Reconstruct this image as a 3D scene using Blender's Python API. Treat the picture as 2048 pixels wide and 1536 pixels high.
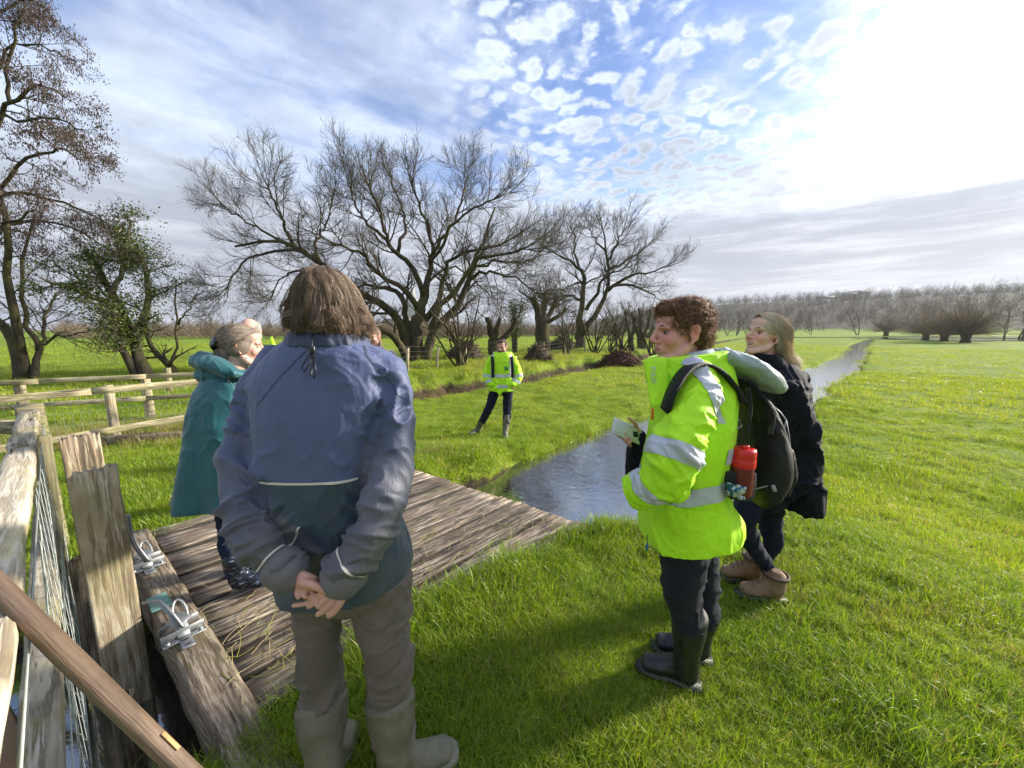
import bpy, bmesh, math, random
import numpy as np
from mathutils import Vector, Matrix

for o in list(bpy.data.objects):
    bpy.data.objects.remove(o)
scene = bpy.context.scene
col = scene.collection
rad = math.radians

# ------------------------------------------------------------------ camera
CAM_H = 1.57
FPX = 740.0                      # focal length in pixels of the 2048 wide photograph
PITCH = math.atan(108 / 740.0)
cam_d = bpy.data.cameras.new('camera')
cam_d.sensor_fit = 'HORIZONTAL'
cam_d.sensor_width = 36.0
cam_d.lens = FPX / 2048 * 36.0
cam_d.clip_start = 0.02
cam_d.clip_end = 6000
cam = bpy.data.objects.new('camera', cam_d)
cam.location = (0, 0, CAM_H)
cam.rotation_euler = (math.pi / 2 - PITCH, 0, 0)
col.objects.link(cam)
scene.camera = cam

# ------------------------------------------------------------------ sun, sky, exposure
SUN_AZ, SUN_EL = rad(72), rad(20)
SUN = Vector((math.sin(SUN_AZ) * math.cos(SUN_EL), math.cos(SUN_AZ) * math.cos(SUN_EL), math.sin(SUN_EL)))
sl = bpy.data.lights.new('sun', 'SUN')
sl.energy = 3.4
sl.angle = rad(5)
sl.color = (1.0, 0.93, 0.80)
so = bpy.data.objects.new('sun', sl)
so.rotation_euler = (-SUN).to_track_quat('-Z', 'Y').to_euler()
so.location = (30, 20, 30)
col.objects.link(so)

scene.view_settings.view_transform = 'Standard'
scene.view_settings.look = 'None'
scene.view_settings.gamma = 1.0
scene.view_settings.use_curve_mapping = False
scene.view_settings.exposure = 1.5
scene.render.engine = 'CYCLES'
scene.cycles.max_bounces = 4
scene.cycles.transparent_max_bounces = 12
scene.cycles.caustics_reflective = False
scene.cycles.caustics_refractive = False


class NT:
    """small helper to wire node trees"""
    def __init__(s, tree):
        s.t = tree
        s.n = tree.nodes
        s.l = tree.links

    def add(s, typ, **kw):
        nd = s.n.new(typ)
        for k, v in kw.items():
            setattr(nd, k, v)
        return nd

    def put(s, sock, v):
        if isinstance(v, bpy.types.NodeSocket):
            s.l.new(v, sock)
        elif v is not None:
            if hasattr(sock.default_value, '__len__') and not hasattr(v, '__len__'):
                v = (v,) * len(sock.default_value)
            if hasattr(sock.default_value, '__len__') and len(sock.default_value) == 4 and len(v) == 3:
                v = (*v, 1)
            sock.default_value = v

    def math(s, op, a, b=None, c=None, clamp=False):
        nd = s.add('ShaderNodeMath', operation=op, use_clamp=clamp)
        for i, v in enumerate((a, b, c)):
            if v is not None:
                s.put(nd.inputs[i], v)
        return nd.outputs[0]

    def vmath(s, op, a, b=None):
        nd = s.add('ShaderNodeVectorMath', operation=op)
        s.put(nd.inputs[0], a)
        if b is not None:
            s.put(nd.inputs[1], b)
        return nd.outputs['Value'] if op in ('DOT_PRODUCT', 'LENGTH') else nd.outputs[0]

    def mix(s, f, a, b, blend='MIX'):
        nd = s.add('ShaderNodeMix', data_type='RGBA', blend_type=blend)
        s.put(nd.inputs[0], f)
        s.put(nd.inputs[6], a)
        s.put(nd.inputs[7], b)
        return nd.outputs[2]

    def noise(s, vec, scale, detail=4, rough=0.5, dist=0.0, out=0):
        nd = s.add('ShaderNodeTexNoise')
        if vec is not None:
            s.put(nd.inputs['Vector'], vec)
        nd.inputs['Scale'].default_value = scale
        nd.inputs['Detail'].default_value = detail
        nd.inputs['Roughness'].default_value = rough
        nd.inputs['Distortion'].default_value = dist
        return nd.outputs[out]

    def step(s, v, lo, hi, a=0.0, b=1.0):
        nd = s.add('ShaderNodeMapRange', interpolation_type='SMOOTHSTEP')
        s.put(nd.inputs[0], v)
        nd.inputs[1].default_value = lo
        nd.inputs[2].default_value = hi
        nd.inputs[3].default_value = a
        nd.inputs[4].default_value = b
        return nd.outputs[0]

    def scale(s, vec, sc):
        nd = s.add('ShaderNodeMapping')
        s.put(nd.inputs[0], vec)
        nd.inputs['Scale'].default_value = sc
        return nd.outputs[0]


def build_world():
    w = bpy.data.worlds.new('World')
    scene.world = w
    w.use_nodes = True
    w.node_tree.nodes.clear()
    N = NT(w.node_tree)
    sky = N.add('ShaderNodeTexSky', sky_type='NISHITA', sun_disc=False)
    sky.sun_elevation = SUN_EL
    sky.sun_rotation = SUN_AZ
    sky.altitude = 50
    sky.air_density = 1.0
    sky.dust_density = 0.6
    sky.ozone_density = 3.0
    d = N.add('ShaderNodeTexCoord').outputs['Generated']
    sep = N.add('ShaderNodeSeparateXYZ')
    N.put(sep.inputs[0], d)
    x, y, z = sep.outputs
    zc = N.math('MAXIMUM', z, 0.0)
    den = N.math('ADD', zc, 0.09)
    cmb = N.add('ShaderNodeCombineXYZ')
    N.put(cmb.inputs[0], N.math('DIVIDE', x, den))
    N.put(cmb.inputs[1], N.math('DIVIDE', y, den))
    P = cmb.outputs[0]
    sd = N.math('MAXIMUM', N.vmath('DOT_PRODUCT', d, tuple(SUN)), 0.0)
    # broad cover, streaky sheets and small mackerel cells
    rot = N.add('ShaderNodeMapping')
    N.put(rot.inputs[0], P)
    rot.inputs['Rotation'].default_value = (0, 0, rad(-40))
    rot.inputs['Location'].default_value = (11.4, 4.7, 0)
    Pr = rot.outputs[0]
    big = N.noise(Pr, 0.62, 3, 0.5, 0.3)
    streak = N.noise(N.scale(Pr, (0.55, 1.5, 1)), 1.25, 5, 0.55, 0.5)
    cell = N.noise(P, 5.2, 6, 0.62, 0.35)
    vor = N.add('ShaderNodeTexVoronoi', feature='SMOOTH_F1')
    wob = N.mix(0.22, P, N.noise(P, 4.0, 5, 0.6, 0, 1))
    N.put(vor.inputs['Vector'], wob)
    vor.inputs['Scale'].default_value = 15.0
    vor.inputs['Smoothness'].default_value = 0.6
    puff = N.step(vor.outputs['Distance'], 0.62, 0.12)
    # small cells only towards the sun side of the sky
    side = N.step(N.vmath('DOT_PRODUCT', d, (0.48, 0.66, 0.58)), 0.74, 0.92)
    cells = N.math('ADD', N.math('MULTIPLY', puff, 0.30), N.math('MULTIPLY', cell, 0.50))
    cells = N.math('ADD', cells, N.math('ADD', N.math('MULTIPLY', big, 0.30), 0.19))
    sheet = N.math('ADD', N.math('MULTIPLY', big, 0.62), N.math('MULTIPLY', streak, 0.5))
    sheet = N.math('ADD', sheet, N.math('MULTIPLY', cell, 0.16))
    mixf = N.add('ShaderNodeMix', data_type='FLOAT')
    N.put(mixf.inputs[0], side)
    N.put(mixf.inputs[2], N.math('ADD', sheet, 0.03))
    N.put(mixf.inputs[3], cells)
    cov = mixf.outputs[0]
    low = N.step(N.math('ADD', z, N.math('MULTIPLY', N.math('SUBTRACT', streak, 0.5), 0.12)), 0.36, 0.16)   # stratus bank low down
    cov = N.math('ADD', cov, N.math('MULTIPLY', low, 0.34))
    cov = N.math('ADD', cov, N.math('MULTIPLY', N.step(sd, 0.80, 0.95), 0.14))
    mask = N.step(cov, 0.52, 0.82)
    # cloud brightness: thin bright edges, greyer thick parts, brighter towards the sun
    thick = N.step(cov, 0.66, 0.92)
    g1 = N.math('POWER', sd, 4.0)
    g2 = N.math('POWER', sd, 10.0)
    g3 = N.math('POWER', sd, 150.0)
    bands = N.noise(N.scale(d, (1.2, 1.2, 12)), 3.1, 6, 0.62, 0.25)
    cloud = N.mix(thick, (3.7, 4.1, 4.8), (2.5, 2.85, 3.5))
    shade = N.noise(Pr, 1.7, 5, 0.6, 0.4)
    cloud = N.mix(1.0, cloud, N.step(shade, 0.25, 0.75, 0.72, 1.22), 'MULTIPLY')
    lowc = N.mix(N.step(bands, 0.42, 0.70), (1.9, 2.05, 2.4), (3.2, 3.3, 3.6))
    cloud = N.mix(N.math('MULTIPLY', low, 0.88), cloud, lowc)
    lit = N.math('ADD', N.math('MULTIPLY', g1, 0.4), N.math('MULTIPLY', g2, 3.6))
    # the stratus bank masks part of the glow below the sun
    edge = N.math('ADD', z, N.math('MULTIPLY', N.math('SUBTRACT', bands, 0.5), 0.10))
    blk = N.math('SUBTRACT', 1.0, N.math('MULTIPLY', N.step(edge, 0.265, 0.205), 0.90))
    lit = N.math('MULTIPLY', lit, blk)
    lit = N.math('MULTIPLY', lit, N.step(shade, 0.2, 0.8, 0.75, 1.2))
    gl = N.add('ShaderNodeVectorMath', operation='SCALE')
    gl.inputs[0].default_value = (1.0, 0.96, 0.87)
    N.put(gl.inputs['Scale'], lit)
    cloud = N.mix(1.0, cloud, gl.outputs[0], 'ADD')
    blue = N.mix(1.0, sky.outputs[0], (0.88, 0.85, 0.98), 'MULTIPLY')
    gl2 = N.add('ShaderNodeVectorMath', operation='SCALE')
    gl2.inputs[0].default_value = (1.0, 0.97, 0.9)
    N.put(gl2.inputs['Scale'], N.math('MULTIPLY', N.math('ADD', N.math('MULTIPLY', g2, 1.4), N.math('MULTIPLY', g3, 60.0)), blk))
    colr = N.mix(mask, blue, cloud)
    colr = N.mix(1.0, colr, gl2.outputs[0], 'ADD')
    # below the horizon: dull ground light
    colr = N.mix(N.step(z, 0.0, -0.03), colr, (1.2, 1.5, 0.8))
    bg = N.add('ShaderNodeBackground')
    N.put(bg.inputs['Color'], colr)
    bg.inputs['Strength'].default_value = 0.092
    out = N.add('ShaderNodeOutputWorld')
    N.l.new(bg.outputs[0], out.inputs['Surface'])


build_world()

# ------------------------------------------------------------------ helpers
_cp, _sp = math.cos(PITCH), math.sin(PITCH)


def ray(px, py):
    u = (px - 1024) / FPX
    v = (768 - py) / FPX
    return Vector((u, _cp + v * _sp, -_sp + v * _cp))


def G(px, py, z=0.0):
    """point of the horizontal plane z seen at a photograph pixel"""
    r = ray(px, py)
    t = (z - CAM_H) / r.z
    return Vector((r.x * t, r.y * t, z))


def W(px, py, y):
    """point at distance y in front of the camera seen at a photograph pixel"""
    r = ray(px, py)
    t = y / r.y
    return Vector((r.x * t, y, CAM_H + r.z * t))


def np_mesh(name, V, F, smooth=False):
    me = bpy.data.meshes.new(name)
    V = np.asarray(V, dtype=np.float32)
    if isinstance(F, np.ndarray):
        F = [F]
    F = [np.asarray(f, dtype=np.int32) for f in F if len(f)]
    me.vertices.add(len(V))
    me.vertices.foreach_set('co', V.ravel())
    nl = sum(f.size for f in F)
    me.loops.add(nl)
    me.loops.foreach_set('vertex_index', np.concatenate([f.ravel() for f in F]))
    npoly = sum(len(f) for f in F)
    me.polygons.add(npoly)
    tot = np.concatenate([np.full(len(f), f.shape[1], dtype=np.int32) for f in F])
    st = np.concatenate([[0], np.cumsum(tot)[:-1]]).astype(np.int32)
    me.polygons.foreach_set('loop_start', st)
    me.polygons.foreach_set('loop_total', tot)
    me.update(calc_edges=True)
    if smooth:
        me.polygons.foreach_set('use_smooth', np.ones(npoly, dtype=bool))
    return me


def link(name, me, mat=None, parent=None):
    o = bpy.data.objects.new(name, me)
    col.objects.link(o)
    if mat is not None:
        ms = mat if isinstance(mat, (list, tuple)) else [mat]
        for m in ms:
            me.materials.append(m)
    if parent is not None:
        o.parent = parent
    return o


def empty(name, loc=(0, 0, 0), rz=0.0):
    o = bpy.data.objects.new(name, None)
    o.empty_display_size = 0.1
    o.location = loc
    o.rotation_euler = (0, 0, rz)
    col.objects.link(o)
    return o


def tag(o, label=None, cat=None, group=None, kind=None):
    for k, v in (('label', label), ('category', cat), ('group', group), ('kind', kind)):
        if v:
            o[k] = v
    return o


def keepworld(o, parent):
    """parent o (built in world coordinates) to an empty at the base of its thing"""
    o.parent = parent
    o.matrix_parent_inverse = Matrix.LocRotScale(parent.location, parent.rotation_euler, parent.scale).inverted()
    return o


def _h(ix, iy, iz, seed):
    n = (ix * 374761393 + iy * 668265263 + iz * 2147483647 + seed * 144664) & 0xffffffff
    n = ((n ^ (n >> 13)) * 1274126177) & 0xffffffff
    n = ((n ^ (n >> 16)) * 2246822519) & 0xffffffff
    return ((n ^ (n >> 15)) & 0xffffff) / float(0xffffff)


def vnoise(p, scale=1.0, seed=0):
    """value noise, -1..1, p (n,3)"""
    p = np.asarray(p, dtype=np.float64) * scale
    i = np.floor(p).astype(np.int64)
    f = p - i
    f = f * f * (3 - 2 * f)
    r = 0
    for dx in (0, 1):
        wx = f[:, 0] if dx else 1 - f[:, 0]
        for dy in (0, 1):
            wy = f[:, 1] if dy else 1 - f[:, 1]
            for dz in (0, 1):
                wz = f[:, 2] if dz else 1 - f[:, 2]
                r = r + wx * wy * wz * _h(i[:, 0] + dx, i[:, 1] + dy, i[:, 2] + dz, seed)
    return r * 2 - 1


def fbm(p, scale=1.0, octv=3, seed=0):
    r, a, t = 0, 1.0, 0
    for k in range(octv):
        r = r + a * vnoise(p, scale * 2 ** k, seed + k * 17)
        t += a
        a *= 0.5
    return r / t


def smooth01(x, a, b):
    t = np.clip((x - a) / (b - a), 0, 1)
    return t * t * (3 - 2 * t)


def project(p):
    """photograph pixel of a world point"""
    x, y, z = p[0], p[1], p[2] - CAM_H
    d = y * _cp - z * _sp
    return 1024 + FPX * x / d, 768 - FPX * (y * _sp + z * _cp) / d


def tubes(P, R, n=6, cap=True):
    """P (B,k,3) polylines, R (B,k) radii -> vertices, [quads, caps]"""
    P = np.asarray(P, dtype=np.float64)
    R = np.asarray(R, dtype=np.float64)
    B, k, _ = P.shape
    T = np.gradient(P, axis=1)
    T /= np.linalg.norm(T, axis=2, keepdims=True) + 1e-12
    mean = P[:, -1] - P[:, 0]
    ref = np.where((np.abs(mean[:, 2]) > 0.8 * np.linalg.norm(mean, axis=1))[:, None], np.array([[1.0, 0, 0]]), np.array([[0, 0, 1.0]]))
    U = np.cross(T, ref[:, None, :])
    U /= np.linalg.norm(U, axis=2, keepdims=True) + 1e-12
    V = np.cross(T, U)
    a = np.arange(n) / n * 2 * np.pi
    ring = U[:, :, None, :] * np.cos(a)[None, None, :, None] + V[:, :, None, :] * np.sin(a)[None, None, :, None]
    verts = P[:, :, None, :] + ring * R[:, :, None, None]
    idx = np.arange(B * k * n).reshape(B, k, n)
    nx = np.roll(idx, -1, axis=2)
    q = np.stack([idx[:, :-1], nx[:, :-1], nx[:, 1:], idx[:, 1:]], axis=-1).reshape(-1, 4)
    F = [q]
    if cap:
        F.append(idx[:, 0, ::-1].reshape(B, n))
        F.append(idx[:, -1].reshape(B, n))
    return verts.reshape(-1, 3), F


def densify(pts, n):
    """Catmull-Rom through points -> n samples"""
    p = np.asarray([tuple(q) for q in pts], dtype=np.float64)
    if len(p) == 2:
        t = np.linspace(0, 1, n)[:, None]
        return p[0] + (p[1] - p[0]) * t
    e = np.vstack([2 * p[0] - p[1], p, 2 * p[-1] - p[-2]])
    s = np.linspace(0, len(p) - 1, n)
    i = np.minimum(s.astype(int), len(p) - 2)
    t = (s - i)[:, None]
    a, b, c, d = e[i], e[i + 1], e[i + 2], e[i + 3]
    return 0.5 * ((2 * b) + (c - a) * t + (2 * a - 5 * b + 4 * c - d) * t ** 2 + (3 * b - a - 3 * c + d) * t ** 3)


class Geo:
    """collects pieces of ONE part"""
    def __init__(s):
        s.V = []
        s.F = []
        s.n = 0

    def add(s, V, F):
        V = np.asarray(V, dtype=np.float64)
        if isinstance(F, np.ndarray):
            F = [F]
        s.V.append(V)
        for f in F:
            f = np.asarray(f)
            if len(f):
                s.F.append(f + s.n)
        s.n += len(V)
        return s

    def tube(s, pts, r, n=8, cap=True):
        pts = np.asarray([tuple(p) for p in pts], dtype=np.float64)
        r = np.full(len(pts), r) if np.isscalar(r) else np.asarray(r)
        return s.add(*tubes(pts[None], r[None], n, cap))

    def box(s, c, size, M=None, bev=0.0):
        V, F = bevbox(size, bev)
        if M is not None:
            V = V @ np.asarray(M.to_3x3()).T
        return s.add(V + np.asarray(tuple(c)), F)

    def obj(s, name, mat, parent=None, smooth=False, world_parent=None):
        by = {}
        for f in s.F:
            by.setdefault(f.shape[1], []).append(f)
        F = [np.concatenate(v) for v in by.values()]
        me = np_mesh(name, np.concatenate(s.V), F, smooth)
        o = link(name, me, mat)
        if world_parent is not None:
            keepworld(o, world_parent)
        elif parent is not None:
            o.parent = parent
        return o


def bevbox(size, bev=0.0):
    """box with chamfered edges"""
    hx, hy, hz = [v / 2 for v in size]
    if bev <= 0:
        V = np.array([[x, y, z] for x in (-hx, hx) for y in (-hy, hy) for z in (-hz, hz)])
        F = np.array([[0, 1, 3, 2], [4, 6, 7, 5], [0, 4, 5, 1], [2, 3, 7, 6], [0, 2, 6, 4], [1, 5, 7, 3]])
        return V, [F]
    b = min(bev, hx * .9, hy * .9, hz * .9)
    bm = bmesh.new()
    bmesh.ops.create_cube(bm, size=2)
    for v in bm.verts:
        v.co = Vector((v.co.x * hx, v.co.y * hy, v.co.z * hz))
    bmesh.ops.bevel(bm, geom=bm.edges[:], offset=b, segments=1, affect='EDGES', profile=0.5)
    V = np.array([v.co[:] for v in bm.verts])
    by = {}
    for f in bm.faces:
        by.setdefault(len(f.verts), []).append([v.index for v in f.verts])
    bm.free()
    return V, [np.array(v) for v in by.values()]


# ------------------------------------------------------------------ materials
def new_mat(name):
    m = bpy.data.materials.new(name)
    m.use_nodes = True
    m.node_tree.nodes.clear()
    N = NT(m.node_tree)
    out = N.add('ShaderNodeOutputMaterial')
    b = N.add('ShaderNodeBsdfPrincipled')
    N.l.new(b.outputs[0], out.inputs['Surface'])
    return m, N, b, out


def bump(N, b, h, strength=0.4, dist=0.01):
    bp = N.add('ShaderNodeBump')
    bp.inputs['Strength'].default_value = strength
    bp.inputs['Distance'].default_value = dist
    N.put(bp.inputs['Height'], h)
    N.l.new(bp.outputs[0], b.inputs['Normal'])


def simple_mat(name, c, rough=0.7, var=0.15, scale=12.0, metal=0.0, bmp=0.15, bdist=0.004, spec=0.5, sheen=0.0):
    m, N, b, out = new_mat(name)
    co = N.add('ShaderNodeTexCoord').outputs['Object']
    n = N.noise(co, scale, 5, 0.6)
    dark = tuple(v * (1 - var) for v in c)
    lite = tuple(min(1, v * (1 + var)) for v in c)
    N.put(b.inputs['Base Color'], N.mix(n, dark, lite))
    b.inputs['Roughness'].default_value = rough
    b.inputs['Metallic'].default_value = metal
    b.inputs['Specular IOR Level'].default_value = spec
    if sheen:
        b.inputs['Sheen Weight'].default_value = sheen
    if bmp:
        bump(N, b, N.noise(co, scale * 4, 4, 0.6), bmp, bdist)
    return m


def wood_mat(name, dark, mid, lite, axis='X', moss=(0.16, 0.17, 0.03), moss_amt=0.3, rough=0.85, crack=1.0, wet=0.0, gap_shade_grime=False):
    m, N, b, out = new_mat(name)
    tc = N.add('ShaderNodeTexCoord').outputs['Object']
    info = N.add('ShaderNodeObjectInfo')
    off = N.vmath('ADD', tc, N.vmath('MULTIPLY', (17.0, 31.0, 7.0), info.outputs['Random']))
    s = {'X': (1.8, 24, 24), 'Y': (24, 1.8, 24), 'Z': (24, 24, 1.8)}[axis]
    v = N.scale(off, s)
    g = N.noise(v, 1.0, 6, 0.65, 0.6)
    fine = N.noise(N.scale(off, tuple(q * 2.3 for q in s)), 1.0, 4, 0.65, 0.25)
    blot = N.noise(off, 5.0, 5, 0.6)
    c = N.mix(N.step(g, 0.42, 0.56), dark, mid)
    c = N.mix(N.math('MULTIPLY', N.step(fine, 0.48, 0.62), 0.8), c, lite)
    c = N.mix(N.math('MULTIPLY', N.step(blot, 0.62, 0.42), 0.45), c, tuple(q * 0.55 for q in mid))
    if moss_amt:
        c = N.mix(N.math('MULTIPLY', N.step(N.noise(off, 3.1, 5, 0.65), 0.50, 0.66), moss_amt), c, moss)
    ck = N.step(N.noise(N.scale(off, tuple(q * 1.2 for q in s)), 1.0, 3, 0.5, 0.3), 0.335, 0.27)
    c = N.mix(N.math('MULTIPLY', ck, 0.85 * crack), c, (0.012, 0.009, 0.006))
    pv = N.math('ADD', 0.66, N.math('MULTIPLY', info.outputs['Random'], 0.68))
    c = N.mix(1.0, c, pv, 'MULTIPLY')
    if gap_shade_grime:      # joint dirt with gap shade painted in, darkening the plank edges unevenly
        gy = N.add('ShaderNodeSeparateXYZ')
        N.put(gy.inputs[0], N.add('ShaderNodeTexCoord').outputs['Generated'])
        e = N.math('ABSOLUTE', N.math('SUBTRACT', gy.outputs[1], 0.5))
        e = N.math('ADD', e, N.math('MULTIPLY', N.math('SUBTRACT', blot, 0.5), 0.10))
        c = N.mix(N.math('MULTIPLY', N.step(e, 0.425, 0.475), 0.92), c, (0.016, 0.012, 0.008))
    N.put(b.inputs['Base Color'], c)
    b.inputs['Roughness'].default_value = rough
    if wet:
        N.put(b.inputs['Roughness'], N.step(blot, 0.35, 0.65, rough - wet, rough))
    h = N.math('SUBTRACT', N.math('ADD', N.math('MULTIPLY', fine, 0.5), g), N.math('MULTIPLY', ck, 1.2))
    bump(N, b, h, 0.8, 0.008)
    return m


M = {}
M['deck'] = wood_mat('deck_wood', (0.060, 0.040, 0.027), (0.22, 0.160, 0.112), (0.60, 0.50, 0.39), 'X', (0.15, 0.145, 0.04), 0.3, 0.75, wet=0.2, gap_shade_grime=True)
M['beam'] = wood_mat('beam_wood', (0.05, 0.034, 0.022), (0.17, 0.125, 0.085), (0.40, 0.33, 0.25), 'X', (0.12, 0.12, 0.03), 0.3)
M['post'] = wood_mat('post_wood', (0.22, 0.165, 0.10), (0.52, 0.42, 0.27), (0.74, 0.66, 0.50), 'Z', (0.30, 0.27, 0.10), 0.3)
M['post_dark'] = wood_mat('old_post_wood', (0.09, 0.066, 0.042), (0.29, 0.22, 0.145), (0.55, 0.46, 0.33), 'Z', (0.15, 0.14, 0.05), 0.4)
M['rail'] = wood_mat('rail_wood', (0.16, 0.125, 0.08), (0.45, 0.38, 0.27), (0.68, 0.62, 0.50), 'X', (0.36, 0.31, 0.09), 0.45)
M['stake'] = wood_mat('stake_wood', (0.08, 0.075, 0.035), (0.22, 0.19, 0.10), (0.36, 0.32, 0.19), 'Z', (0.17, 0.17, 0.045), 0.6)
M['fence'] = wood_mat('fence_wood', (0.18, 0.145, 0.075), (0.46, 0.38, 0.22), (0.66, 0.58, 0.40), 'X', (0.30, 0.29, 0.08), 0.4)
M['fence_post'] = wood_mat('fence_post_wood', (0.16, 0.125, 0.075), (0.40, 0.32, 0.20), (0.58, 0.50, 0.36), 'Z', (0.24, 0.24, 0.08), 0.4)
M['handle'] = wood_mat('handle_wood', (0.075, 0.047, 0.030), (0.120, 0.078, 0.050), (0.165, 0.112, 0.076), 'X', (0.2, 0.14, 0.09), 0.2, 0.55, crack=0.1)
M['galv'] = simple_mat('galvanised_steel', (0.30, 0.31, 0.32), 0.5, 0.25, 25, 0.85, 0.1)
M['wire'] = simple_mat('galvanised_wire', (0.42, 0.45, 0.42), 0.5, 0.2, 40, 0.6, 0)
M['copper'] = simple_mat('green_plate', (0.17, 0.33, 0.29), 0.6, 0.45, 30, 0.2, 0.2)
M['soil'] = simple_mat('wet_soil', (0.05, 0.035, 0.022), 0.9, 0.4, 6, 0, 0.6, 0.02)
# ------------------------------------------------------------------ terrain
def uv2xy(u, v):
    c = math.sqrt(0.5)
    return (c * (u + v), c * (u - v))


BANK_R = [uv2xy(-5.5, -1.62), uv2xy(-1.5, -1.66), uv2xy(-0.1, -1.85), uv2xy(0.8, -2.0), uv2xy(2.2, -2.0), (0.45, 3.02), (0.80, 3.08),
          (1.35, 2.98), (2.1, 3.40), (3.5, 4.9), (6.2, 7.9), (9.9, 11.8), (14.8, 16.3), (19.4, 20.6), (29.1, 30.4), (38, 40), (46.3, 48.6), (84.4, 86.6)]
BANK_L = [uv2xy(-5.5, -3.75), uv2xy(0, -3.68), uv2xy(1.6, -3.70), uv2xy(2.5, -3.72), (-0.31, 4.91), (0.10, 5.50), (0.64, 5.96), (1.35, 6.75), (2.15, 7.52), (2.9, 8.3),
          (6, 11.6), (10, 15.2), (14.95, 18.8), (16.5, 20.3), (22.8, 26.2), (31.7, 35.3), (37, 40.5), (44.2, 48.6), (82.6, 86.6)]
WPOLY = np.array(BANK_R + BANK_L[::-1])
DITCH = np.array([(-14, 6.2), (-9.0, 7.7), (-5.6, 8.6), (-2.82, 10.58), (-1.43, 12.47), (0.51, 14.38), (4.08, 19.27), (11.21, 29.04), (30, 55), (60, 95)])


def seg_dist(P, A, B):
    d = B - A
    t = np.clip(((P - A) @ d) / (d @ d), 0, 1)
    return np.linalg.norm(P - (A + t[:, None] * d), axis=1)


def poly_sd(P, poly):
    """signed distance to polygon, negative inside"""
    dist = np.full(len(P), 1e9)
    inside = np.zeros(len(P), bool)
    n = len(poly)
    for i in range(n):
        A, B = poly[i], poly[(i + 1) % n]
        dist = np.minimum(dist, seg_dist(P, A, B))
        c = (A[1] > P[:, 1]) != (B[1] > P[:, 1])
        with np.errstate(divide='ignore', invalid='ignore'):
            xi = (B[0] - A[0]) * (P[:, 1] - A[1]) / (B[1] - A[1] + 1e-12) + A[0]
        inside ^= c & (P[:, 0] < xi)
    return np.where(inside, -dist, dist)


def line_sd(P, pts):
    """distance to a polyline, positive on its left side"""
    best = np.full(len(P), 1e9)
    sg = np.ones(len(P))
    for i in range(len(pts) - 1):
        A, B = pts[i], pts[i + 1]
        d = seg_dist(P, A, B)
        cr = (B[0] - A[0]) * (P[:, 1] - A[1]) - (B[1] - A[1]) * (P[:, 0] - A[0])
        m = d < best
        best = np.where(m, d, best)
        sg = np.where(m, np.sign(cr), sg)
    return best * sg


WATER_Z = -0.50
HILL_A = np.array([330.0, 430.0])


def terrain(P, want_mask=False):
    P = np.asarray(P, dtype=np.float64)
    x, y = P[:, 0], P[:, 1]
    r = np.hypot(x, y)
    P3 = np.column_stack([x, y, np.zeros(len(x))])
    wsd = poly_sd(P, WPOLY) + 0.10 * vnoise(P3, 2.1, 5) * smooth01(r, 1.5, 4) + 0.25 * vnoise(P3, 0.6, 6) * smooth01(r, 6, 14)
    dsd = line_sd(P, DITCH) + 0.22 * vnoise(P3, 1.3, 9) + 0.12 * vnoise(P3, 3.7, 19)
    right = -0.37 * smooth01(np.hypot(x - 0.3, (y - 1.1)), 2.0, 5.6)
    # land left of the channel
    ch = line_sd(P, np.array(BANK_L))
    left = -0.05 - 0.15 * smooth01(-x, 2.6, 6.0) - 0.32 * smooth01(y, 4.6, 6.6) * smooth01(x, -5.5, -2.0)
    z = np.where(ch > -0.9, left, right)
    z = right + (left - right) * smooth01(ch, -1.2, -0.6)
    # far bank with the fence and the trees
    up = smooth01(dsd, 0.12, 0.75)
    fade = smooth01(x, -9.0, -3.0)
    bank = 0.06 + 0.10 * smooth01(dsd, 0.6, 2.0)
    z = z + (bank - z) * up * (fade + (1 - fade) * 0.4)
    ditch = np.exp(-((dsd + 0.05) / 0.36) ** 2)
    z = z - 0.20 * ditch * fade
    far = smooth01(r, 40, 140)
    z = z * (1 - far) - 0.3 * far
    # tussocks
    amp = 0.018 + 0.05 * smooth01(r, 4, 14) * (1 - 0.7 * smooth01(r, 50, 90))
    z = z + amp * fbm(P3, 1.6, 3, 3) + 0.03 * smooth01(r, 3, 9) * vnoise(P3, 4.5, 8) + 0.07 * smooth01(r, 20, 60) * vnoise(P3, 0.16, 4) * (1 - 0.8 * smooth01(r, 60, 90))
    # hill with woods
    hx = x * 0.83 + y * 0.56
    hz = 33 * smooth01(hx - 0.10 * np.abs(x - y), 210, 520) * smooth01(x, 60, 270)
    hz = hz * (0.85 + 0.25 * vnoise(P3, 0.004, 21))
    z = z + hz
    # channel
    bed = -1.0
    prof = smooth01(wsd, -0.42, 0.34)
    zz = bed + (z - bed) * prof
    z = np.where(wsd < 0.34, zz, z)
    if want_mask:
        soil = np.clip(np.exp(-((dsd - 0.12) / 0.36) ** 2) * fade * 1.0, 0, 1) + (1 - smooth01(wsd, -0.04, 0.07)) * 1.0
        return z, wsd, dsd, np.clip(soil, 0, 1)
    return z


def tz(x, y):
    return float(terrain(np.array([[x, y]]))[0])


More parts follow.
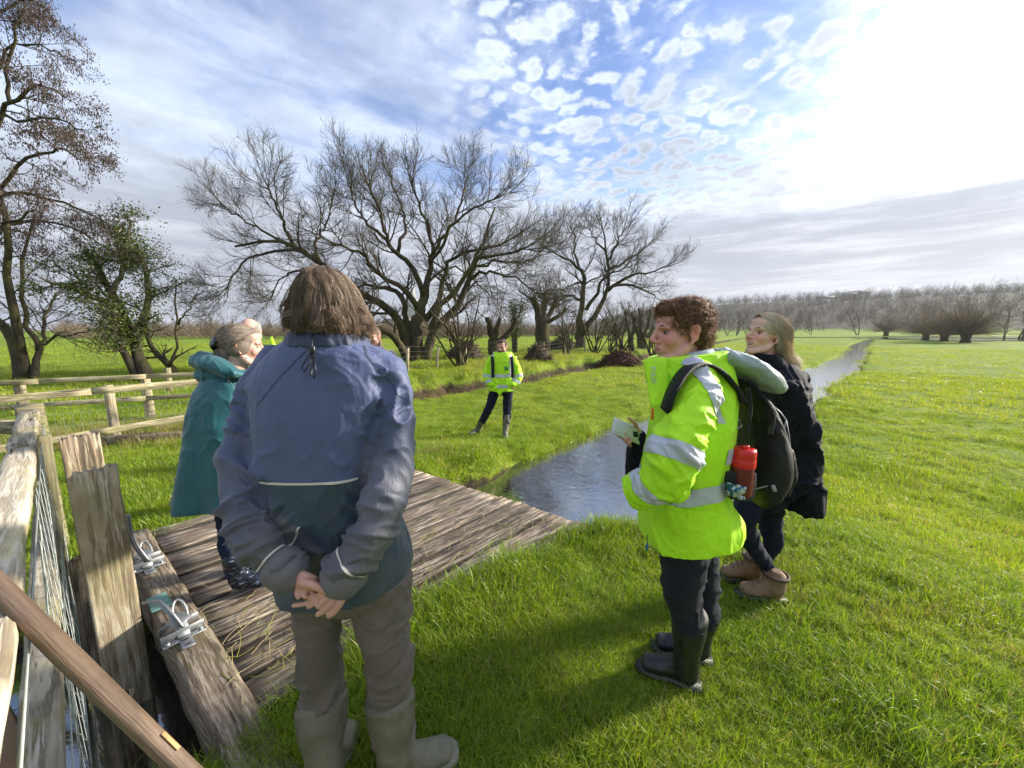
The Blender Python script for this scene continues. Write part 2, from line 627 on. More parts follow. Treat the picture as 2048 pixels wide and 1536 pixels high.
def build_ground():
    nr = 400
    r = 0.25 * (3200 / 0.25) ** (np.arange(nr) / (nr - 1))
    a1 = np.linspace(rad(-66), rad(66), 430)
    a2 = np.linspace(rad(66), rad(294), 72)[1:-1]
    ang = np.concatenate([a1, a2])
    na = len(ang)
    X = r[:, None] * np.sin(ang)[None]
    Y = r[:, None] * np.cos(ang)[None]
    P = np.column_stack([X.ravel(), Y.ravel()])
    z, wsd, dsd, soil = terrain(P, True)
    V = np.column_stack([P, z])
    idx = np.arange(nr * na).reshape(nr, na)
    nx = np.roll(idx, -1, axis=1)
    F = np.stack([idx[:-1], idx[1:], nx[1:], nx[:-1]], axis=-1).reshape(-1, 4)
    V = np.vstack([V, [[0, 0, float(terrain(np.array([[0.0, 0.0]]))[0])]]])
    c = len(V) - 1
    T = np.column_stack([np.full(na, c), idx[0], nx[0]])
    me = np_mesh('ground', V, [F, T], True)
    at = me.attributes.new('soil', 'FLOAT', 'POINT')
    at.data.foreach_set('value', np.append(soil, 0).astype(np.float32))
    m, N, b, out = new_mat('meadow_turf')
    pos = N.add('ShaderNodeNewGeometry').outputs['Position']
    at = N.add('ShaderNodeAttribute', attribute_name='soil')
    n1 = N.noise(pos, 0.35, 5, 0.6)
    n2 = N.noise(pos, 3.5, 6, 0.7)
    n3 = N.noise(pos, 22, 4, 0.7)
    c = N.mix(N.step(n1, 0.3, 0.7), (0.175, 0.265, 0.018), (0.290, 0.360, 0.036))
    c = N.mix(N.math('MULTIPLY', N.step(n2, 0.56, 0.74), 0.6), c, (0.22, 0.24, 0.045))
    c = N.mix(N.math('MULTIPLY', N.step(n3, 0.62, 0.40), 0.55), c, (0.03, 0.058, 0.006))
    sc = N.mix(n3, (0.03, 0.021, 0.013), (0.085, 0.062, 0.038))
    sm = N.math('ADD', at.outputs['Fac'], N.math('MULTIPLY', N.math('SUBTRACT', n2, 0.5), 0.9))
    c = N.mix(N.step(sm, 0.35, 0.75), c, sc)
    sepz = N.add('ShaderNodeSeparateXYZ')
    N.put(sepz.inputs[0], pos)
    c = N.mix(N.step(sepz.outputs[2], 1.2, 3.0), c, N.mix(n1, (0.055, 0.044, 0.030), (0.10, 0.082, 0.055)))   # leaf litter of the hill woods
    N.put(b.inputs['Base Color'], c)
    b.inputs['Roughness'].default_value = 0.95
    b.inputs['Specular IOR Level'].default_value = 0.15
    bump(N, b, N.math('ADD', n3, N.math('MULTIPLY', n2, 2.0)), 0.9, 0.06)
    o = link('ground', me, m)
    tag(o, kind='structure')
    return o


build_ground()


def build_water():
    m, N, b, out = new_mat('river_water')
    pos = N.add('ShaderNodeNewGeometry').outputs['Position']
    b.inputs['Base Color'].default_value = (0.035, 0.034, 0.026, 1)
    b.inputs['Roughness'].default_value = 0.04
    b.inputs['IOR'].default_value = 1.6
    b.inputs['Specular IOR Level'].default_value = 0.9
    d = N.vmath('LENGTH', pos)
    far = N.step(d, 4, 30)
    w1 = N.noise(N.scale(pos, (1, 1, 1)), 9.0, 4, 0.6, 0.8)
    w2 = N.noise(pos, 2.2, 3, 0.5, 0.5)
    h = N.math('MULTIPLY', N.math('ADD', w1, N.math('MULTIPLY', w2, 1.5)), N.step(d, 2.6, 6.0, 0.2, 1.0))
    bump(N, b, h, 0.13, 0.03)
    gl = N.add('ShaderNodeBsdfGlossy')
    gl.inputs['Color'].default_value = (0.86, 0.88, 0.90, 1)
    gl.inputs['Roughness'].default_value = 0.05
    N.l.new(b.inputs['Normal'].links[0].from_socket, gl.inputs['Normal'])
    mx = N.add('ShaderNodeMixShader')
    fr = N.add('ShaderNodeFresnel')
    fr.inputs['IOR'].default_value = 2.3
    N.l.new(b.inputs['Normal'].links[0].from_socket, fr.inputs['Normal'])
    N.put(mx.inputs[0], N.math('MULTIPLY', fr.outputs[0], 1.5, clamp=True))
    N.l.new(b.outputs[0], mx.inputs[1])
    N.l.new(gl.outputs[0], mx.inputs[2])
    N.l.new(mx.outputs[0], out.inputs['Surface'])
    V = np.array([(-9, -6, WATER_Z), (4, -6, WATER_Z), (140, 95, WATER_Z), (95, 110, WATER_Z), (-9, 6, WATER_Z)])
    # one flat sheet under the whole course of the channel
    pts = BANK_R + BANK_L[::-1]
    ctr = []
    nB = 40

    def resample(L, n):
        L = np.array(L)
        s = np.concatenate([[0], np.cumsum(np.linalg.norm(np.diff(L, axis=0), axis=1))])
        t = (np.linspace(0, 1, n) ** 2.2) * s[-1]
        return np.column_stack([np.interp(t, s, L[:, 0]), np.interp(t, s, L[:, 1])])
    A, Bk = resample(BANK_R, nB), resample(BANK_L, nB)
    dv = A - Bk
    w = np.linalg.norm(dv, axis=1, keepdims=True)
    A = A + dv / w * 0.7
    Bk = Bk - dv / w * 0.7
    V = np.vstack([np.column_stack([A, np.full(nB, WATER_Z)]), np.column_stack([Bk, np.full(nB, WATER_Z)])])
    i = np.arange(nB - 1)
    F = np.column_stack([i, i + 1, nB + i + 1, nB + i])
    o = link('river', np_mesh('river', V, F), m)
    tag(o, kind='structure')
    # shallow flood pools lying in the far meadow
    for k, (px, py, wx, wy) in enumerate([(1860, 676, 26, 11), (1912, 680, 14, 7), (2026, 675, 26, 15), (1957, 682, 9, 4)]):
        c = G(px, py, -0.34)
        a = np.linspace(0, 2 * np.pi, 28, endpoint=False)
        rr = 1 + 0.25 * np.sin(3 * a + k) + 0.15 * np.sin(5 * a + 2 * k)
        zt = float(terrain(np.array([[c.x, c.y]]))[0])
        V = np.column_stack([c.x + wx * rr * np.cos(a), c.y + wy * rr * np.sin(a), np.full(28, zt + 0.09)])
        V = np.vstack([V, [[c.x, c.y, zt + 0.09]]])
        F = np.column_stack([np.full(28, 28), np.arange(28), np.roll(np.arange(28), -1)])
        o = link('flood_pool', np_mesh('flood_pool', V, F), m)
        tag(o, kind='structure')
    return m


M['water'] = build_water()
# ------------------------------------------------------------------ grass (uncountable: stuff)
def grass_mat(name, c1, c2, dry, dry_amt):
    m, N, b, out = new_mat(name)
    at = N.add('ShaderNodeAttribute', attribute_name='tip')
    rnd = N.add('ShaderNodeAttribute', attribute_name='rnd')
    info = N.add('ShaderNodeObjectInfo')
    pos = N.add('ShaderNodeNewGeometry').outputs['Position']
    patch = N.noise(pos, 0.9, 4, 0.6)
    c = N.mix(rnd.outputs['Fac'], c1, c2)
    c = N.mix(N.math('MULTIPLY', N.step(patch, 0.40, 0.68), 0.45), c, tuple(q * f for q, f in zip(c2, (1.35, 1.15, 1.0))))
    c = N.mix(N.math('MULTIPLY', info.outputs['Random'], 0.35), c, c1)
    dr = N.step(N.math('ADD', rnd.outputs['Fac'], N.math('MULTIPLY', N.math('SUBTRACT', patch, 0.5), 0.5)), 1.0 - dry_amt, 1.02 - dry_amt)
    c = N.mix(dr, c, dry)
    N.put(b.inputs['Base Color'], c)
    b.inputs['Roughness'].default_value = 0.42
    b.inputs['Specular IOR Level'].default_value = 0.35
    tr = N.add('ShaderNodeBsdfTranslucent')
    N.put(tr.inputs['Color'], N.mix(1.0, c, (1.35, 1.25, 0.55), 'MULTIPLY'))
    mx = N.add('ShaderNodeMixShader')
    mx.inputs[0].default_value = 0.42
    N.l.new(b.outputs[0], mx.inputs[1])
    N.l.new(tr.outputs[0], mx.inputs[2])
    N.l.new(mx.outputs[0], out.inputs['Surface'])
    return m


M['grass'] = grass_mat('meadow_grass', (0.115, 0.215, 0.012), (0.330, 0.455, 0.032), (0.36, 0.31, 0.13), 0.15)
M['pasture'] = grass_mat('pasture_grass', (0.165, 0.255, 0.014), (0.38, 0.47, 0.040), (0.42, 0.36, 0.15), 0.14)
M['straw'] = grass_mat('dry_straw', (0.22, 0.17, 0.07), (0.42, 0.35, 0.17), (0.45, 0.38, 0.2), 0.3)


def make_tuft(name, seed, nb, spread, hmin, hmax, width, lean, seg=4):
    rng = np.random.default_rng(seed)
    base = rng.normal(0, spread, (nb, 2))
    az = rng.uniform(0, 2 * np.pi, nb)
    h = rng.uniform(hmin, hmax, nb)
    ln = rng.uniform(0.25, 1.0, nb) * lean
    t = np.linspace(0, 1, seg + 1)
    dirx, diry = np.cos(az), np.sin(az)
    # arc: starts upright, bends over
    ph = ln[:, None] * t[None] * 1.9
    dl = h[:, None] / seg
    hor = np.concatenate([np.zeros((nb, 1)), np.cumsum(np.sin((ph[:, :-1] + ph[:, 1:]) / 2) * dl, axis=1)], axis=1)
    ver = np.concatenate([np.zeros((nb, 1)), np.cumsum(np.cos((ph[:, :-1] + ph[:, 1:]) / 2) * dl, axis=1)], axis=1)
    C = np.stack([base[:, :1] + dirx[:, None] * hor, base[:, 1:] + diry[:, None] * hor, ver - 0.01], axis=-1)
    wd = width * (1 - t ** 1.6)[None] * rng.uniform(0.6, 1.3, nb)[:, None]
    tw = az + np.pi / 2 + rng.normal(0, 0.5, nb)
    S = np.stack([np.cos(tw), np.sin(tw), np.zeros(nb)], axis=-1)[:, None, :] * wd[..., None] * 0.5
    V = np.stack([C - S, C + S], axis=2)            # nb, seg+1, 2, 3
    idx = np.arange(nb * (seg + 1) * 2).reshape(nb, seg + 1, 2)
    F = np.stack([idx[:, :-1, 0], idx[:, :-1, 1], idx[:, 1:, 1], idx[:, 1:, 0]], axis=-1).reshape(-1, 4)
    me = np_mesh(name, V.reshape(-1, 3), F, True)
    a = me.attributes.new('tip', 'FLOAT', 'POINT')
    a.data.foreach_set('value', np.repeat(np.tile(t, nb), 2).astype(np.float32))
    a = me.attributes.new('rnd', 'FLOAT', 'POINT')
    a.data.foreach_set('value', np.repeat(rng.random(nb), (seg + 1) * 2).astype(np.float32))
    return me


def scatter(name, label, pts, rotz, scl, tufts, mat, cat='grass', tilt=None):
    """one stuff object: tufts instanced on points"""
    c = bpy.data.collections.new(name + '_tufts')
    for k, me in enumerate(tufts):
        if not me.materials:
            me.materials.append(mat)
        c.objects.link(bpy.data.objects.new('%s_tuft_%d' % (name, k), me))
    me = bpy.data.meshes.new(name)
    me.vertices.add(len(pts))
    me.vertices.foreach_set('co', np.asarray(pts, dtype=np.float32).ravel())
    rot = np.zeros((len(pts), 3), dtype=np.float32)
    if tilt is not None:
        rot[:, :2] = tilt
    rot[:, 2] = rotz
    a = me.attributes.new('rot', 'FLOAT_VECTOR', 'POINT')
    a.data.foreach_set('vector', rot.ravel())
    a = me.attributes.new('scl', 'FLOAT', 'POINT')
    a.data.foreach_set('value', np.asarray(scl, dtype=np.float32))
    o = link(name, me, mat)
    g = bpy.data.node_groups.new(name + '_scatter', 'GeometryNodeTree')
    g.interface.new_socket('Geometry', in_out='INPUT', socket_type='NodeSocketGeometry')
    g.interface.new_socket('Geometry', in_out='OUTPUT', socket_type='NodeSocketGeometry')
    gi = g.nodes.new('NodeGroupInput')
    go = g.nodes.new('NodeGroupOutput')
    ip = g.nodes.new('GeometryNodeInstanceOnPoints')
    ci = g.nodes.new('GeometryNodeCollectionInfo')
    ci.inputs[0].default_value = c
    ci.inputs['Separate Children'].default_value = True
    ci.inputs['Reset Children'].default_value = True
    nr = g.nodes.new('GeometryNodeInputNamedAttribute')
    nr.data_type = 'FLOAT_VECTOR'
    nr.inputs[0].default_value = 'rot'
    ns = g.nodes.new('GeometryNodeInputNamedAttribute')
    ns.data_type = 'FLOAT'
    ns.inputs[0].default_value = 'scl'
    g.links.new(gi.outputs[0], ip.inputs['Points'])
    g.links.new(ci.outputs[0], ip.inputs['Instance'])
    ip.inputs['Pick Instance'].default_value = True
    g.links.new(nr.outputs[0], ip.inputs['Rotation'])
    g.links.new(ns.outputs[0], ip.inputs['Scale'])
    g.links.new(ip.outputs[0], go.inputs[0])
    md = o.modifiers.new('scatter', 'NODES')
    md.node_group = g
    tag(o, label, cat, kind='stuff')
    return o


DECK_QUAD = np.array([(-2.74, 2.62), (-1.40, 4.30), (0.66, 2.84), (-1.15, 1.38)])


def build_grass():
    rng = np.random.default_rng(11)
    lush = [make_tuft('lush_%d' % k, 40 + k, 30, 0.045, 0.045, 0.125, 0.0040, 1.0, 4) for k in range(6)]
    mid = [make_tuft('mid_%d' % k, 60 + k, 34, 0.075, 0.05, 0.12, 0.0065, 0.8, 3) for k in range(4)]
    far = [make_tuft('far_%d' % k, 80 + k, 40, 0.20, 0.06, 0.17, 0.016, 0.8, 2) for k in range(4)]

    def zone(r0, r1, dens):
        area = rad(128) / 2 * (r1 ** 2 - r0 ** 2)
        n = int(area * dens)
        r = np.sqrt(rng.uniform(r0 ** 2, r1 ** 2, n))
        a = rng.uniform(rad(-64), rad(64), n)
        P = np.column_stack([r * np.sin(a), r * np.cos(a)])
        z, wsd, dsd, soil = terrain(P, True)
        dk = poly_sd(P, DECK_QUAD)
        # beam strip beside the deck
        e = np.array([0.79, -0.61])
        nrm = np.array([0.61, 0.79])
        q = P - np.array([-1.18, 1.40])
        along, across = q @ e, q @ nrm
        beam = (across < 0.03) & (across > -0.19) & (along < 0.18) & (along > -2.4)
        keep = (dk > 0.0) & (wsd > -0.03) & (rng.random(n) > soil * 1.5) & ~beam
        P, z, wsd, dsd, dk = P[keep], z[keep], wsd[keep], dsd[keep], dk[keep]
        n = len(P)
        P3 = np.column_stack([P, z])
        s = rng.uniform(0.65, 1.15, n) * (1 + 0.5 * fbm(np.column_stack([P, np.zeros(n)]), 1.9, 2, 31))
        # rank growth on the channel banks and beside the deck, trodden sward in the open
        rank = 0.7 * np.exp(-np.clip(wsd, 0, 9) / 0.30) + 0.6 * np.exp(-np.clip(dk, 0, 9) / 0.14) + 0.55 * np.exp(-((dsd - 0.9) / 0.7) ** 2)
        s = s * (0.78 + 0.65 * np.clip(rank, 0, 1.2))
        return P3, s
    for nm, lab, tf, zs in (('grass', 'lush green grass blades growing round the people on the near bank', lush, [(0.35, 2.2, 900), (2.2, 4.2, 430)]),
                            ('meadow_grass', 'shorter green pasture grass of the meadow strip and banks', mid, [(4.2, 7.5, 190), (7.5, 13, 75)]),
                            ('pasture_grass', 'rough tussocky grass of the far wet pasture', far, [(13, 24, 14), (24, 60, 3.0)])):
        Ps, Ss = [], []
        for z in zs:
            p, s = zone(*z)
            Ps.append(p)
            Ss.append(s)
        P3, s = np.vstack(Ps), np.concatenate(Ss)
        tl = rng.normal(0, 0.16, (len(P3), 2))
        scatter(nm, lab, P3, rng.uniform(0, 6.28, len(P3)), s, tf, M['pasture' if nm == 'pasture_grass' else 'grass'], tilt=tl)
    # dry straw and dead stalks: under the left fences, on the ditch edge and by the deck
    straw = [make_tuft('straw_%d' % k, 100 + k, 16, 0.09, 0.12, 0.42, 0.004, 1.25, 4) for k in range(4)]
    pts = []
    for k in range(300):
        t = rng.random()
        pts.append((-8.6 + 4.3 * t + rng.normal(0, 0.3), 5.9 + 0.55 * t + rng.normal(0, 0.55)))
    for k in range(90):
        pts.append((-0.95 + rng.normal(0, 0.16), 4.85 + rng.normal(0, 0.16)))
    for k in range(260):
        t = rng.random() ** 1.4
        q = np.array([-2.82, 10.58]) + t * np.array([14, 18.4])
        pts.append((q[0] + rng.normal(0, 0.25) - 0.2, q[1] + rng.normal(0, 0.25) + 0.2))
    for k in range(130):
        t = rng.random()
        q = np.array([-1.9, 14.6]) + t * np.array([7.5, 9.5])
        pts.append((q[0] + rng.normal(0, 0.5), q[1] + rng.normal(0, 0.5)))
    for k in range(420):          # dead stems among the near grass
        r_, a_ = math.sqrt(rng.uniform(.5, 36)), rad(rng.uniform(-20, 62))
        q = (r_ * math.sin(a_), r_ * math.cos(a_))
        pts.append(q)
    P = np.array(pts)
    z, wsd, dsd, soil = terrain(P, True)
    ok = (wsd > -0.05) & (poly_sd(P, DECK_QUAD) > .02)
    P3 = np.column_stack([P, z])[ok]
    scatter('dry_grass', 'pale dry grass stalks under the left fences and along the ditch', P3, rng.uniform(0, 6.28, len(P3)),
            np.where(np.hypot(P3[:, 0], P3[:, 1]) < 6.05, 0.36, 1.0) * rng.uniform(0.6, 1.25, len(P3)), straw, M['straw'])


build_grass()


def deck_litter():
    """straw and grass stems trodden onto the planks"""
    rng = np.random.default_rng(19)
    n = 260
    u = rng.uniform(0.1, 2.3, n)
    v = -1.62 - np.abs(rng.normal(0, 0.55, n))
    v = np.clip(v, -3.7, -1.6)
    c = math.sqrt(.5)
    x, y = c * (u + v), c * (u - v)
    a = rng.uniform(0, 6.28, n)
    L = rng.uniform(.05, .22, n)
    k = 5
    t = np.linspace(-.5, .5, k)
    cur = rng.normal(0, .6, n)
    P = np.zeros((n, k, 3))
    for q in range(k):
        aa = a + cur * t[q]
        P[:, q] = np.column_stack([x + np.cos(aa) * L * t[q], y + np.sin(aa) * L * t[q], .012 + .012 * rng.random(n)])
    V, F = tubes(P, np.full((n, k), .0013), 4, False)
    o = link('straw_litter', np_mesh('straw_litter', V, F), M['litter'])
    tag(o, 'dry straw and moss scraps scattered over the bridge planks', 'litter', kind='stuff')


_m, _N, _b, _o = new_mat('straw_litter')
_r = _N.add('ShaderNodeNewGeometry').outputs['Random Per Island']
_N.put(_b.inputs['Base Color'], _N.mix(_N.step(_r, .55, .75), (.42, .34, .16), (.26, .27, .04)))
_b.inputs['Roughness'].default_value = .8
M['litter'] = _m
deck_litter()
# ------------------------------------------------------------------ timber things
def board(name, L, Wd, T, mat, seed=0, rough=0.004, nseg=10, bev=0.006, parent=None, chop=0.0, skew=0.0):
    """a weathered board along local X, slightly uneven, chamfered"""
    rng = np.random.default_rng(seed)
    xs = np.linspace(-L / 2, L / 2, nseg + 1)
    prof = np.array([(-Wd / 2 + bev, -T / 2), (Wd / 2 - bev, -T / 2), (Wd / 2, -T / 2 + bev), (Wd / 2, T / 2 - bev),
                     (Wd / 2 - bev, T / 2), (Wd / 6, T / 2 - rough), (-Wd / 6, T / 2 - rough * 0.6), (-Wd / 2 + bev, T / 2), (-Wd / 2, T / 2 - bev), (-Wd / 2, -T / 2 + bev)])
    n = len(prof)
    V = np.zeros((nseg + 1, n, 3))
    for i, x in enumerate(xs):
        w1 = rng.normal(0, rough, (n, 2))
        V[i, :, 0] = x + (rng.normal(0, chop, n) if i in (0, nseg) else 0)
        V[i, :, 1:] = prof + w1
    V[..., 0] += skew * V[..., 1]
    idx = np.arange((nseg + 1) * n).reshape(nseg + 1, n)
    nx = np.roll(idx, -1, axis=1)
    F = np.stack([idx[:-1], nx[:-1], nx[1:], idx[1:]], axis=-1).reshape(-1, 4)
    me = np_mesh(name, V.reshape(-1, 3), [F, idx[0, ::-1][None], idx[-1][None]])
    return link(name, me, mat, parent)


def place(o, c, xdir, zdir=(0, 0, 1)):
    x = Vector(xdir).normalized()
    z = Vector(zdir)
    y = z.cross(x).normalized()
    z = x.cross(y)
    m = Matrix((x, y, z)).transposed().to_4x4()
    o.matrix_local = Matrix.Translation(Vector(c)) @ m
    return o


UD = Vector((math.sqrt(.5), math.sqrt(.5), 0))       # along the deck planks
VD = Vector((math.sqrt(.5), -math.sqrt(.5), 0))


def build_deck():
    root = empty('plank_footbridge', (*uv2xy(1.1, -2.7), WATER_Z))
    tag(root, 'worn brown plank footbridge over the channel, moss in its joints', 'footbridge')
    rng = random.Random(4)
    v = -4.02
    k = 0
    while v < -1.60:
        w = rng.choice([0.17, 0.19, 0.2, 0.215, 0.225])
        vc = v + w / 2
        t = (vc + 3.9) / 2.2
        u0 = -0.085 + 0.25 * t + rng.uniform(-.012, .012)
        u1 = 2.03 + 0.37 * t + rng.uniform(-.012, .012)
        if vc > -1.78:
            u0 += 0.40
        L = u1 - u0
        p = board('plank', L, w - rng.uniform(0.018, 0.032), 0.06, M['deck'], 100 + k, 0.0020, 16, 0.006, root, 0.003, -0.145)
        c = UD * ((u0 + u1) / 2) + VD * vc
        dz = rng.uniform(-0.011, 0.011)
        dang = rng.uniform(-0.006, 0.006)
        place(p, Vector((c.x, c.y, -0.032 + dz)) - root.location, UD + VD * dang, (rng.uniform(-.012, .012), rng.uniform(-.012, .012), 1))
        v += w
        k += 1
    # bearers across the channel carrying the planks
    for u in (0.35, 1.95):
        b = board('bearer', 2.7, 0.16, 0.2, M['beam'], 300 + int(u * 10), 0.004, 8, 0.01, root)
        c = UD * u + VD * -2.78
        place(b, Vector((c.x, c.y, -0.17)) - root.location, VD)
    return root


build_deck()

BDIR = Vector((0.79, -0.61, 0)).normalized()          # along sill beam and left fence
BNRM = Vector((0.61, 0.79, 0)).normalized()


def build_beam():
    p0, p1 = Vector((-2.95, 2.66, 0)), Vector((-0.80, 1.02, 0))
    mid = (p0 + p1) / 2 + BNRM * 0.018
    root = empty('sill_beam', (mid.x, mid.y, -0.2))
    tag(root, 'heavy weathered sill beam along the end of the plank footbridge', 'beam')
    b = board('timber', (p1 - p0).length, 0.165, 0.24, M['beam'], 9, 0.004, 22, 0.012, root, 0.005)
    place(b, Vector((0, 0, 0.10)), p1 - p0)
    # pale green plate let into the top
    g = Geo().box((0, 0, 0), (0.17, 0.085, 0.006), None, 0.002)
    pl = g.obj('green_plate', M['copper'], root)
    q = G(318, 1205, 0.02)
    place(pl, Vector((q.x, q.y, 0.0245)) - root.location, BDIR)
    return root


build_beam()


def build_bracket(px, py, lab, rods):
    """galvanised clamp: slotted foot, angle plates, square cap and two bent rods to the sluice board"""
    c = G(px, py, 0.02)
    root = empty('steel_bracket', (c.x, c.y, 0.022))
    tag(root, lab, 'bracket', 'galvanised brackets bolted on the sill beam')
    ang = math.atan2(BDIR.y, BDIR.x)
    R = Matrix.Rotation(ang, 4, 'Z')
    root.rotation_euler = (0, 0, ang)
    # local x runs along the beam towards the camera, local -y towards the sluice boards
    def plate(name, c, size, rot=None, holes=()):
        g = Geo()
        V, F = bevbox(size, 0.0015)
        if rot is not None:
            V = V @ np.array(rot.to_3x3()).T
        g.add(V + np.array(c), F)
        o = g.obj(name, M['galv'], root)
        return o
    plate('slotted_foot', (0.115, 0.0, 0.004), (0.11, 0.05, 0.006))
    for k, hx in enumerate((0.10, 0.145)):
        a = np.linspace(0, 2 * np.pi, 14, endpoint=False)
        V = np.column_stack([hx + 0.006 * np.cos(a), 0.015 * np.sin(a), np.full(14, 0.0078)])
        link('slot_hole', np_mesh('slot_hole', V, np.arange(14)[None]), M['blackhole'], root)
    plate('strap', (0.045, 0.0, 0.035), (0.075, 0.05, 0.006), Matrix.Rotation(rad(48), 4, 'Y'))
    plate('angle_plate', (0.055, 0.0, 0.022), (0.006, 0.17, 0.044))
    plate('angle_foot', (0.076, 0.0, 0.004), (0.04, 0.168, 0.005))
    plate('angle_plate', (-0.03, 0.0, 0.022), (0.006, 0.16, 0.044))
    plate('square_cap', (0.012, -0.005, 0.072), (0.075, 0.075, 0.007), Matrix.Rotation(rad(20), 4, 'Y') @ Matrix.Rotation(rad(35), 4, 'Z'))
    inv = (Matrix.Translation(root.location) @ R).inverted()
    for off in (0, 1):
        pts = [inv @ (W(px_ + 7 * off, py_ - 1 * off, yy_)) for px_, py_, yy_ in rods]
        Geo().tube(densify(pts, 16), 0.0075, 8).obj('bent_rod', M['galv'], root, True)
    loop = []
    for t in np.linspace(-0.35, 1.35, 14):
        a = t * math.pi
        loop.append((-0.075 - 0.05 * math.sin(a), 0.015 + 0.028 * math.cos(a), 0.05 + 0.055 * math.sin(a)))
    Geo().tube(loop, 0.008, 8).obj('rod_loop', M['galv'], root, True)
    for y in (-0.065, 0.065):
        Geo().tube([(0.08, y, 0.004), (0.08, y, 0.018)], 0.011, 6).obj('bolt_head', M['galv'], root)
    return root


M['blackhole'] = simple_mat('dark_slot', (0.01, 0.009, 0.008), 0.9, 0.1, 10, 0, 0)
build_bracket(292, 1128, 'galvanised bracket with bent rods bolted on the sill beam behind the green plate', [(250, 1030, 2.06), (256, 1062, 2.10), (268, 1092, 2.14), (292, 1124, 2.16)])
build_bracket(362, 1262, 'galvanised bracket with bent rods on the sill beam, in front of the green plate', [(286, 1206, 1.76), (312, 1205, 1.72), (336, 1226, 1.69), (360, 1256, 1.68)])


def post_board(name, label, top_l, top_r, ytop, zbot, T, mat, yaw, seed, cat='timber post', parent=None):
    """upright broad board; its top edge spans two photograph pixels at distance ytop"""
    c = W((top_l[0] + top_r[0]) / 2, (top_l[1] + top_r[1]) / 2, ytop)
    wd = Vector((math.cos(yaw), math.sin(yaw), 0))
    w = 0.3 * (top_r[0] - top_l[0]) / (project(c + wd * .15)[0] - project(c - wd * .15)[0])
    L = c.z - zbot
    rng = np.random.default_rng(seed)
    # rough split top: column of small pieces left jagged
    nx_, nz = 26, 12
    xs = np.linspace(-w / 2, w / 2, nx_ + 1)
    zs = np.linspace(0, L, nz + 1)
    top = L + rng.normal(0, 0.006, nx_ + 1) - 0.012 * (rng.random(nx_ + 1) > .75) + 0.012 * np.sin(np.linspace(0, 2.5, nx_ + 1) + seed)
    V, idx = [], {}
    for s, yy in ((0, -T / 2), (1, T / 2)):
        for i, x in enumerate(xs):
            for j, z in enumerate(zs):
                idx[s, i, j] = len(V)
                zz = z if j < nz else top[i] - (0.012 * rng.random() if s else 0)
                edge = 0.006 if i in (0, nx_) else 0
                V.append((x + rng.normal(0, 0.0012), yy + (edge if s == 0 else -edge) + rng.normal(0, 0.0012), zz))
    F = []
    for i in range(nx_):
        for j in range(nz):
            F.append((idx[0, i, j], idx[0, i + 1, j], idx[0, i + 1, j + 1], idx[0, i, j + 1]))
            F.append((idx[1, i, j], idx[1, i, j + 1], idx[1, i + 1, j + 1], idx[1, i + 1, j]))
        F.append((idx[0, i, nz], idx[0, i + 1, nz], idx[1, i + 1, nz], idx[1, i, nz]))
        F.append((idx[0, i, 0], idx[1, i, 0], idx[1, i + 1, 0], idx[0, i + 1, 0]))
    for i, fl in ((0, 1), (nx_, 0)):
        for j in range(nz):
            q = (idx[0, i, j], idx[0, i, j + 1], idx[1, i, j + 1], idx[1, i, j])
            F.append(q if fl else q[::-1])
    o = link(name, np_mesh(name, np.array(V), np.array(F)), mat)
    o.location = (c.x, c.y, zbot)
    o.rotation_euler = (0, 0, yaw)
    if parent:
        keepworld(o, parent)
    else:
        tag(o, label, cat)
    return o


post_board('sluice_board', 'broad pale upright sluice board with split top, in front of a darker one', (135, 944), (236, 930), 1.80, -0.95, 0.085, M['post'], rad(46), 5)
post_board('sluice_board', 'darker upright sluice board with rotten split top, behind a broad pale one', (120, 876), (200, 866), 2.22, -0.95, 0.09, M['post_dark'], rad(46), 6)
post_board('sluice_board', 'short dark mossy board low behind the broad pale sluice board', (136, 1122), (186, 1112), 2.02, -0.95, 0.07, M['post_dark'], rad(46), 7)
post_board('sheet_pile', 'short rotten stake in the water beside the sluice, by the grass tuft', (222, 1410), (246, 1404), 1.42, -0.95, 0.05, M['post_dark'], rad(46), 8, 'stake')
post_board('sheet_pile', 'stubby timber stub between the sluice board and the grass tuft', (247, 1392), (270, 1384), 1.50, -0.95, 0.06, M['post_dark'], rad(46), 18, 'stake')


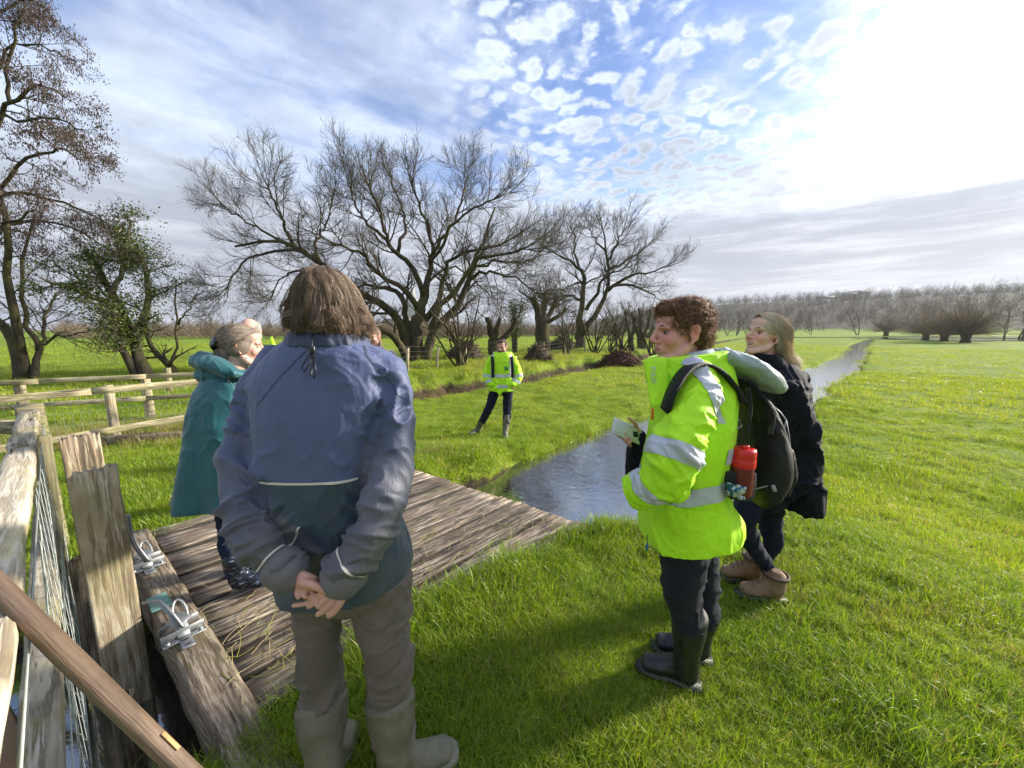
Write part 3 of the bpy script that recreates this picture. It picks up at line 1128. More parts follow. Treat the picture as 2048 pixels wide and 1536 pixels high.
def build_left_fence():
    """two rails and wire netting above the channel, running towards the camera on the left"""
    def at(y, z):
        return Vector((-0.236 - 1.238 * y, y, z))
    a, b = at(2.50, 0), at(0.10, 0)
    root = empty('sluice_fence', (a.x, a.y, tz(a.x, a.y)))
    tag(root, 'weathered two-rail fence with wire netting beside the sluice boards', 'fence')
    d = (b - a)
    L = d.length
    # top rail in two lengths meeting at the stake
    for k, (y0, y1, dz) in enumerate(((2.52, 1.72, 0.0), (1.715, 0.12, -0.012))):
        p, q = at(y0, 1.0 + dz), at(y1, 1.0 + dz)
        r = board('rail', (q - p).length, 0.085, 0.05, M['rail'], 20 + k, 0.003, 12, 0.008)
        keepworld(place(r, (p + q) / 2, q - p), root)
    p, q = at(2.4, 0.47), at(0.12, 0.47)
    r = board('rail', (q - p).length, 0.075, 0.10, M['rail'], 25, 0.003, 14, 0.008)
    keepworld(place(r, (p + q) / 2 + BNRM * 0.012, q - p), root)
    # corner post
    c = at(2.60, 0) + Vector((-0.03, 0.02, 0))
    pb = board('post', 1.9, 0.15, 0.13, M['stake'], 27, 0.003, 10, 0.012)
    keepworld(place(pb, (c.x, c.y, 0.085), (0, 0, 1), (0.61, 0.79, 0)), root)
    # slim stake against the netting
    t, bt = W(84, 872, 2.02), W(128, 1240, 1.98)
    dd = (bt - t)
    pts = [t + dd * s for s in (0, .25, .5, .75, 1.0, 1.5)]
    g = Geo()
    g.tube(pts, [0.034, 0.035, 0.036, 0.036, 0.036, 0.036], 10)
    st = g.obj('stake', M['stake'], None, True)
    keepworld(st, root)
    # rails that turn left from the corner post
    cz = Vector((c.x, c.y, 0))
    for z, w in ((0.86, 0.10), (0.50, 0.09)):
        p = cz + Vector((0, 0, z))
        q = p + Vector((-2.6, 0.55, -0.03))
        r = board('rail', (q - p).length, 0.045, w, M['fence'], 31, 0.002, 6, 0.005)
        keepworld(place(r, (p + q) / 2, q - p), root)
    # wire netting: hexagons between the rails, one part
    P = []
    hx, hz = 0.052, 0.075
    zlo, zhi = -0.30, 0.96
    n = int(2.2 / hx)
    rng = random.Random(3)
    for i in range(n):
        ln = []
        s0 = (i + 0.5) * hx
        m = int((zhi - zlo) / hz)
        for j in range(m + 1):
            off = (0.25 if ((i + j) % 2 == 0) else -0.25) * hx * 2
            off *= 0.93
            for e in (0.0, 0.42):
                y = 2.35 - (s0 + off) * 0.63
                zz = zlo + (j + e) * hz
                pnt = at(y, zz) + BNRM * (0.050 + 0.008 * math.sin(zz * 9 + i * .3))
                ln.append((pnt.x, pnt.y, pnt.z))
        P.append(ln)
    P = np.array(P)
    V, F = tubes(P, np.full(P.shape[:2], 0.0016), 3, False)
    nt = link('wire_netting', np_mesh('wire_netting', V, F), M['wire'])
    nt['kind'] = 'stuff'
    keepworld(nt, root)
    for z in (-0.3, 0.35, 0.95):
        p, q = at(2.4, z) + BNRM * 0.052, at(0.2, z) + BNRM * 0.052
        keepworld(Geo().tube([p, (p + q) / 2 + Vector((0, 0, -.01)), q], 0.0024, 5).obj('line_wire', M['wire']), root)


build_left_fence()


def build_handle():
    a, b = W(-118, 1062, 0.705), W(372, 1538, 0.610)
    d = (b - a)
    t = (0.02 - a.z) / d.z
    e = a + d * t
    L = (e - a).length
    n = 16
    xs = np.linspace(-L / 2, L / 2, n)
    rr = 0.0180 + 0.0008 * np.sin(xs * 9)
    rr[0] *= 0.8
    g = Geo().tube([(x, 0.003 * math.sin(x * 4), 0) for x in xs], rr, 20)
    root = empty('wooden_pole', (e.x, e.y, 0))
    o = g.obj('shaft', M['handle'], None, True)
    place(o, (a + e) / 2, d, (0, -1, 0.3))
    keepworld(o, root)
    # bare chip in the bark
    q = W(340, 1482, 0.616)
    chip = Geo().box((0, 0, 0), (0.045, 0.008, 0.003), None, 0.001).obj('bare_chip', simple_mat('bare_wood', (0.50, 0.30, 0.12), 0.6, 0.2, 60, 0, 0.1))
    s = (q - a).dot(d.normalized())
    ax = a + d.normalized() * s
    out = (Vector((0, 0, CAM_H)) - ax)
    out = (out - out.dot(d.normalized()) * d.normalized()).normalized()
    side = d.normalized().cross(out)
    out = (out * 0.75 - side * 0.66).normalized()
    place(chip, ax + out * 0.0173, d, out)
    keepworld(chip, root)
    tag(root, 'smooth brown round pole leaning on the fence rail above the sluice', 'pole')


build_handle()

# offcut propped at the fence foot beside the pole
ob = board('plywood_offcut', 0.52, 0.36, 0.018, simple_mat('brown_ply', (0.21, 0.135, 0.085), 0.6, 0.25, 18, 0, 0.1), 51, 0.001, 6, 0.003)
p = W(20, 1545, 0.86)
place(ob, p + Vector((-0.09, -0.1, -0.03)), (0.70, -0.30, -0.62), (0.5, -0.55, 0.67))
tag(ob, 'brown plywood offcut leaning on the fence beside the round pole', 'board')


def wire_run(root, pts, z, mat, sag=0.02, r=0.003, name='wire'):
    P = []
    for i in range(len(pts) - 1):
        a, b = pts[i], pts[i + 1]
        for t in np.linspace(0, 1, 6)[:-1]:
            q = a + (b - a) * t
            P.append((q.x, q.y, q.z + z - sag * 4 * t * (1 - t)))
    q = pts[-1]
    P.append((q.x, q.y, q.z + z))
    keepworld(Geo().tube(P, r, 4).obj(name, mat), root)


def build_back_fences():
    # front run: round posts, two rails, stock netting
    runs = [
        dict(lab='pale two-rail fence with round posts and stock netting, nearer the sluice', A=W(-160, 808, 4.75), B=W(520, 752, 6.2), posts=(-80, 210, 420), round=True, tops=(797, 768), rails=((811, 765), (905, 815)), gap=0),
    ]
    # fence one
    f1 = empty('post_and_rail_fence', (-6.3, 5.45, -0.2))
    tag(f1, 'pale two-rail fence on round posts with stock netting, nearer the sluice boards', 'fence')
    yA, yB = 5.0, 6.35                       # distances at pixel x = 0 and 390

    def on(px, py):
        t = px / 390.0
        return W(px, py, yA + (yB - yA) * t)
    for (l, r_, h) in (((-190, 816), (640, 742), 0.10), ((-190, 930), (640, 790), 0.095)):
        p, q = on(*l), on(*r_)
        # keep the rails level with one another in depth
        for k in range(3):
            s0, s1 = k / 3, (k + 1) / 3
            a, b = p + (q - p) * s0, p + (q - p) * s1
            o = board('rail', (b - a).length - 0.004, 0.04, h, M['fence'], 60 + k, 0.002, 8, 0.005)
            keepworld(place(o, (a + b) / 2, b - a), f1)
    for px, top, bot in ((-110, 800, 930), (212, 772, 900), (480, 752, 860)):
        t = on(px - 2, top)
        back = Vector((-0.03, 0.07, 0))
        g0 = tz(t.x, t.y)
        pts = [Vector((t.x, t.y, z)) + back for z in (g0 - 0.3, g0 + 0.3, (g0 + t.z) / 2 + 0.2, t.z)]
        g = Geo().tube(pts, [0.066, 0.064, 0.062, 0.060], 12)
        o = g.obj('post', M['fence_post'], None, True)
        keepworld(o, f1)
    # stock netting: verticals and line wires
    p, q = on(-150, 905), on(560, 812)
    pz, qz = tz(p.x, p.y), tz(q.x, q.y)
    off = Vector((-0.02, 0.09, 0))
    P = []
    for t in np.linspace(0, 1, 46):
        a = p + (q - p) * t + off
        g0 = pz + (qz - pz) * t
        P.append([(a.x, a.y, g0 + 0.02), (a.x, a.y, g0 + 0.4), (a.x, a.y, g0 + 0.8)])
    P = np.array(P)
    V, F = tubes(P, np.full(P.shape[:2], 0.0016), 3, False)
    o = link('stock_netting', np_mesh('stock_netting', V, F), M['wire'])
    o['kind'] = 'stuff'
    keepworld(o, f1)
    A3, B3 = Vector((p.x, p.y, pz)) + off, Vector((q.x, q.y, qz)) + off
    for z in (0.05, 0.2, 0.36, 0.55, 0.8):
        wire_run(f1, [A3, (A3 + B3) / 2, B3], z, M['wire'], 0.01, 0.0022, 'line_wire')
    # fence two, behind: square posts
    f2 = empty('post_and_rail_fence', (-8.2, 6.9, -0.2))
    tag(f2, 'two-rail fence with square-topped posts, standing behind the round-post fence', 'fence')
    yA, yB = 6.6, 7.6
    for px, top in ((-140, 772), (37, 762), (289, 749), (560, 738)):
        t = on(px, top)
        g0 = tz(t.x, t.y)
        o = board('post', t.z - g0 + 0.4, 0.12, 0.12, M['fence_post'], 80 + px % 7, 0.002, 6, 0.008)
        keepworld(place(o, (t.x, t.y, (t.z + g0 - 0.4) / 2), (0, 0, 1), (0.3, 0.95, 0)), f2)
    for (l, r_, h) in (((-190, 776), (640, 738), 0.09), ((-190, 828), (640, 776), 0.09)):
        p, q = on(*l), on(*r_)
        for k in range(4):
            s0, s1 = k / 4, (k + 1) / 4
            a, b = p + (q - p) * s0 + Vector((0, .09, 0)), p + (q - p) * s1 + Vector((0, .09, 0))
            o = board('rail', (b - a).length - 0.004, 0.04, h, M['fence'], 90 + k, 0.002, 6, 0.005)
            keepworld(place(o, (a + b) / 2, b - a), f2)
    # lone round post behind, by the leaning thorn
    t = W(334, 736, 9.6)
    g0 = tz(t.x, t.y)
    o = Geo().tube([(t.x, t.y, g0 - .2), (t.x, t.y, (g0 + t.z) / 2), (t.x + .01, t.y, t.z)], [0.075, 0.072, 0.07], 12).obj('fence_post', M['stake'], None, True)
    tag(o, 'lone round mossy post beneath the leaning thorn trees', 'post')
    # sleeper lying in the grass at the fence foot
    c = G(290, 875, -0.14)
    o = board('timber_sleeper', 1.15, 0.14, 0.13, M['post_dark'], 71, 0.004, 8, 0.012)
    place(o, (c.x, c.y, tz(c.x, c.y) + 0.07), (0.93, 0.28, 0))
    tag(o, 'old grey sleeper lying in straw at the foot of the round-post fence', 'timber')


build_back_fences()


M['wire_dark'] = simple_mat('rusty_wire', (0.16, 0.15, 0.13), 0.6, 0.2, 40, 0.4, 0)


def build_wire_fence():
    """thin stakes and wires along the far bank in front of the big bare tree"""
    root = empty('wire_fence', tuple(G(933, 735, 0.05)))
    tag(root, 'thin wire fence on wooden stakes along the far bank before the bare trees', 'fence')
    st = [(700, 772, 738), (770, 757, 723), (815, 750, 718), (872, 742, 709), (933, 735, 704), (1004, 729, 700), (1070, 722, 694), (1088, 719, 689), (1130, 713, 689), (1170, 708, 686), (1192, 707, 686), (1245, 702, 684), (1300, 699, 682)]
    tops = []
    for k, (px, yb, yt) in enumerate(st):
        b = G(px, yb, 0.05)
        g0 = tz(b.x, b.y)
        h = max(0.8, W(px, yt, b.y).z - g0)
        lean = 0.12 if k == 3 else random.Random(k).uniform(-.06, .06)
        pts = [(b.x, b.y, g0 - 0.25), (b.x + lean * .5, b.y, g0 + h / 2), (b.x + lean, b.y, g0 + h)]
        o = Geo().tube(pts, [0.05, 0.048, 0.045], 8).obj('stake', M['fence_post'], None, True)
        keepworld(o, root)
        tops.append(Vector((b.x, b.y, g0)))
    for z in (0.15, 0.32, 0.5, 0.68, 0.85):
        wire_run(root, tops, z, M['wire_dark'], 0.01, 0.0028)


build_wire_fence()
# ------------------------------------------------------------------ trees
def bark_mat(name, c1, c2, moss, moss_amt):
    m, N, b, out = new_mat(name)
    pos = N.add('ShaderNodeTexCoord').outputs['Object']
    n = N.noise(N.scale(pos, (9, 9, 2.2)), 1.0, 5, 0.65, 0.5)
    c = N.mix(N.step(n, 0.3, 0.7), c1, c2)
    if moss_amt:
        c = N.mix(N.math('MULTIPLY', N.step(N.noise(pos, 1.3, 4, 0.6), 0.42, 0.66), moss_amt), c, moss)
    N.put(b.inputs['Base Color'], c)
    b.inputs['Roughness'].default_value = 0.95
    b.inputs['Specular IOR Level'].default_value = 0.2
    bump(N, b, n, 0.7, 0.03)
    return m


M['bark'] = bark_mat('bark', (0.035, 0.028, 0.020), (0.105, 0.085, 0.058), (0.10, 0.105, 0.025), 0.55)
M['twig'] = bark_mat('twig', (0.045, 0.035, 0.024), (0.115, 0.092, 0.062), (0.1, 0.1, 0.03), 0.2)
M['twig_pale'] = bark_mat('pale_twig', (0.09, 0.072, 0.05), (0.20, 0.165, 0.115), (0.14, 0.14, 0.05), 0.3)
M['twig_red'] = bark_mat('red_twig', (0.05, 0.025, 0.02), (0.12, 0.06, 0.045), (0.07, 0.06, 0.03), 0.2)
M['willow'] = bark_mat('willow_twig', (0.13, 0.098, 0.068), (0.25, 0.19, 0.135), (0.15, 0.14, 0.06), 0.2)


def grow(P, R, n, t0, ang, length, k, up, wig, rng, rmin=0.005, rfac=0.6, t1=1.0, taper=0.65, spread=None):
    """children of the branches P (B,K,3), R (B,K); every branch gets n of them"""
    B, K, _ = P.shape
    tt = t0 + (t1 - t0) * (np.arange(n)[None] + rng.random((B, n))) / n
    f = tt * (K - 1)
    i = np.minimum(f.astype(int), K - 2)
    fr = (f - i)[..., None]
    bi = np.arange(B)[:, None]
    A, Bp = P[bi, i], P[bi, i + 1]
    pos = A + (Bp - A) * fr
    T = Bp - A
    T /= np.linalg.norm(T, axis=2, keepdims=True) + 1e-9
    r0 = R[bi, i] * (1 - fr[..., 0]) + R[bi, i + 1] * fr[..., 0]
    rv = rng.normal(size=T.shape)
    if spread is not None:
        rv = rv * np.array(spread)
    rv -= (rv * T).sum(2, keepdims=True) * T
    rv /= np.linalg.norm(rv, axis=2, keepdims=True) + 1e-9
    a = rng.uniform(ang[0], ang[1], (B, n))[..., None]
    D = T * np.cos(a) + rv * np.sin(a)
    L = rng.uniform(length[0], length[1], (B, n)) * (1.15 - taper * tt)
    pos, D, L, r0 = pos.reshape(-1, 3), D.reshape(-1, 3), L.reshape(-1), r0.reshape(-1)
    m = len(pos)
    C = np.zeros((m, k, 3))
    C[:, 0] = pos
    st = (L / (k - 1))[:, None]
    for q in range(1, k):
        D = D + rng.normal(0, wig, D.shape)
        D[:, 2] += up
        D /= np.linalg.norm(D, axis=1, keepdims=True)
        C[:, q] = C[:, q - 1] + D * st
    rs = np.maximum(r0 * rfac, rmin)
    rr = rs[:, None] * np.linspace(1, 0.35, k)[None]
    rr = np.maximum(rr, rmin * 0.6)
    return C, rr


def pixel_limbs(limbs, y0, K, rng, bulge=1.0):
    """limbs traced on the picture at the tree's own distance, each bending to its own depth"""
    P, R = [], []
    for pts, r0, r1, dy in limbs:
        w = []
        for j, (px, py) in enumerate(pts):
            t = j / (len(pts) - 1)
            w.append(W(px, py, y0 + dy * t))
        q = densify(w, K)
        q[1:-1] += rng.normal(0, 0.05 * bulge, (K - 2, 3))
        P.append(q)
        R.append(r0 + (r1 - r0) * np.linspace(0, 1, K) ** 0.8)
    return np.array(P), np.array(R)


def emit_tree(name, label, base, wood, twigs, cat='tree', group=None, mats=('bark', 'twig'), extra=()):
    root = empty(name, base)
    tag(root, label, cat, group)
    g = Geo()
    for P, R, n in wood:
        g.add(*tubes(P, R, n, True))
    keepworld(g.obj('trunk', M[mats[0]], None, True), root)
    if twigs:
        g = Geo()
        for P, R, n in twigs:
            g.add(*tubes(P, R, n, False))
        keepworld(g.obj('crown', M[mats[1]], None, False), root)
    for o in extra:
        keepworld(o, root)
    return root


def big_tree():
    rng = np.random.default_rng(7)
    y0 = 17.4
    limbs = [
        # fused stems
        ([(836, 740), (834, 700), (832, 655), (842, 620), (851, 590)], 0.50, 0.22, 0.0),
        ([(822, 738), (818, 705), (808, 670), (800, 640), (770, 613), (727, 591), (690, 562), (640, 522), (594, 483), (566, 463), (530, 456), (470, 478)], 0.34, 0.05, -1.5),
        ([(852, 738), (858, 690), (872, 655), (913, 617), (928, 585), (944, 538), (955, 503), (972, 447), (990, 375)], 0.33, 0.05, 1.0),
        ([(815, 735), (805, 698), (777, 664), (735, 652), (690, 660), (650, 640)], 0.26, 0.08, -2.5),
        ([(828, 690), (812, 640), (810, 606), (795, 585), (765, 575), (735, 572), (700, 580)], 0.22, 0.05, -1.0),
        ([(851, 592), (858, 545), (865, 492), (858, 440), (842, 374), (824, 300)], 0.20, 0.04, 0.8),
        ([(850, 598), (828, 530), (795, 497), (774, 461), (766, 420), (759, 374), (741, 310)], 0.17, 0.04, -1.8),
        ([(836, 620), (815, 585), (788, 566), (745, 537), (723, 497), (691, 482), (660, 475)], 0.18, 0.04, -2.8),
        ([(850, 640), (875, 602), (887, 555), (901, 515), (944, 490), (994, 476), (1046, 436)], 0.20, 0.04, 2.0),
        ([(862, 660), (884, 610), (915, 575), (938, 535), (970, 505), (1020, 495), (1070, 470)], 0.19, 0.04, -2.0),
        ([(938, 560), (965, 545), (994, 546), (1040, 560), (1080, 590)], 0.11, 0.03, -0.8),
        ([(640, 522), (632, 483), (640, 447), (656, 410), (665, 350)], 0.12, 0.03, 1.0),
        ([(594, 483), (572, 430), (562, 400), (548, 350), (538, 310)], 0.11, 0.03, -0.8),
        ([(566, 463), (520, 430), (480, 400), (440, 365)], 0.08, 0.03, 1.0),
        ([(865, 492), (895, 440), (915, 390), (930, 330), (935, 290)], 0.12, 0.03, 1.6),
        ([(858, 520), (890, 470), (905, 420), (960, 370), (1000, 345)], 0.11, 0.03, -1.8),
        ([(774, 461), (735, 420), (715, 375), (700, 320)], 0.10, 0.03, -1.5),
        ([(795, 497), (810, 440), (805, 390), (790, 330), (780, 280)], 0.11, 0.03, 2.2),
        ([(600, 490), (545, 492), (500, 510), (470, 545), (450, 580)], 0.09, 0.03, -0.6),
        ([(944, 538), (990, 520), (1040, 520), (1080, 500)], 0.10, 0.03, 1.2),
        ([(700, 575), (650, 545), (600, 540), (560, 560), (540, 600)], 0.09, 0.03, 1.5),
        ([(842, 600), (860, 560), (905, 530), (950, 560), (985, 600)], 0.10, 0.03, 3.0),
    ]
    limbs = [([(px, py if py > 540 else 540 - (540 - py) * 0.76) for px, py in pts], a, b, dy) for pts, a, b, dy in limbs]
    P, R = pixel_limbs(limbs, y0, 14, rng)
    R *= 0.82
    c1, r1 = grow(P[1:], R[1:], 11, 0.30, (0.5, 1.15), (1.3, 2.5), 8, 0.05, 0.13, rng, 0.014, 0.42)
    tip, rt = grow(P[4:], R[4:], 5, 0.85, (0.15, 0.7), (1.2, 1.9), 8, 0.07, 0.12, rng, 0.014, 0.6, taper=0)
    c1, r1 = np.vstack([c1, tip]), np.vstack([r1, rt])
    c2, r2 = grow(c1, r1, 9, 0.22, (0.45, 1.0), (0.7, 1.4), 6, 0.08, 0.15, rng, 0.0075, 0.55)
    c3, r3 = grow(c2, r2, 9, 0.15, (0.4, 0.95), (0.3, 0.75), 4, 0.10, 0.15, rng, 0.0042, 0.6)
    # drooping fringe on the low outer branches
    low = c2[(c2[:, 0, 2] < 3.8)]
    lr = r2[(c2[:, 0, 2] < 3.8)]
    d1, dr = grow(low[::2], lr[::2], 3, 0.4, (0.5, 1.2), (0.6, 1.3), 5, -0.22, 0.14, rng, 0.006, 0.6)
    base = W(836, 740, y0)
    emit_tree('bare_tree', 'huge spreading bare tree with many fused stems behind the grey-haired man in blue', (base.x, base.y, tz(base.x, base.y)),
              [(P, R, 10), (c1, r1, 6)], [(c2, r2, 4), (c3, r3, 3), (d1, dr, 3)])


def tree_two():
    rng = np.random.default_rng(17)
    y0 = 29.8
    limbs = [
        ([(1161, 712), (1161, 690), (1162, 668), (1163, 650)], 0.55, 0.42, 0),
        ([(1160, 660), (1157, 626), (1168, 579), (1168, 532), (1152, 512), (1136, 498), (1112, 485)], 0.34, 0.05, -1.5),
        ([(1165, 664), (1180, 640), (1200, 616), (1213, 579), (1217, 521), (1209, 462), (1204, 415)], 0.34, 0.05, 1.0),
        ([(1172, 620), (1195, 579), (1202, 553), (1222, 535), (1250, 520)], 0.20, 0.05, -1),
        ([(1216, 575), (1240, 565), (1274, 567), (1305, 585), (1322, 600)], 0.18, 0.04, 1.2),
        ([(1215, 578), (1244, 551), (1270, 537), (1305, 530), (1335, 515)], 0.18, 0.04, -1.4),
        ([(1217, 525), (1246, 507), (1274, 485), (1300, 460)], 0.16, 0.04, 2),
        ([(1168, 540), (1150, 480), (1150, 440), (1140, 415)], 0.14, 0.04, 1.5),
        ([(1163, 600), (1140, 588), (1118, 592), (1095, 600)], 0.15, 0.04, 1.0),
        ([(1168, 560), (1150, 560), (1128, 575)], 0.13, 0.04, -2),
        ([(1216, 500), (1235, 460), (1245, 430)], 0.14, 0.04, -1.5),
        ([(1213, 480), (1190, 450), (1180, 425)], 0.12, 0.04, 2),
    ]
    limbs = [([(px, py if py > 600 else 600 - (600 - py) * 0.80) for px, py in pts], a, b, dy) for pts, a, b, dy in limbs]
    P, R = pixel_limbs(limbs, y0, 10, rng, 1.3)
    R *= 0.85
    c1, r1 = grow(P[1:], R[1:], 9, 0.3, (0.45, 1.1), (1.6, 2.8), 7, 0.06, 0.14, rng, 0.018, 0.42)
    tip, rt = grow(P[1:], R[1:], 3, 0.92, (0.1, 0.5), (1.6, 2.4), 7, 0.08, 0.12, rng, 0.025, 0.7, taper=0)
    c1, r1 = np.vstack([c1, tip]), np.vstack([r1, rt])
    c2, r2 = grow(c1, r1, 8, 0.2, (0.4, 1.0), (0.8, 1.7), 5, 0.08, 0.15, rng, 0.010, 0.6)
    c3, r3 = grow(c2, r2, 6, 0.2, (0.4, 0.95), (0.4, 0.9), 3, 0.08, 0.14, rng, 0.007, 0.6)
    b = W(1161, 708, y0)
    emit_tree('bare_tree', 'tall bare tree with two leaning stems standing right of the pollard', (b.x, b.y, tz(b.x, b.y)),
              [(P, R, 8), (c1, r1, 5)], [(c2, r2, 3), (c3, r3, 3)])


def pollard(label, y0, limbs, shoots, seed, group=None):
    rng = np.random.default_rng(seed)
    P, R = pixel_limbs(limbs, y0, 8, rng, 0.6)
    c1, r1 = grow(P[1:], R[1:], shoots, 0.45, (0.3, 1.2), (0.7, 1.9), 6, 0.10, 0.12, rng, 0.012, 0.12, taper=0)
    r1 = np.minimum(r1, 0.022)
    c2, r2 = grow(c1, r1, 4, 0.25, (0.4, 0.9), (0.3, 0.8), 4, 0.06, 0.14, rng, 0.007, 0.6)
    px, py = limbs[0][0][0]
    b = W(px, py, y0)
    emit_tree('pollard_tree', label, (b.x, b.y, tz(b.x, b.y)), [(P, R, 9)], [(c1, r1, 4), (c2, r2, 3)], group=group)


def shrub_mesh(seed, h, w, nst, lv=3, up=0.05):
    """bare multi-stemmed shrub or young tree about the origin"""
    rng = np.random.default_rng(seed)
    az = rng.uniform(0, 6.28, nst)
    P = np.zeros((nst, 7, 3))
    D = np.stack([np.cos(az) * w / h * rng.uniform(.2, .9, nst), np.sin(az) * w / h * rng.uniform(.2, .9, nst), np.ones(nst)], axis=1)
    D /= np.linalg.norm(D, axis=1, keepdims=True)
    P[:, 0] = rng.normal(0, 0.05 * w, (nst, 3)) * np.array([1, 1, 0])
    for k in range(1, 7):
        D = D + rng.normal(0, 0.13, D.shape)
        D[:, 2] += up
        D /= np.linalg.norm(D, axis=1, keepdims=True)
        P[:, k] = P[:, k - 1] + D * h * rng.uniform(0.13, 0.17, (nst, 1))
    R = np.linspace(0.022, 0.007, 7)[None] * h * rng.uniform(.5, 1.0, (nst, 1))
    c1, r1 = grow(P, R, 7, 0.15, (0.4, 1.1), (0.22 * h, 0.42 * h), 5, 0.06, 0.16, rng, 0.0022 * h, 0.55)
    out = [(c1, r1, 3)]
    c2, r2 = grow(c1, r1, 5, 0.2, (0.4, 1.0), (0.09 * h, 0.2 * h), 4, 0.06, 0.16, rng, 0.0016 * h, 0.6)
    out.append((c2, r2, 3))
    if lv > 3:
        c3, r3 = grow(c2, r2, 4, 0.2, (0.4, 1.0), (0.05 * h, 0.1 * h), 3, 0.06, 0.14, rng, 0.0013 * h, 0.6)
        out.append((c3, r3, 3))
    g1, g2 = Geo(), Geo()
    g1.add(*tubes(P, R, 6, True))
    for q in out:
        g2.add(*tubes(*q, False))

    def mk(g, nm):
        by = {}
        for f in g.F:
            by.setdefault(f.shape[1], []).append(f)
        return np_mesh(nm, np.concatenate(g.V), [np.concatenate(v) for v in by.values()])
    return mk(g1, 'trunk'), mk(g2, 'crown')


def place_tree(meshes, name, label, base, s, rz, mats, cat='tree', group=None):
    root = empty(name, base, rz)
    root.scale = (s, s, s)
    tag(root, label, cat, group)
    for me, nm, mt in zip(meshes, ('trunk', 'crown'), mats):
        o = bpy.data.objects.new(nm, me)
        if not me.materials:
            me.materials.append(M[mt])
        col.objects.link(o)
        o.parent = root
    return root


def leaf_cloud(name, pts, size, mat, rng, flat=0.5, droop=False):
    """one part: small folded leaves at the given points"""
    n = len(pts)
    a = rng.normal(size=(n, 3))
    a /= np.linalg.norm(a, axis=1, keepdims=True)
    if droop:
        a = a * np.array([.4, .4, .3]) + np.array([0, 0, -1.0])
        a /= np.linalg.norm(a, axis=1, keepdims=True)
    b = np.cross(a, rng.normal(size=(n, 3)))
    b /= np.linalg.norm(b, axis=1, keepdims=True)
    c = np.cross(a, b)
    s = size * rng.uniform(0.6, 1.3, (n, 1))
    w = s * flat
    V = np.stack([pts - a * s * .5, pts + b * w * .5 + c * w * .12, pts + a * s * .5, pts - b * w * .5 + c * w * .12], axis=1)
    i = np.arange(n * 4).reshape(n, 4)
    me = np_mesh(name, V.reshape(-1, 3), i)
    o = link(name, me, mat)
    return o


def leaf_mat(name, c1, c2, trans=0.25, rough=0.45):
    m, N, b, out = new_mat(name)
    g = N.add('ShaderNodeNewGeometry')
    r = g.outputs['Random Per Island']
    c = N.mix(r, c1, c2)
    N.put(b.inputs['Base Color'], c)
    b.inputs['Roughness'].default_value = rough
    tr = N.add('ShaderNodeBsdfTranslucent')
    N.put(tr.inputs['Color'], N.mix(1.0, c, (1.3, 1.3, 0.6), 'MULTIPLY'))
    mx = N.add('ShaderNodeMixShader')
    mx.inputs[0].default_value = trans
    N.l.new(b.outputs[0], mx.inputs[1])
    N.l.new(tr.outputs[0], mx.inputs[2])
    N.l.new(mx.outputs[0], out.inputs['Surface'])
    return m


M['ivy'] = leaf_mat('ivy_leaves', (0.028, 0.050, 0.009), (0.125, 0.155, 0.026))
M['catkin'] = leaf_mat('catkins', (0.030, 0.018, 0.016), (0.085, 0.050, 0.042), 0.1, 0.8)


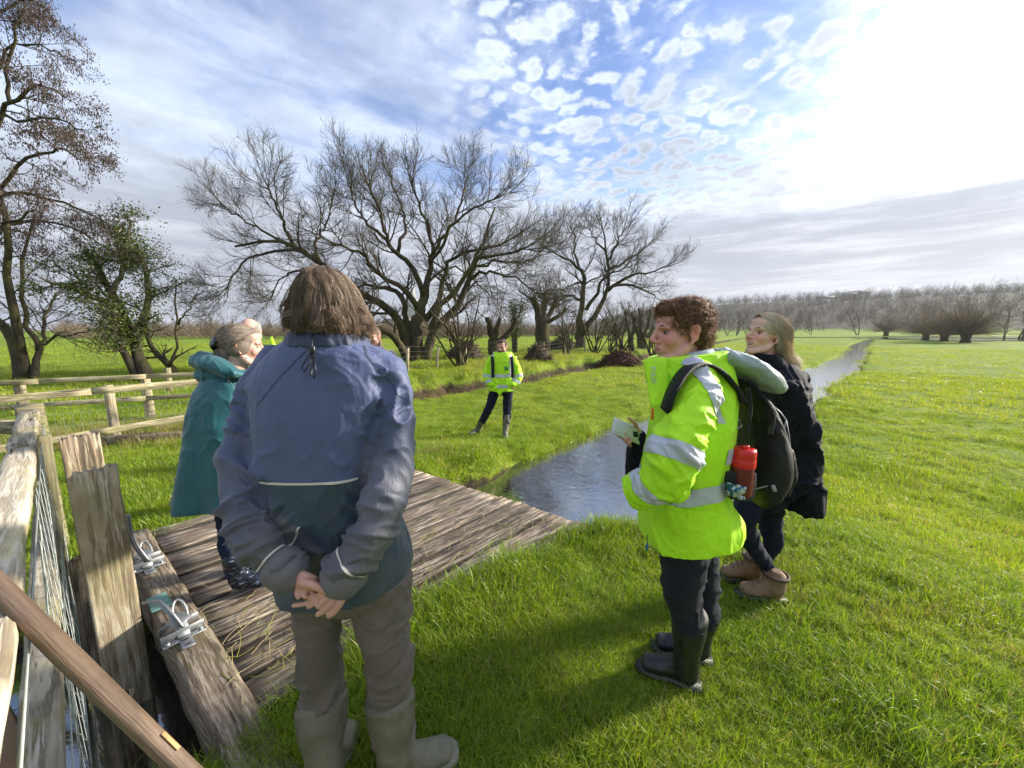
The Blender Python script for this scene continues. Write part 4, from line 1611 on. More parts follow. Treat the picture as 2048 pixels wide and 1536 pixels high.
def ivy_thorn():
    """ivy-covered leaning thorn behind the fences, and the bare stems beside it"""
    rng = np.random.default_rng(23)
    y0 = 11.8
    limbs = [
        ([(292, 772), (288, 730), (270, 690), (248, 640), (225, 590), (200, 540), (170, 500)], 0.20, 0.06, 0.2),
        ([(282, 770), (262, 728), (240, 690), (232, 650), (225, 620)], 0.13, 0.06, -0.6),
        ([(270, 690), (285, 640), (300, 590), (290, 540), (270, 490)], 0.12, 0.05, 0.7),
        ([(248, 640), (205, 600), (165, 580), (125, 570), (90, 560)], 0.11, 0.04, -0.6),
        ([(225, 590), (240, 540), (250, 490), (262, 440)], 0.08, 0.03, 0.5),
    ]
    P, R = pixel_limbs(limbs, y0, 9, rng, 0.7)
    c1, r1 = grow(P, R, 10, 0.3, (0.5, 1.2), (0.7, 1.6), 6, 0.03, 0.2, rng, 0.012, 0.4)
    c2, r2 = grow(c1, r1, 6, 0.2, (0.5, 1.1), (0.35, 0.8), 4, 0.02, 0.2, rng, 0.006, 0.6)
    c3, r3 = grow(c2, r2, 4, 0.2, (0.5, 1.1), (0.2, 0.45), 3, 0.02, 0.2, rng, 0.004, 0.6)
    # ivy follows the stems and thicker branches
    pts = []
    for B, rr, sp in ((P[:, 3:], R[:, 3:], 0.30), (c1, r1, 0.17)):
        q = B.reshape(-1, 3)
        for k in range(120 if sp > .2 else 44):
            pts.append(q + rng.normal(0, sp, q.shape))
    pts = np.vstack(pts)
    keep = (fbm(pts, 1.6, 2, 3) > -0.30) & (pts[:, 2] > 0.9)
    pts = pts[keep]
    iv = leaf_cloud('ivy_foliage', pts, 0.060, M['ivy'], rng, 0.85)
    b = W(290, 768, y0)
    emit_tree('thorn_tree', 'leaning thorn tree smothered in green ivy behind the pale fences', (b.x, b.y, tz(b.x, b.y)),
              [(P, R, 9)], [(c1, r1, 4), (c2, r2, 3), (c3, r3, 3)], mats=('bark', 'twig_pale'), extra=(iv,))
    # slanting bare thorn to its right
    limbs = [([(352, 772), (348, 748), (330, 722), (308, 706), (296, 680), (288, 640)], 0.15, 0.05, 0.2),
             ([(338, 733), (352, 700), (356, 650), (350, 600), (352, 560)], 0.05, 0.02, 0.3),
             ([(356, 650), (375, 620), (392, 590)], 0.035, 0.015, 0.1)]
    P, R = pixel_limbs(limbs, 12.6, 8, rng, 0.6)
    c1, r1 = grow(P, R, 11, 0.3, (0.5, 1.2), (0.5, 1.25), 6, 0.03, 0.2, rng, 0.010, 0.4)
    c2, r2 = grow(c1, r1, 6, 0.2, (0.5, 1.1), (0.25, 0.6), 4, 0.02, 0.2, rng, 0.005, 0.6)
    b = W(352, 768, 12.6)
    emit_tree('thorn_tree', 'small bare thorn with a slanting stem beside the ivy-covered one', (b.x, b.y, tz(b.x, b.y)),
              [(P, R, 8)], [(c1, r1, 4), (c2, r2, 3)], mats=('bark', 'twig'))


def alder():
    """tall tree at the left with dark catkins hanging in the crown"""
    rng = np.random.default_rng(29)
    y0 = 12.2
    limbs = [
        ([(42, 772), (40, 735), (28, 690), (10, 650), (-30, 610), (-60, 540), (-80, 440), (-95, 300), (-90, 120)], 0.24, 0.07, 0.5),
        ([(52, 772), (48, 730), (42, 690), (30, 640), (22, 590), (12, 540), (15, 480), (0, 400), (-30, 320), (-20, 200)], 0.20, 0.06, -0.6),
        ([(72, 770), (72, 730), (75, 695), (62, 660), (48, 620), (42, 570), (50, 500), (70, 430)], 0.14, 0.04, 0.6),
        ([(75, 700), (88, 660), (95, 620), (112, 585)], 0.08, 0.03, 0.4),
        ([(76, 698), (100, 675), (140, 668), (180, 660)], 0.06, 0.02, -0.5),
        ([(-30, 320), (-5, 250), (20, 205), (55, 175), (95, 175), (130, 195)], 0.10, 0.025, -1.2),
        ([(20, 205), (15, 150), (25, 90), (40, 30), (50, -40)], 0.07, 0.025, -0.5),
        ([(-80, 440), (-30, 400), (40, 385), (110, 400), (170, 425), (235, 465)], 0.10, 0.02, -0.6),
        ([(-20, 400), (30, 340), (90, 300), (130, 300), (165, 320)], 0.08, 0.02, -1.4),
        ([(-90, 120), (-50, 60), (0, 20), (60, 0), (100, 20)], 0.07, 0.02, -1.0),
        ([(10, 450), (60, 440), (120, 450), (190, 480), (250, 520)], 0.07, 0.02, 0.8),
        ([(-30, 200), (30, 240), (85, 235), (130, 245), (165, 260)], 0.06, 0.02, -2.0),
        ([(-60, 540), (-20, 480), (30, 440), (70, 420)], 0.08, 0.03, -1.5),
        ([(-30, 250), (0, 130), (40, 90), (90, 95), (135, 120)], 0.06, 0.02, 0.3),
    ]
    P, R = pixel_limbs(limbs, y0, 12, rng, 0.7)
    R *= 0.78
    c1, r1 = grow(P[3:], R[3:], 12, 0.2, (0.4, 1.1), (0.7, 1.6), 6, -0.03, 0.16, rng, 0.010, 0.45)
    c1b, r1b = grow(P[:3], R[:3], 9, 0.35, (0.4, 1.1), (1.0, 2.0), 6, 0.0, 0.16, rng, 0.010, 0.25)
    c1, r1 = np.vstack([c1, c1b]), np.vstack([r1, r1b])
    c2, r2 = grow(c1, r1, 9, 0.2, (0.4, 1.0), (0.3, 0.75), 5, -0.05, 0.16, rng, 0.0045, 0.6)
    c3, r3 = grow(c2, r2, 4, 0.2, (0.4, 1.0), (0.15, 0.35), 3, -0.08, 0.14, rng, 0.0035, 0.6)
    top = c3[c3[:, 0, 2] > 3.6]
    pts = np.vstack([top[:, 1], top[:, 2]] + [top[:, 1 + k % 2] + rng.normal(0, 0.05, top[:, 2].shape) for k in range(4)])
    ct = leaf_cloud('catkins', pts, 0.060, M['catkin'], rng, 0.42, True)
    b = W(50, 768, y0)
    emit_tree('alder_tree', 'tall many-stemmed alder hung with dark catkins at the fences', (b.x, b.y, tz(b.x, b.y)),
              [(P, R, 9)], [(c1, r1, 4), (c2, r2, 3), (c3, r3, 3)], extra=(ct,))


def brush_pile(name, label, px, py, w, h, n, seed, mat, dist=None):
    """heaped cut branches"""
    rng = np.random.default_rng(seed)
    b = G(px, py, 0.05) if dist is None else W(px, py, dist)
    g0 = tz(b.x, b.y)
    a = rng.uniform(0, 6.28, n)
    rr = np.sqrt(rng.random(n))
    cx, cy = rr * np.cos(a) * w / 2 * .85, rr * np.sin(a) * w / 2 * .6
    cz = h * (1 - rr ** 2.2) * rng.random(n) ** 0.6
    d = rng.normal(size=(n, 3)) * np.array([1, 0.8, 0.38])
    d[:, 2] += 0.25 * (rng.random(n))
    d /= np.linalg.norm(d, axis=1, keepdims=True)
    L = rng.uniform(0.35, 0.9, n)[:, None] * w * 0.42
    c = np.stack([cx, cy, cz], axis=1)
    P = np.stack([c - d * L * .5, c + rng.normal(0, .03, c.shape), c + d * L * .5], axis=1)
    P[..., 2] = np.maximum(P[..., 2], 0.01)
    R = np.stack([np.full(n, 1.0), np.full(n, 0.8), np.full(n, 0.4)], axis=1) * rng.uniform(0.008, 0.028, (n, 1))
    g = Geo().add(*tubes(P + np.array([b.x, b.y, g0]), R, 4, True))
    # dense dark heart so that no light shows through
    u = np.linspace(0, 2 * np.pi, 18, endpoint=False)
    rows = []
    for k, t in enumerate(np.linspace(0, 1, 6)):
        q = math.cos(t * math.pi / 2) * 0.80
        jitter = 1 + rng.normal(0, 0.06, 18)
        rows.append(np.column_stack([np.cos(u) * w / 2 * q * jitter, np.sin(u) * w / 2 * .7 * q * jitter, np.full(18, h * 0.80 * math.sin(t * math.pi / 2)) * jitter]))
    V = np.array(rows).reshape(-1, 3) + np.array([b.x, b.y, g0 - 0.02])
    i = np.arange(6 * 18).reshape(6, 18)
    nx = np.roll(i, -1, axis=1)
    g.add(V, np.stack([i[:-1], nx[:-1], nx[1:], i[1:]], axis=-1).reshape(-1, 4))
    o = g.obj(name, M[mat])
    tag(o, label, 'brush pile')
    return o


big_tree()
tree_two()
pollard('stout pollard with three cut stubs beside a brush pile', 24.0,
        [([(1085, 716), (1086, 690), (1084, 660), (1082, 634)], 0.52, 0.42, 0), ([(1078, 640), (1074, 615), (1064, 598)], 0.26, 0.20, -.3), ([(1084, 640), (1088, 612), (1091, 588)], 0.24, 0.18, .2),
         ([(1088, 640), (1103, 622), (1116, 592)], 0.20, 0.13, .3), ([(1088, 650), (1106, 638), (1122, 628), (1131, 616)], 0.16, 0.10, -.4)], 26, 41)
pollard('squat pollard with Y-shaped cut stubs behind the bearded man', 20.0,
        [([(990, 732), (988, 700), (988, 680)], 0.36, 0.32, 0), ([(986, 684), (980, 655), (975, 636)], 0.20, 0.15, -.2), ([(990, 684), (994, 655), (1000, 636)], 0.16, 0.11, .2),
         ([(990, 688), (1012, 672), (1027, 655), (1034, 636)], 0.17, 0.12, .3)], 5, 42)
pollard('mossy pollard with a fan of upright cut limbs beyond the heap of red twigs', 30.0,
        [([(1285, 704), (1284, 690), (1283, 675)], 0.40, 0.38, 0), ([(1280, 680), (1270, 650), (1262, 625)], 0.16, 0.10, -.3), ([(1282, 680), (1280, 645), (1278, 618)], 0.16, 0.11, .2),
         ([(1284, 680), (1296, 650), (1300, 620)], 0.16, 0.11, .4), ([(1286, 682), (1310, 655), (1325, 632)], 0.15, 0.09, -.2)], 14, 43)
pollard('slim pollard stem with broken stubs before the far hedgerow', 27.0,
        [([(1262, 706), (1262, 690), (1261, 670)], 0.22, 0.20, 0), ([(1260, 674), (1254, 645), (1250, 622)], 0.12, 0.08, -.3), ([(1262, 674), (1268, 650), (1270, 634)], 0.10, 0.07, .2)], 12, 44)
ivy_thorn()
alder()
brush_pile('brush_pile', 'domed heap of cut dark branches below the huge spreading tree', 930, 722, 2.0, 1.0, 420, 51, 'twig')
brush_pile('brush_pile', 'heap of cut branches round the foot of the stout pollard', 1076, 724, 1.5, 0.8, 300, 52, 'twig')
brush_pile('brush_pile', 'low heap of cut branches between the stout pollard and the tall bare tree', 1124, 702, 2.4, 1.1, 260, 53, 'twig')
brush_pile('brush_pile', 'dark red twiggy heap lying on the ditch bank', 1240, 716, 2.6, 0.85, 700, 54, 'twig_red')

SH = [shrub_mesh(200, 3.2, 2.6, 7, 4), shrub_mesh(201, 3.0, 2.2, 6, 4), shrub_mesh(202, 8.0, 5.5, 3, 4), shrub_mesh(203, 9.0, 6.0, 2, 4)]
# bare shrubs among the pollards
for k, (px, py, s, lab) in enumerate([
        (920, 738, 1.05, 'wiry bare hawthorn growing through the domed brush heap'), (1135, 712, .95, 'bare thicket shrub just right of the stout pollard'),
        (1190, 710, 1.0, 'bare shrub at the foot of the tall two-stemmed tree'), (1222, 706, 1.15, 'many-stemmed bare shrub behind the heap of red twigs'),
        (1245, 702, 1.2, 'bare upright shrub between the slim pollard and red twig heap'), (1310, 702, 1.2, 'bare shrub right of the fan-shaped mossy pollard'),
        (700, 742, 1.15, 'bare shrub under the left limbs of the huge spreading tree')]):
    b = G(px, py, 0.05)
    place_tree(SH[k % 2], 'bare_shrub', lab, (b.x, b.y, tz(b.x, b.y)), s, k * 1.3, ('twig', 'twig'), 'shrub')


def ivy_bush():
    rng = np.random.default_rng(61)
    b = W(1030, 726, 22.5)
    g0 = tz(b.x, b.y)
    P = np.array([[(b.x + dx * t + .08 * math.sin(t * 5 + dx * 9), b.y, g0 + 2.9 * t) for t in np.linspace(0, 1, 8)] for dx in (-.25, .05, .3)])
    R = np.linspace(0.09, 0.03, 8)[None].repeat(3, 0)
    c1, r1 = grow(P, R, 8, 0.3, (0.5, 1.1), (0.4, 0.9), 5, 0.05, 0.18, rng, 0.01, 0.4)
    q = np.vstack([P[:, 3:].reshape(-1, 3), c1.reshape(-1, 3)])
    pts = np.vstack([q + rng.normal(0, 0.16, q.shape) for k in range(26)])
    pts = pts[(fbm(pts, 2.2, 2, 5) > -0.15) & (pts[:, 2] > g0 + 0.7)]
    iv = leaf_cloud('ivy_foliage', pts, 0.075, M['ivy'], rng, 0.8)
    emit_tree('ivy_tree', 'narrow dark ivy-covered tree right behind the bearded man', (b.x, b.y, g0), [(P, R, 7)], [(c1, r1, 4)], extra=(iv,))


ivy_bush()


def pollard_willow(label, px, py, dist, h, n, seed, wide):
    rng = np.random.default_rng(seed)
    b = W(px, py, dist)
    g0 = tz(b.x, b.y)
    th = h * 0.14
    T = np.array([[(b.x, b.y, g0 - 0.2), (b.x + .06 * h * .1, b.y, g0 + th * .5), (b.x, b.y, g0 + th), (b.x, b.y, g0 + th * 1.25)]])
    TR = np.array([[0.07, 0.052, 0.075, 0.04]]) * h
    az = rng.uniform(0, 6.28, n)
    el = np.arccos(rng.uniform(-0.12, 1, n))
    D = np.stack([np.sin(el) * np.cos(az) * wide, np.sin(el) * np.sin(az) * wide, np.cos(el)], axis=1)
    D /= np.linalg.norm(D, axis=1, keepdims=True)
    P = np.zeros((n, 6, 3))
    P[:, 0] = np.array([b.x, b.y, g0 + th * 1.05]) + D * h * 0.03
    L = h * (rng.uniform(0.30, 0.80, n) * (0.85 + 0.25 * np.sin(az * 2 + seed) + 0.12 * np.sin(az * 5 + 2 * seed)))[:, None] / 5
    for k in range(1, 6):
        D = D + rng.normal(0, 0.05, D.shape)
        D[:, 2] += 0.05
        D /= np.linalg.norm(D, axis=1, keepdims=True)
        P[:, k] = P[:, k - 1] + D * L
    R = np.linspace(1, 0.4, 6)[None] * rng.uniform(0.0018, 0.0042, (n, 1)) * h * .75
    c1, r1 = grow(P, R, 10, 0.15, (0.2, 0.7), (h * .10, h * .28), 4, 0.04, 0.10, rng, 0.0009 * h, 0.6)
    emit_tree('pollard_willow', label, (b.x, b.y, g0), [(T, TR, 10)], [(P, R, 4), (c1, r1, 3)], mats=('bark', 'willow'))


pollard_willow('large pollard willow with upright brown shoots beside the flood pools', 1929, 690, 56, 9.2, 330, 71, 1.0)
pollard_willow('bushy pollard willow standing in the flood water behind the large one', 1887, 685, 63, 8.6, 260, 72, 1.05)
pollard_willow('low spreading pollard willow at the left end of the flood pools', 1850, 681, 78, 9.2, 260, 73, 1.15)
pollard_willow('round-headed pollard willow alone beside the far river bend', 1771, 674, 118, 11.0, 220, 74, .95)

rng_t = random.Random(5)
# far single trees of the river meadow, right of the people
for k, (px, py, dist, s) in enumerate([(1712, 671, 140, 1.3), (1455, 668, 120, 1.05), (1475, 668, 126, 1.15), (1492, 668, 135, 1.05), (1540, 668, 150, 1.3), (1566, 668, 155, 1.3), (1620, 670, 150, .8),
                                       (2010, 672, 100, 1.2), (2046, 674, 85, 1.5), (1395, 668, 110, 1.1), (1420, 668, 115, .9), (1352, 672, 80, .8), (1332, 674, 70, .75)]):
    b = W(px, py, dist)
    place_tree(SH[2 + k % 2], 'bare_tree', 'bare winter tree standing far across the river meadow', (b.x, b.y, tz(b.x, b.y) - .2), s, k * 2.1, ('twig', 'twig'), 'tree', 'bare trees across the river meadow')
for k, (px, py, dist, s) in enumerate([(425, 690, 70, .75), (452, 690, 74, .62), (470, 688, 80, .7), (515, 690, 70, .6), (545, 688, 78, .6), (610, 690, 80, .65), (660, 688, 85, .7), (905, 690, 70, .62), (960, 688, 78, .7), (1010, 688, 84, .75), (1040, 688, 80, .7)]):
    b = W(px, py, dist)
    place_tree(SH[2 + k % 2], 'bare_tree', 'pale bare tree in the hedgerow across the left pasture', (b.x, b.y, tz(b.x, b.y) - .2), s, k * 1.7, ('twig', 'twig_pale'), 'tree', 'bare trees in the far left hedgerow')


def far_woods():
    rng = np.random.default_rng(81)
    tre = [shrub_mesh(210 + k, 9.0, 7.0, 3, 3)[1] for k in range(3)]
    shr = [shrub_mesh(220 + k, 3.0, 4.0, 9, 3)[1] for k in range(3)]
    # hedgerow across the left pasture and behind the pollards
    P, S = [], []
    for k in range(820):
        a = rad(rng.uniform(-62, 22))
        d = 88 + rng.normal(0, 7) + 40 * max(0, math.sin(a * 1.6 + .4))
        P.append((d * math.sin(a) / max(.55, math.cos(a)) * .75, d))
        S.append(rng.uniform(0.7, 1.5))
    P = np.array(P)
    P3 = np.column_stack([P, terrain(P) - .1])
    scatter('far_hedgerow', 'brown bare hedgerow along the far edge of the left pasture', P3, rng.uniform(0, 6.28, len(P3)), S, shr, M['willow'], 'hedgerow')
    P, S = [], []
    for k in range(520):
        a = rad(rng.uniform(-64, 40))
        d = rng.uniform(150, 300)
        P.append((d * math.tan(a), d))
        S.append(rng.uniform(0.55, 1.15))
    P = np.array(P)
    P3 = np.column_stack([P, terrain(P) - .3])
    scatter('far_woodland', 'grey-brown belt of bare trees along the far horizon', P3, rng.uniform(0, 6.28, len(P3)), S, tre, M['twig'], 'woodland')
    # hill woods
    P, S = [], []
    while len(P) < 5200:
        x, y = rng.uniform(150, 900), rng.uniform(190, 780)
        if y < 0.55 * x - 60 or x < 0.25 * y:
            continue
        P.append((x, y))
        S.append(rng.uniform(0.7, 1.5))
    P = np.array(P)
    z = terrain(P)
    S = np.array(S)
    ok = (z > 3) | (rng.random(len(z)) < .22)
    P3 = np.column_stack([P, z - .5])[ok]
    scatter('hill_woodland', 'bare brown woodland covering the hill beyond the river meadow', P3, rng.uniform(0, 6.28, len(P3)), S[ok], tre, M['twig_wood'], 'woodland')


M['twig_wood'] = bark_mat('wood_twig', (0.085, 0.070, 0.060), (0.17, 0.14, 0.12), (0.08, 0.09, 0.05), 0.3)
far_woods()


# ------------------------------------------------------------------ far buildings
M['spire_stone'] = simple_mat('spire_stone', (0.36, 0.35, 0.34), 0.9, 0.15, 0.2, 0, 0)
M['roof_slate'] = simple_mat('roof_slate', (0.20, 0.19, 0.19), 0.8, 0.2, 0.5, 0, 0)
M['pale_render'] = simple_mat('pale_render', (0.62, 0.60, 0.55), 0.85, 0.1, 0.5, 0, 0)
M['brick'] = simple_mat('red_brick', (0.30, 0.15, 0.10), 0.9, 0.2, 2.0, 0, 0)
M['dark_glass'] = simple_mat('dark_glass', (0.03, 0.035, 0.04), 0.15, 0.1, 1.0, 0, 0)


def spire():
    d = 780.0
    b = W(828, 668, d)
    root = empty('church', (b.x, b.y, 0))
    tag(root, 'tall grey church spire rising behind the huge spreading tree', 'church')
    z1, z2 = 64, 121
    Geo().box((0, 0, z1 / 2), (17, 17, z1), None, .5).obj('tower', M['spire_stone'], root)
    n = 8
    a = np.arange(n) / n * 2 * np.pi + np.pi / 8
    V = np.vstack([np.column_stack([7.5 * np.cos(a), 7.5 * np.sin(a), np.full(n, z1)]), [[0, 0, z2]]])
    F = np.column_stack([np.arange(n), np.roll(np.arange(n), -1), np.full(n, n)])
    link('spire', np_mesh('spire', V, F), M['spire_stone'], root)
    for sx in (-1, 1):
        for sy in (-1, 1):
            V = np.array([(sx * 7.4 + dx, sy * 7.4 + dy, z1) for dx, dy in ((-1.2, -1.2), (1.2, -1.2), (1.2, 1.2), (-1.2, 1.2))] + [(sx * 7.4, sy * 7.4, z1 + 16)])
            link('pinnacle', np_mesh('pinnacle', V, np.array([[0, 1, 4], [1, 2, 4], [2, 3, 4], [3, 0, 4]])), M['spire_stone'], root)
    Geo().box((25, 0, 12), (70, 22, 24), None, .5).obj('nave', M['spire_stone'], root)
    V = np.array([(-10, -11, 24), (60, -11, 24), (60, 11, 24), (-10, 11, 24), (-10, 0, 35), (60, 0, 35)])
    link('roof', np_mesh('roof', V, [np.array([[0, 1, 5, 4], [2, 3, 4, 5]]), np.array([[0, 4, 3], [1, 2, 5]])]), M['roof_slate'], root)


def house(px, py, dist, w, dp, h, rz, wall, lab):
    b = W(px, py, dist)
    g0 = tz(b.x, b.y)
    root = empty('house', (b.x, b.y, g0 - .5), rz)
    tag(root, lab, 'house')
    Geo().box((0, 0, h / 2), (w, dp, h), None, .05).obj('wall', M[wall], root)
    e = .4
    V = np.array([(-w / 2 - e, -dp / 2 - e, h), (w / 2 + e, -dp / 2 - e, h), (w / 2 + e, dp / 2 + e, h), (-w / 2 - e, dp / 2 + e, h), (-w / 2 - e, 0, h + dp * .42), (w / 2 + e, 0, h + dp * .42)])
    rf = link('roof', np_mesh('roof', V, [np.array([[0, 1, 5, 4], [2, 3, 4, 5], [0, 3, 2, 1]]), np.array([[0, 4, 3], [1, 2, 5]])]), M['roof_slate'], root)
    Geo().box((w * .3, 0, h + dp * .42), (.9, .9, 2.0), None, .03).obj('chimney', M['brick'], rf)
    for k in range(3):
        for z in ((1.5, 4.2) if h > 4.5 else (1.6,)):
            Geo().box((-w * .33 + k * w * .33, -dp / 2 - .02, z), (1.1, .08, 1.3), None, .01).obj('window', M['dark_glass'], root)


spire()
house(1712, 640, 400, 14, 9, 6, rad(-40), 'pale_render', 'pale house with a slate roof on the wooded hillside')
house(1642, 660, 380, 14, 8, 4, rad(-30), 'pale_render', 'low white house at the foot of the wooded hill')
house(1690, 655, 390, 11, 8, 5, rad(-35), 'brick', 'red brick house among trees below the hill')
house(636, 672, 170, 11, 8, 5.5, rad(15), 'brick', 'red brick house beyond the left hedgerow')
house(800, 668, 200, 16, 8, 5, rad(5), 'pale_render', 'cream house half hidden behind the huge tree trunk')
# ------------------------------------------------------------------ people: toolkit
def ellipsoid(c, r, rot=None, nu=20, nv=12):
    u = np.linspace(0, 2 * np.pi, nu, endpoint=False)
    v = np.linspace(0, np.pi, nv + 1)[1:-1]
    P = np.stack([np.outer(np.sin(v), np.cos(u)), np.outer(np.sin(v), np.sin(u)), np.outer(np.cos(v), np.ones(nu))], axis=-1).reshape(-1, 3)
    P = np.vstack([P, [[0, 0, 1], [0, 0, -1]]]) * np.asarray(r)
    if rot is not None:
        P = P @ np.asarray(rot.to_3x3()).T
    n = len(v)
    i = np.arange(n * nu).reshape(n, nu)
    nx = np.roll(i, -1, axis=1)
    q = np.stack([i[:-1], i[1:], nx[1:], nx[:-1]], axis=-1).reshape(-1, 4)
    t1 = np.column_stack([np.full(nu, n * nu), i[0], nx[0]])
    t2 = np.column_stack([np.full(nu, n * nu + 1), nx[-1], i[-1]])
    return P + np.asarray(tuple(c)), [q, t1, t2]


def limb(pts, radii, n=16, seg=6, side=(1, 0, 0)):
    """closed tapered tube; radii are numbers or (across 'side', other) pairs; round ends"""
    p = np.asarray([tuple(q) for q in pts], dtype=np.float64)
    r = np.array([(q, q) if np.isscalar(q) else q for q in radii], dtype=np.float64)
    k = max(3, (len(p) - 1) * seg + 1)
    C = densify(p, k)
    s = np.linspace(0, len(p) - 1, k)
    R = np.column_stack([np.interp(s, np.arange(len(p)), r[:, j]) for j in (0, 1)])
    T = np.gradient(C, axis=0)
    T /= np.linalg.norm(T, axis=1, keepdims=True)
    # rounded ends
    e0, e1 = C[0] - T[0] * R[0].min() * .55, C[-1] + T[-1] * R[-1].min() * .55
    C = np.vstack([[e0], C, [e1]])
    R = np.vstack([R[:1] * .45, R, R[-1:] * .45])
    T = np.vstack([T[:1], T, T[-1:]])
    sd = np.asarray(side, dtype=np.float64)
    U = sd[None] - (T @ sd)[:, None] * T
    U /= np.linalg.norm(U, axis=1, keepdims=True) + 1e-9
    Vv = np.cross(T, U)
    a = np.arange(n) / n * 2 * np.pi
    ring = C[:, None] + U[:, None] * (np.cos(a)[None, :, None] * R[:, 0][:, None, None]) + Vv[:, None] * (np.sin(a)[None, :, None] * R[:, 1][:, None, None])
    m = len(C)
    i = np.arange(m * n).reshape(m, n)
    nx = np.roll(i, -1, axis=1)
    q = np.stack([i[:-1], nx[:-1], nx[1:], i[1:]], axis=-1).reshape(-1, 4)
    return ring.reshape(-1, 3), [q, i[0, ::-1][None], i[-1][None]]


def plimb(pts, radii, n=16, seg=6, side=(1, 0, 0)):
    """limb whose radii were measured on the picture: undo the stretch of the wide lens off its axis"""
    p = np.mean([tuple(q) for q in pts], axis=0)
    f = 1 / math.sqrt(1 + (p[0] / p[1]) ** 2)
    return limb(pts, [r * f if np.isscalar(r) else (r[0] * f, r[1] * f) for r in radii], n, seg, side)


class Shell:
    """stack of rings traced on the picture: (px left, py left, px right, py right, distance, half depth)"""
    def __init__(s, rings, k=40, n=44, ex=2.3):
        L = np.array([W(r[0], r[1], r[4]) for r in rings])
        Rr = np.array([W(r[2], r[3], r[4]) for r in rings])
        ry = np.array([r[5] for r in rings])
        # half the silhouette seen from an angle comes from the depth of the ring: keep the traced width
        C, Hf = (L + Rr) / 2, (Rr - L) / 2
        hx = np.linalg.norm(Hf, axis=1)
        k_ = C[:, 0] / C[:, 1]
        rx = np.sqrt(np.maximum(hx ** 2 - (k_ * ry) ** 2, (0.45 * hx) ** 2))
        L, Rr = C - Hf * (rx / hx)[:, None], C + Hf * (rx / hx)[:, None]
        s.L, s.R = densify(L, k), densify(Rr, k)
        s.ry = np.interp(np.linspace(0, len(rings) - 1, k), np.arange(len(rings)), ry)
        s.k, s.n, s.ex = k, n, ex

    def at(s, phi, t, scale=1.0):
        """phi 0 = right in the picture, pi/2 = away from the camera"""
        phi, t = np.asarray(phi, dtype=float), np.asarray(t, dtype=float)
        f = np.clip(t, 0, 1) * (s.k - 1)
        i = np.minimum(f.astype(int), s.k - 2)
        w = (f - i)[..., None]
        L = s.L[i] * (1 - w) + s.L[i + 1] * w
        R = s.R[i] * (1 - w) + s.R[i + 1] * w
        ry = s.ry[i] * (1 - w[..., 0]) + s.ry[i + 1] * w[..., 0]
        c = (L + R) / 2
        h = (R - L) / 2
        cs, sn = np.cos(phi), np.sin(phi)
        e = 2 / s.ex
        cx = np.sign(cs) * np.abs(cs) ** e
        sy = np.sign(sn) * np.abs(sn) ** e
        sc = np.asarray(scale)[..., None] if np.ndim(scale) else scale
        d = np.zeros_like(c)
        d[..., 1] = ry * sy
        return c + (h * cx[..., None] + d) * sc

    def mesh(s):
        a = np.arange(s.n) / s.n * 2 * np.pi
        t = np.linspace(0, 1, s.k)
        P = s.at(a[None].repeat(s.k, 0), t[:, None].repeat(s.n, 1))
        i = np.arange(s.k * s.n).reshape(s.k, s.n)
        nx = np.roll(i, -1, axis=1)
        q = np.stack([i[:-1], i[1:], nx[1:], nx[:-1]], axis=-1).reshape(-1, 4)
        return P.reshape(-1, 3), [q, i[0][None], i[-1, ::-1][None]]


def fuse(shapes, voxel, smooth=4, dec=None):
    """union of closed shapes as one smooth surface -> mesh datablock"""
    g = Geo()
    for V, F in shapes:
        g.add(V, F)
    by = {}
    for f in g.F:
        by.setdefault(f.shape[1], []).append(f)
    me = np_mesh('tmp', np.concatenate(g.V), [np.concatenate(v) for v in by.values()])
    bm = bmesh.new()
    bm.from_mesh(me)
    bmesh.ops.recalc_face_normals(bm, faces=bm.faces)
    bm.to_mesh(me)
    bm.free()
    o = bpy.data.objects.new('tmp', me)
    col.objects.link(o)
    md = o.modifiers.new('r', 'REMESH')
    md.mode = 'VOXEL'
    md.voxel_size = voxel
    if smooth:
        ms = o.modifiers.new('s', 'SMOOTH')
        ms.factor = 0.5
        ms.iterations = smooth
    if dec:
        mdc = o.modifiers.new('d', 'DECIMATE')
        mdc.ratio = dec
    dg = bpy.context.evaluated_depsgraph_get()
    out = bpy.data.meshes.new_from_object(o.evaluated_get(dg), depsgraph=dg)
    bpy.data.objects.remove(o)
    bpy.data.meshes.remove(me)
    out.materials.clear()
    return out


def get_co(me):
    V = np.zeros(len(me.vertices) * 3, dtype=np.float32)
    me.vertices.foreach_get('co', V)
    return V.reshape(-1, 3).astype(np.float64)


def get_no(me):
    V = np.zeros(len(me.vertices) * 3, dtype=np.float32)
    me.vertices.foreach_get('normal', V)
    return V.reshape(-1, 3).astype(np.float64)


def set_co(me, V):
    me.vertices.foreach_set('co', np.asarray(V, dtype=np.float32).ravel())
    me.update()


def smooth_shade(me):
    me.polygons.foreach_set('use_smooth', np.ones(len(me.polygons), dtype=bool))


def set_col(me, C, name='tint'):
    a = me.color_attributes.new(name, 'FLOAT_COLOR', 'POINT')
    a.data.foreach_set('color', np.column_stack([C, np.ones(len(C))]).astype(np.float32).ravel())


def along(V, pts):
    """arc length along and distance to a polyline"""
    p = np.asarray([tuple(q) for q in pts], dtype=np.float64)
    best = np.full(len(V), 1e9)
    s = np.zeros(len(V))
    acc = 0
    for i in range(len(p) - 1):
        d = p[i + 1] - p[i]
        L = np.linalg.norm(d)
        t = np.clip(((V - p[i]) @ d) / (L * L), 0, 1)
        dist = np.linalg.norm(V - (p[i] + t[:, None] * d), axis=1)
        m = dist < best
        best = np.where(m, dist, best)
        s = np.where(m, acc + t * L, s)
        acc += L
    return s, best, acc


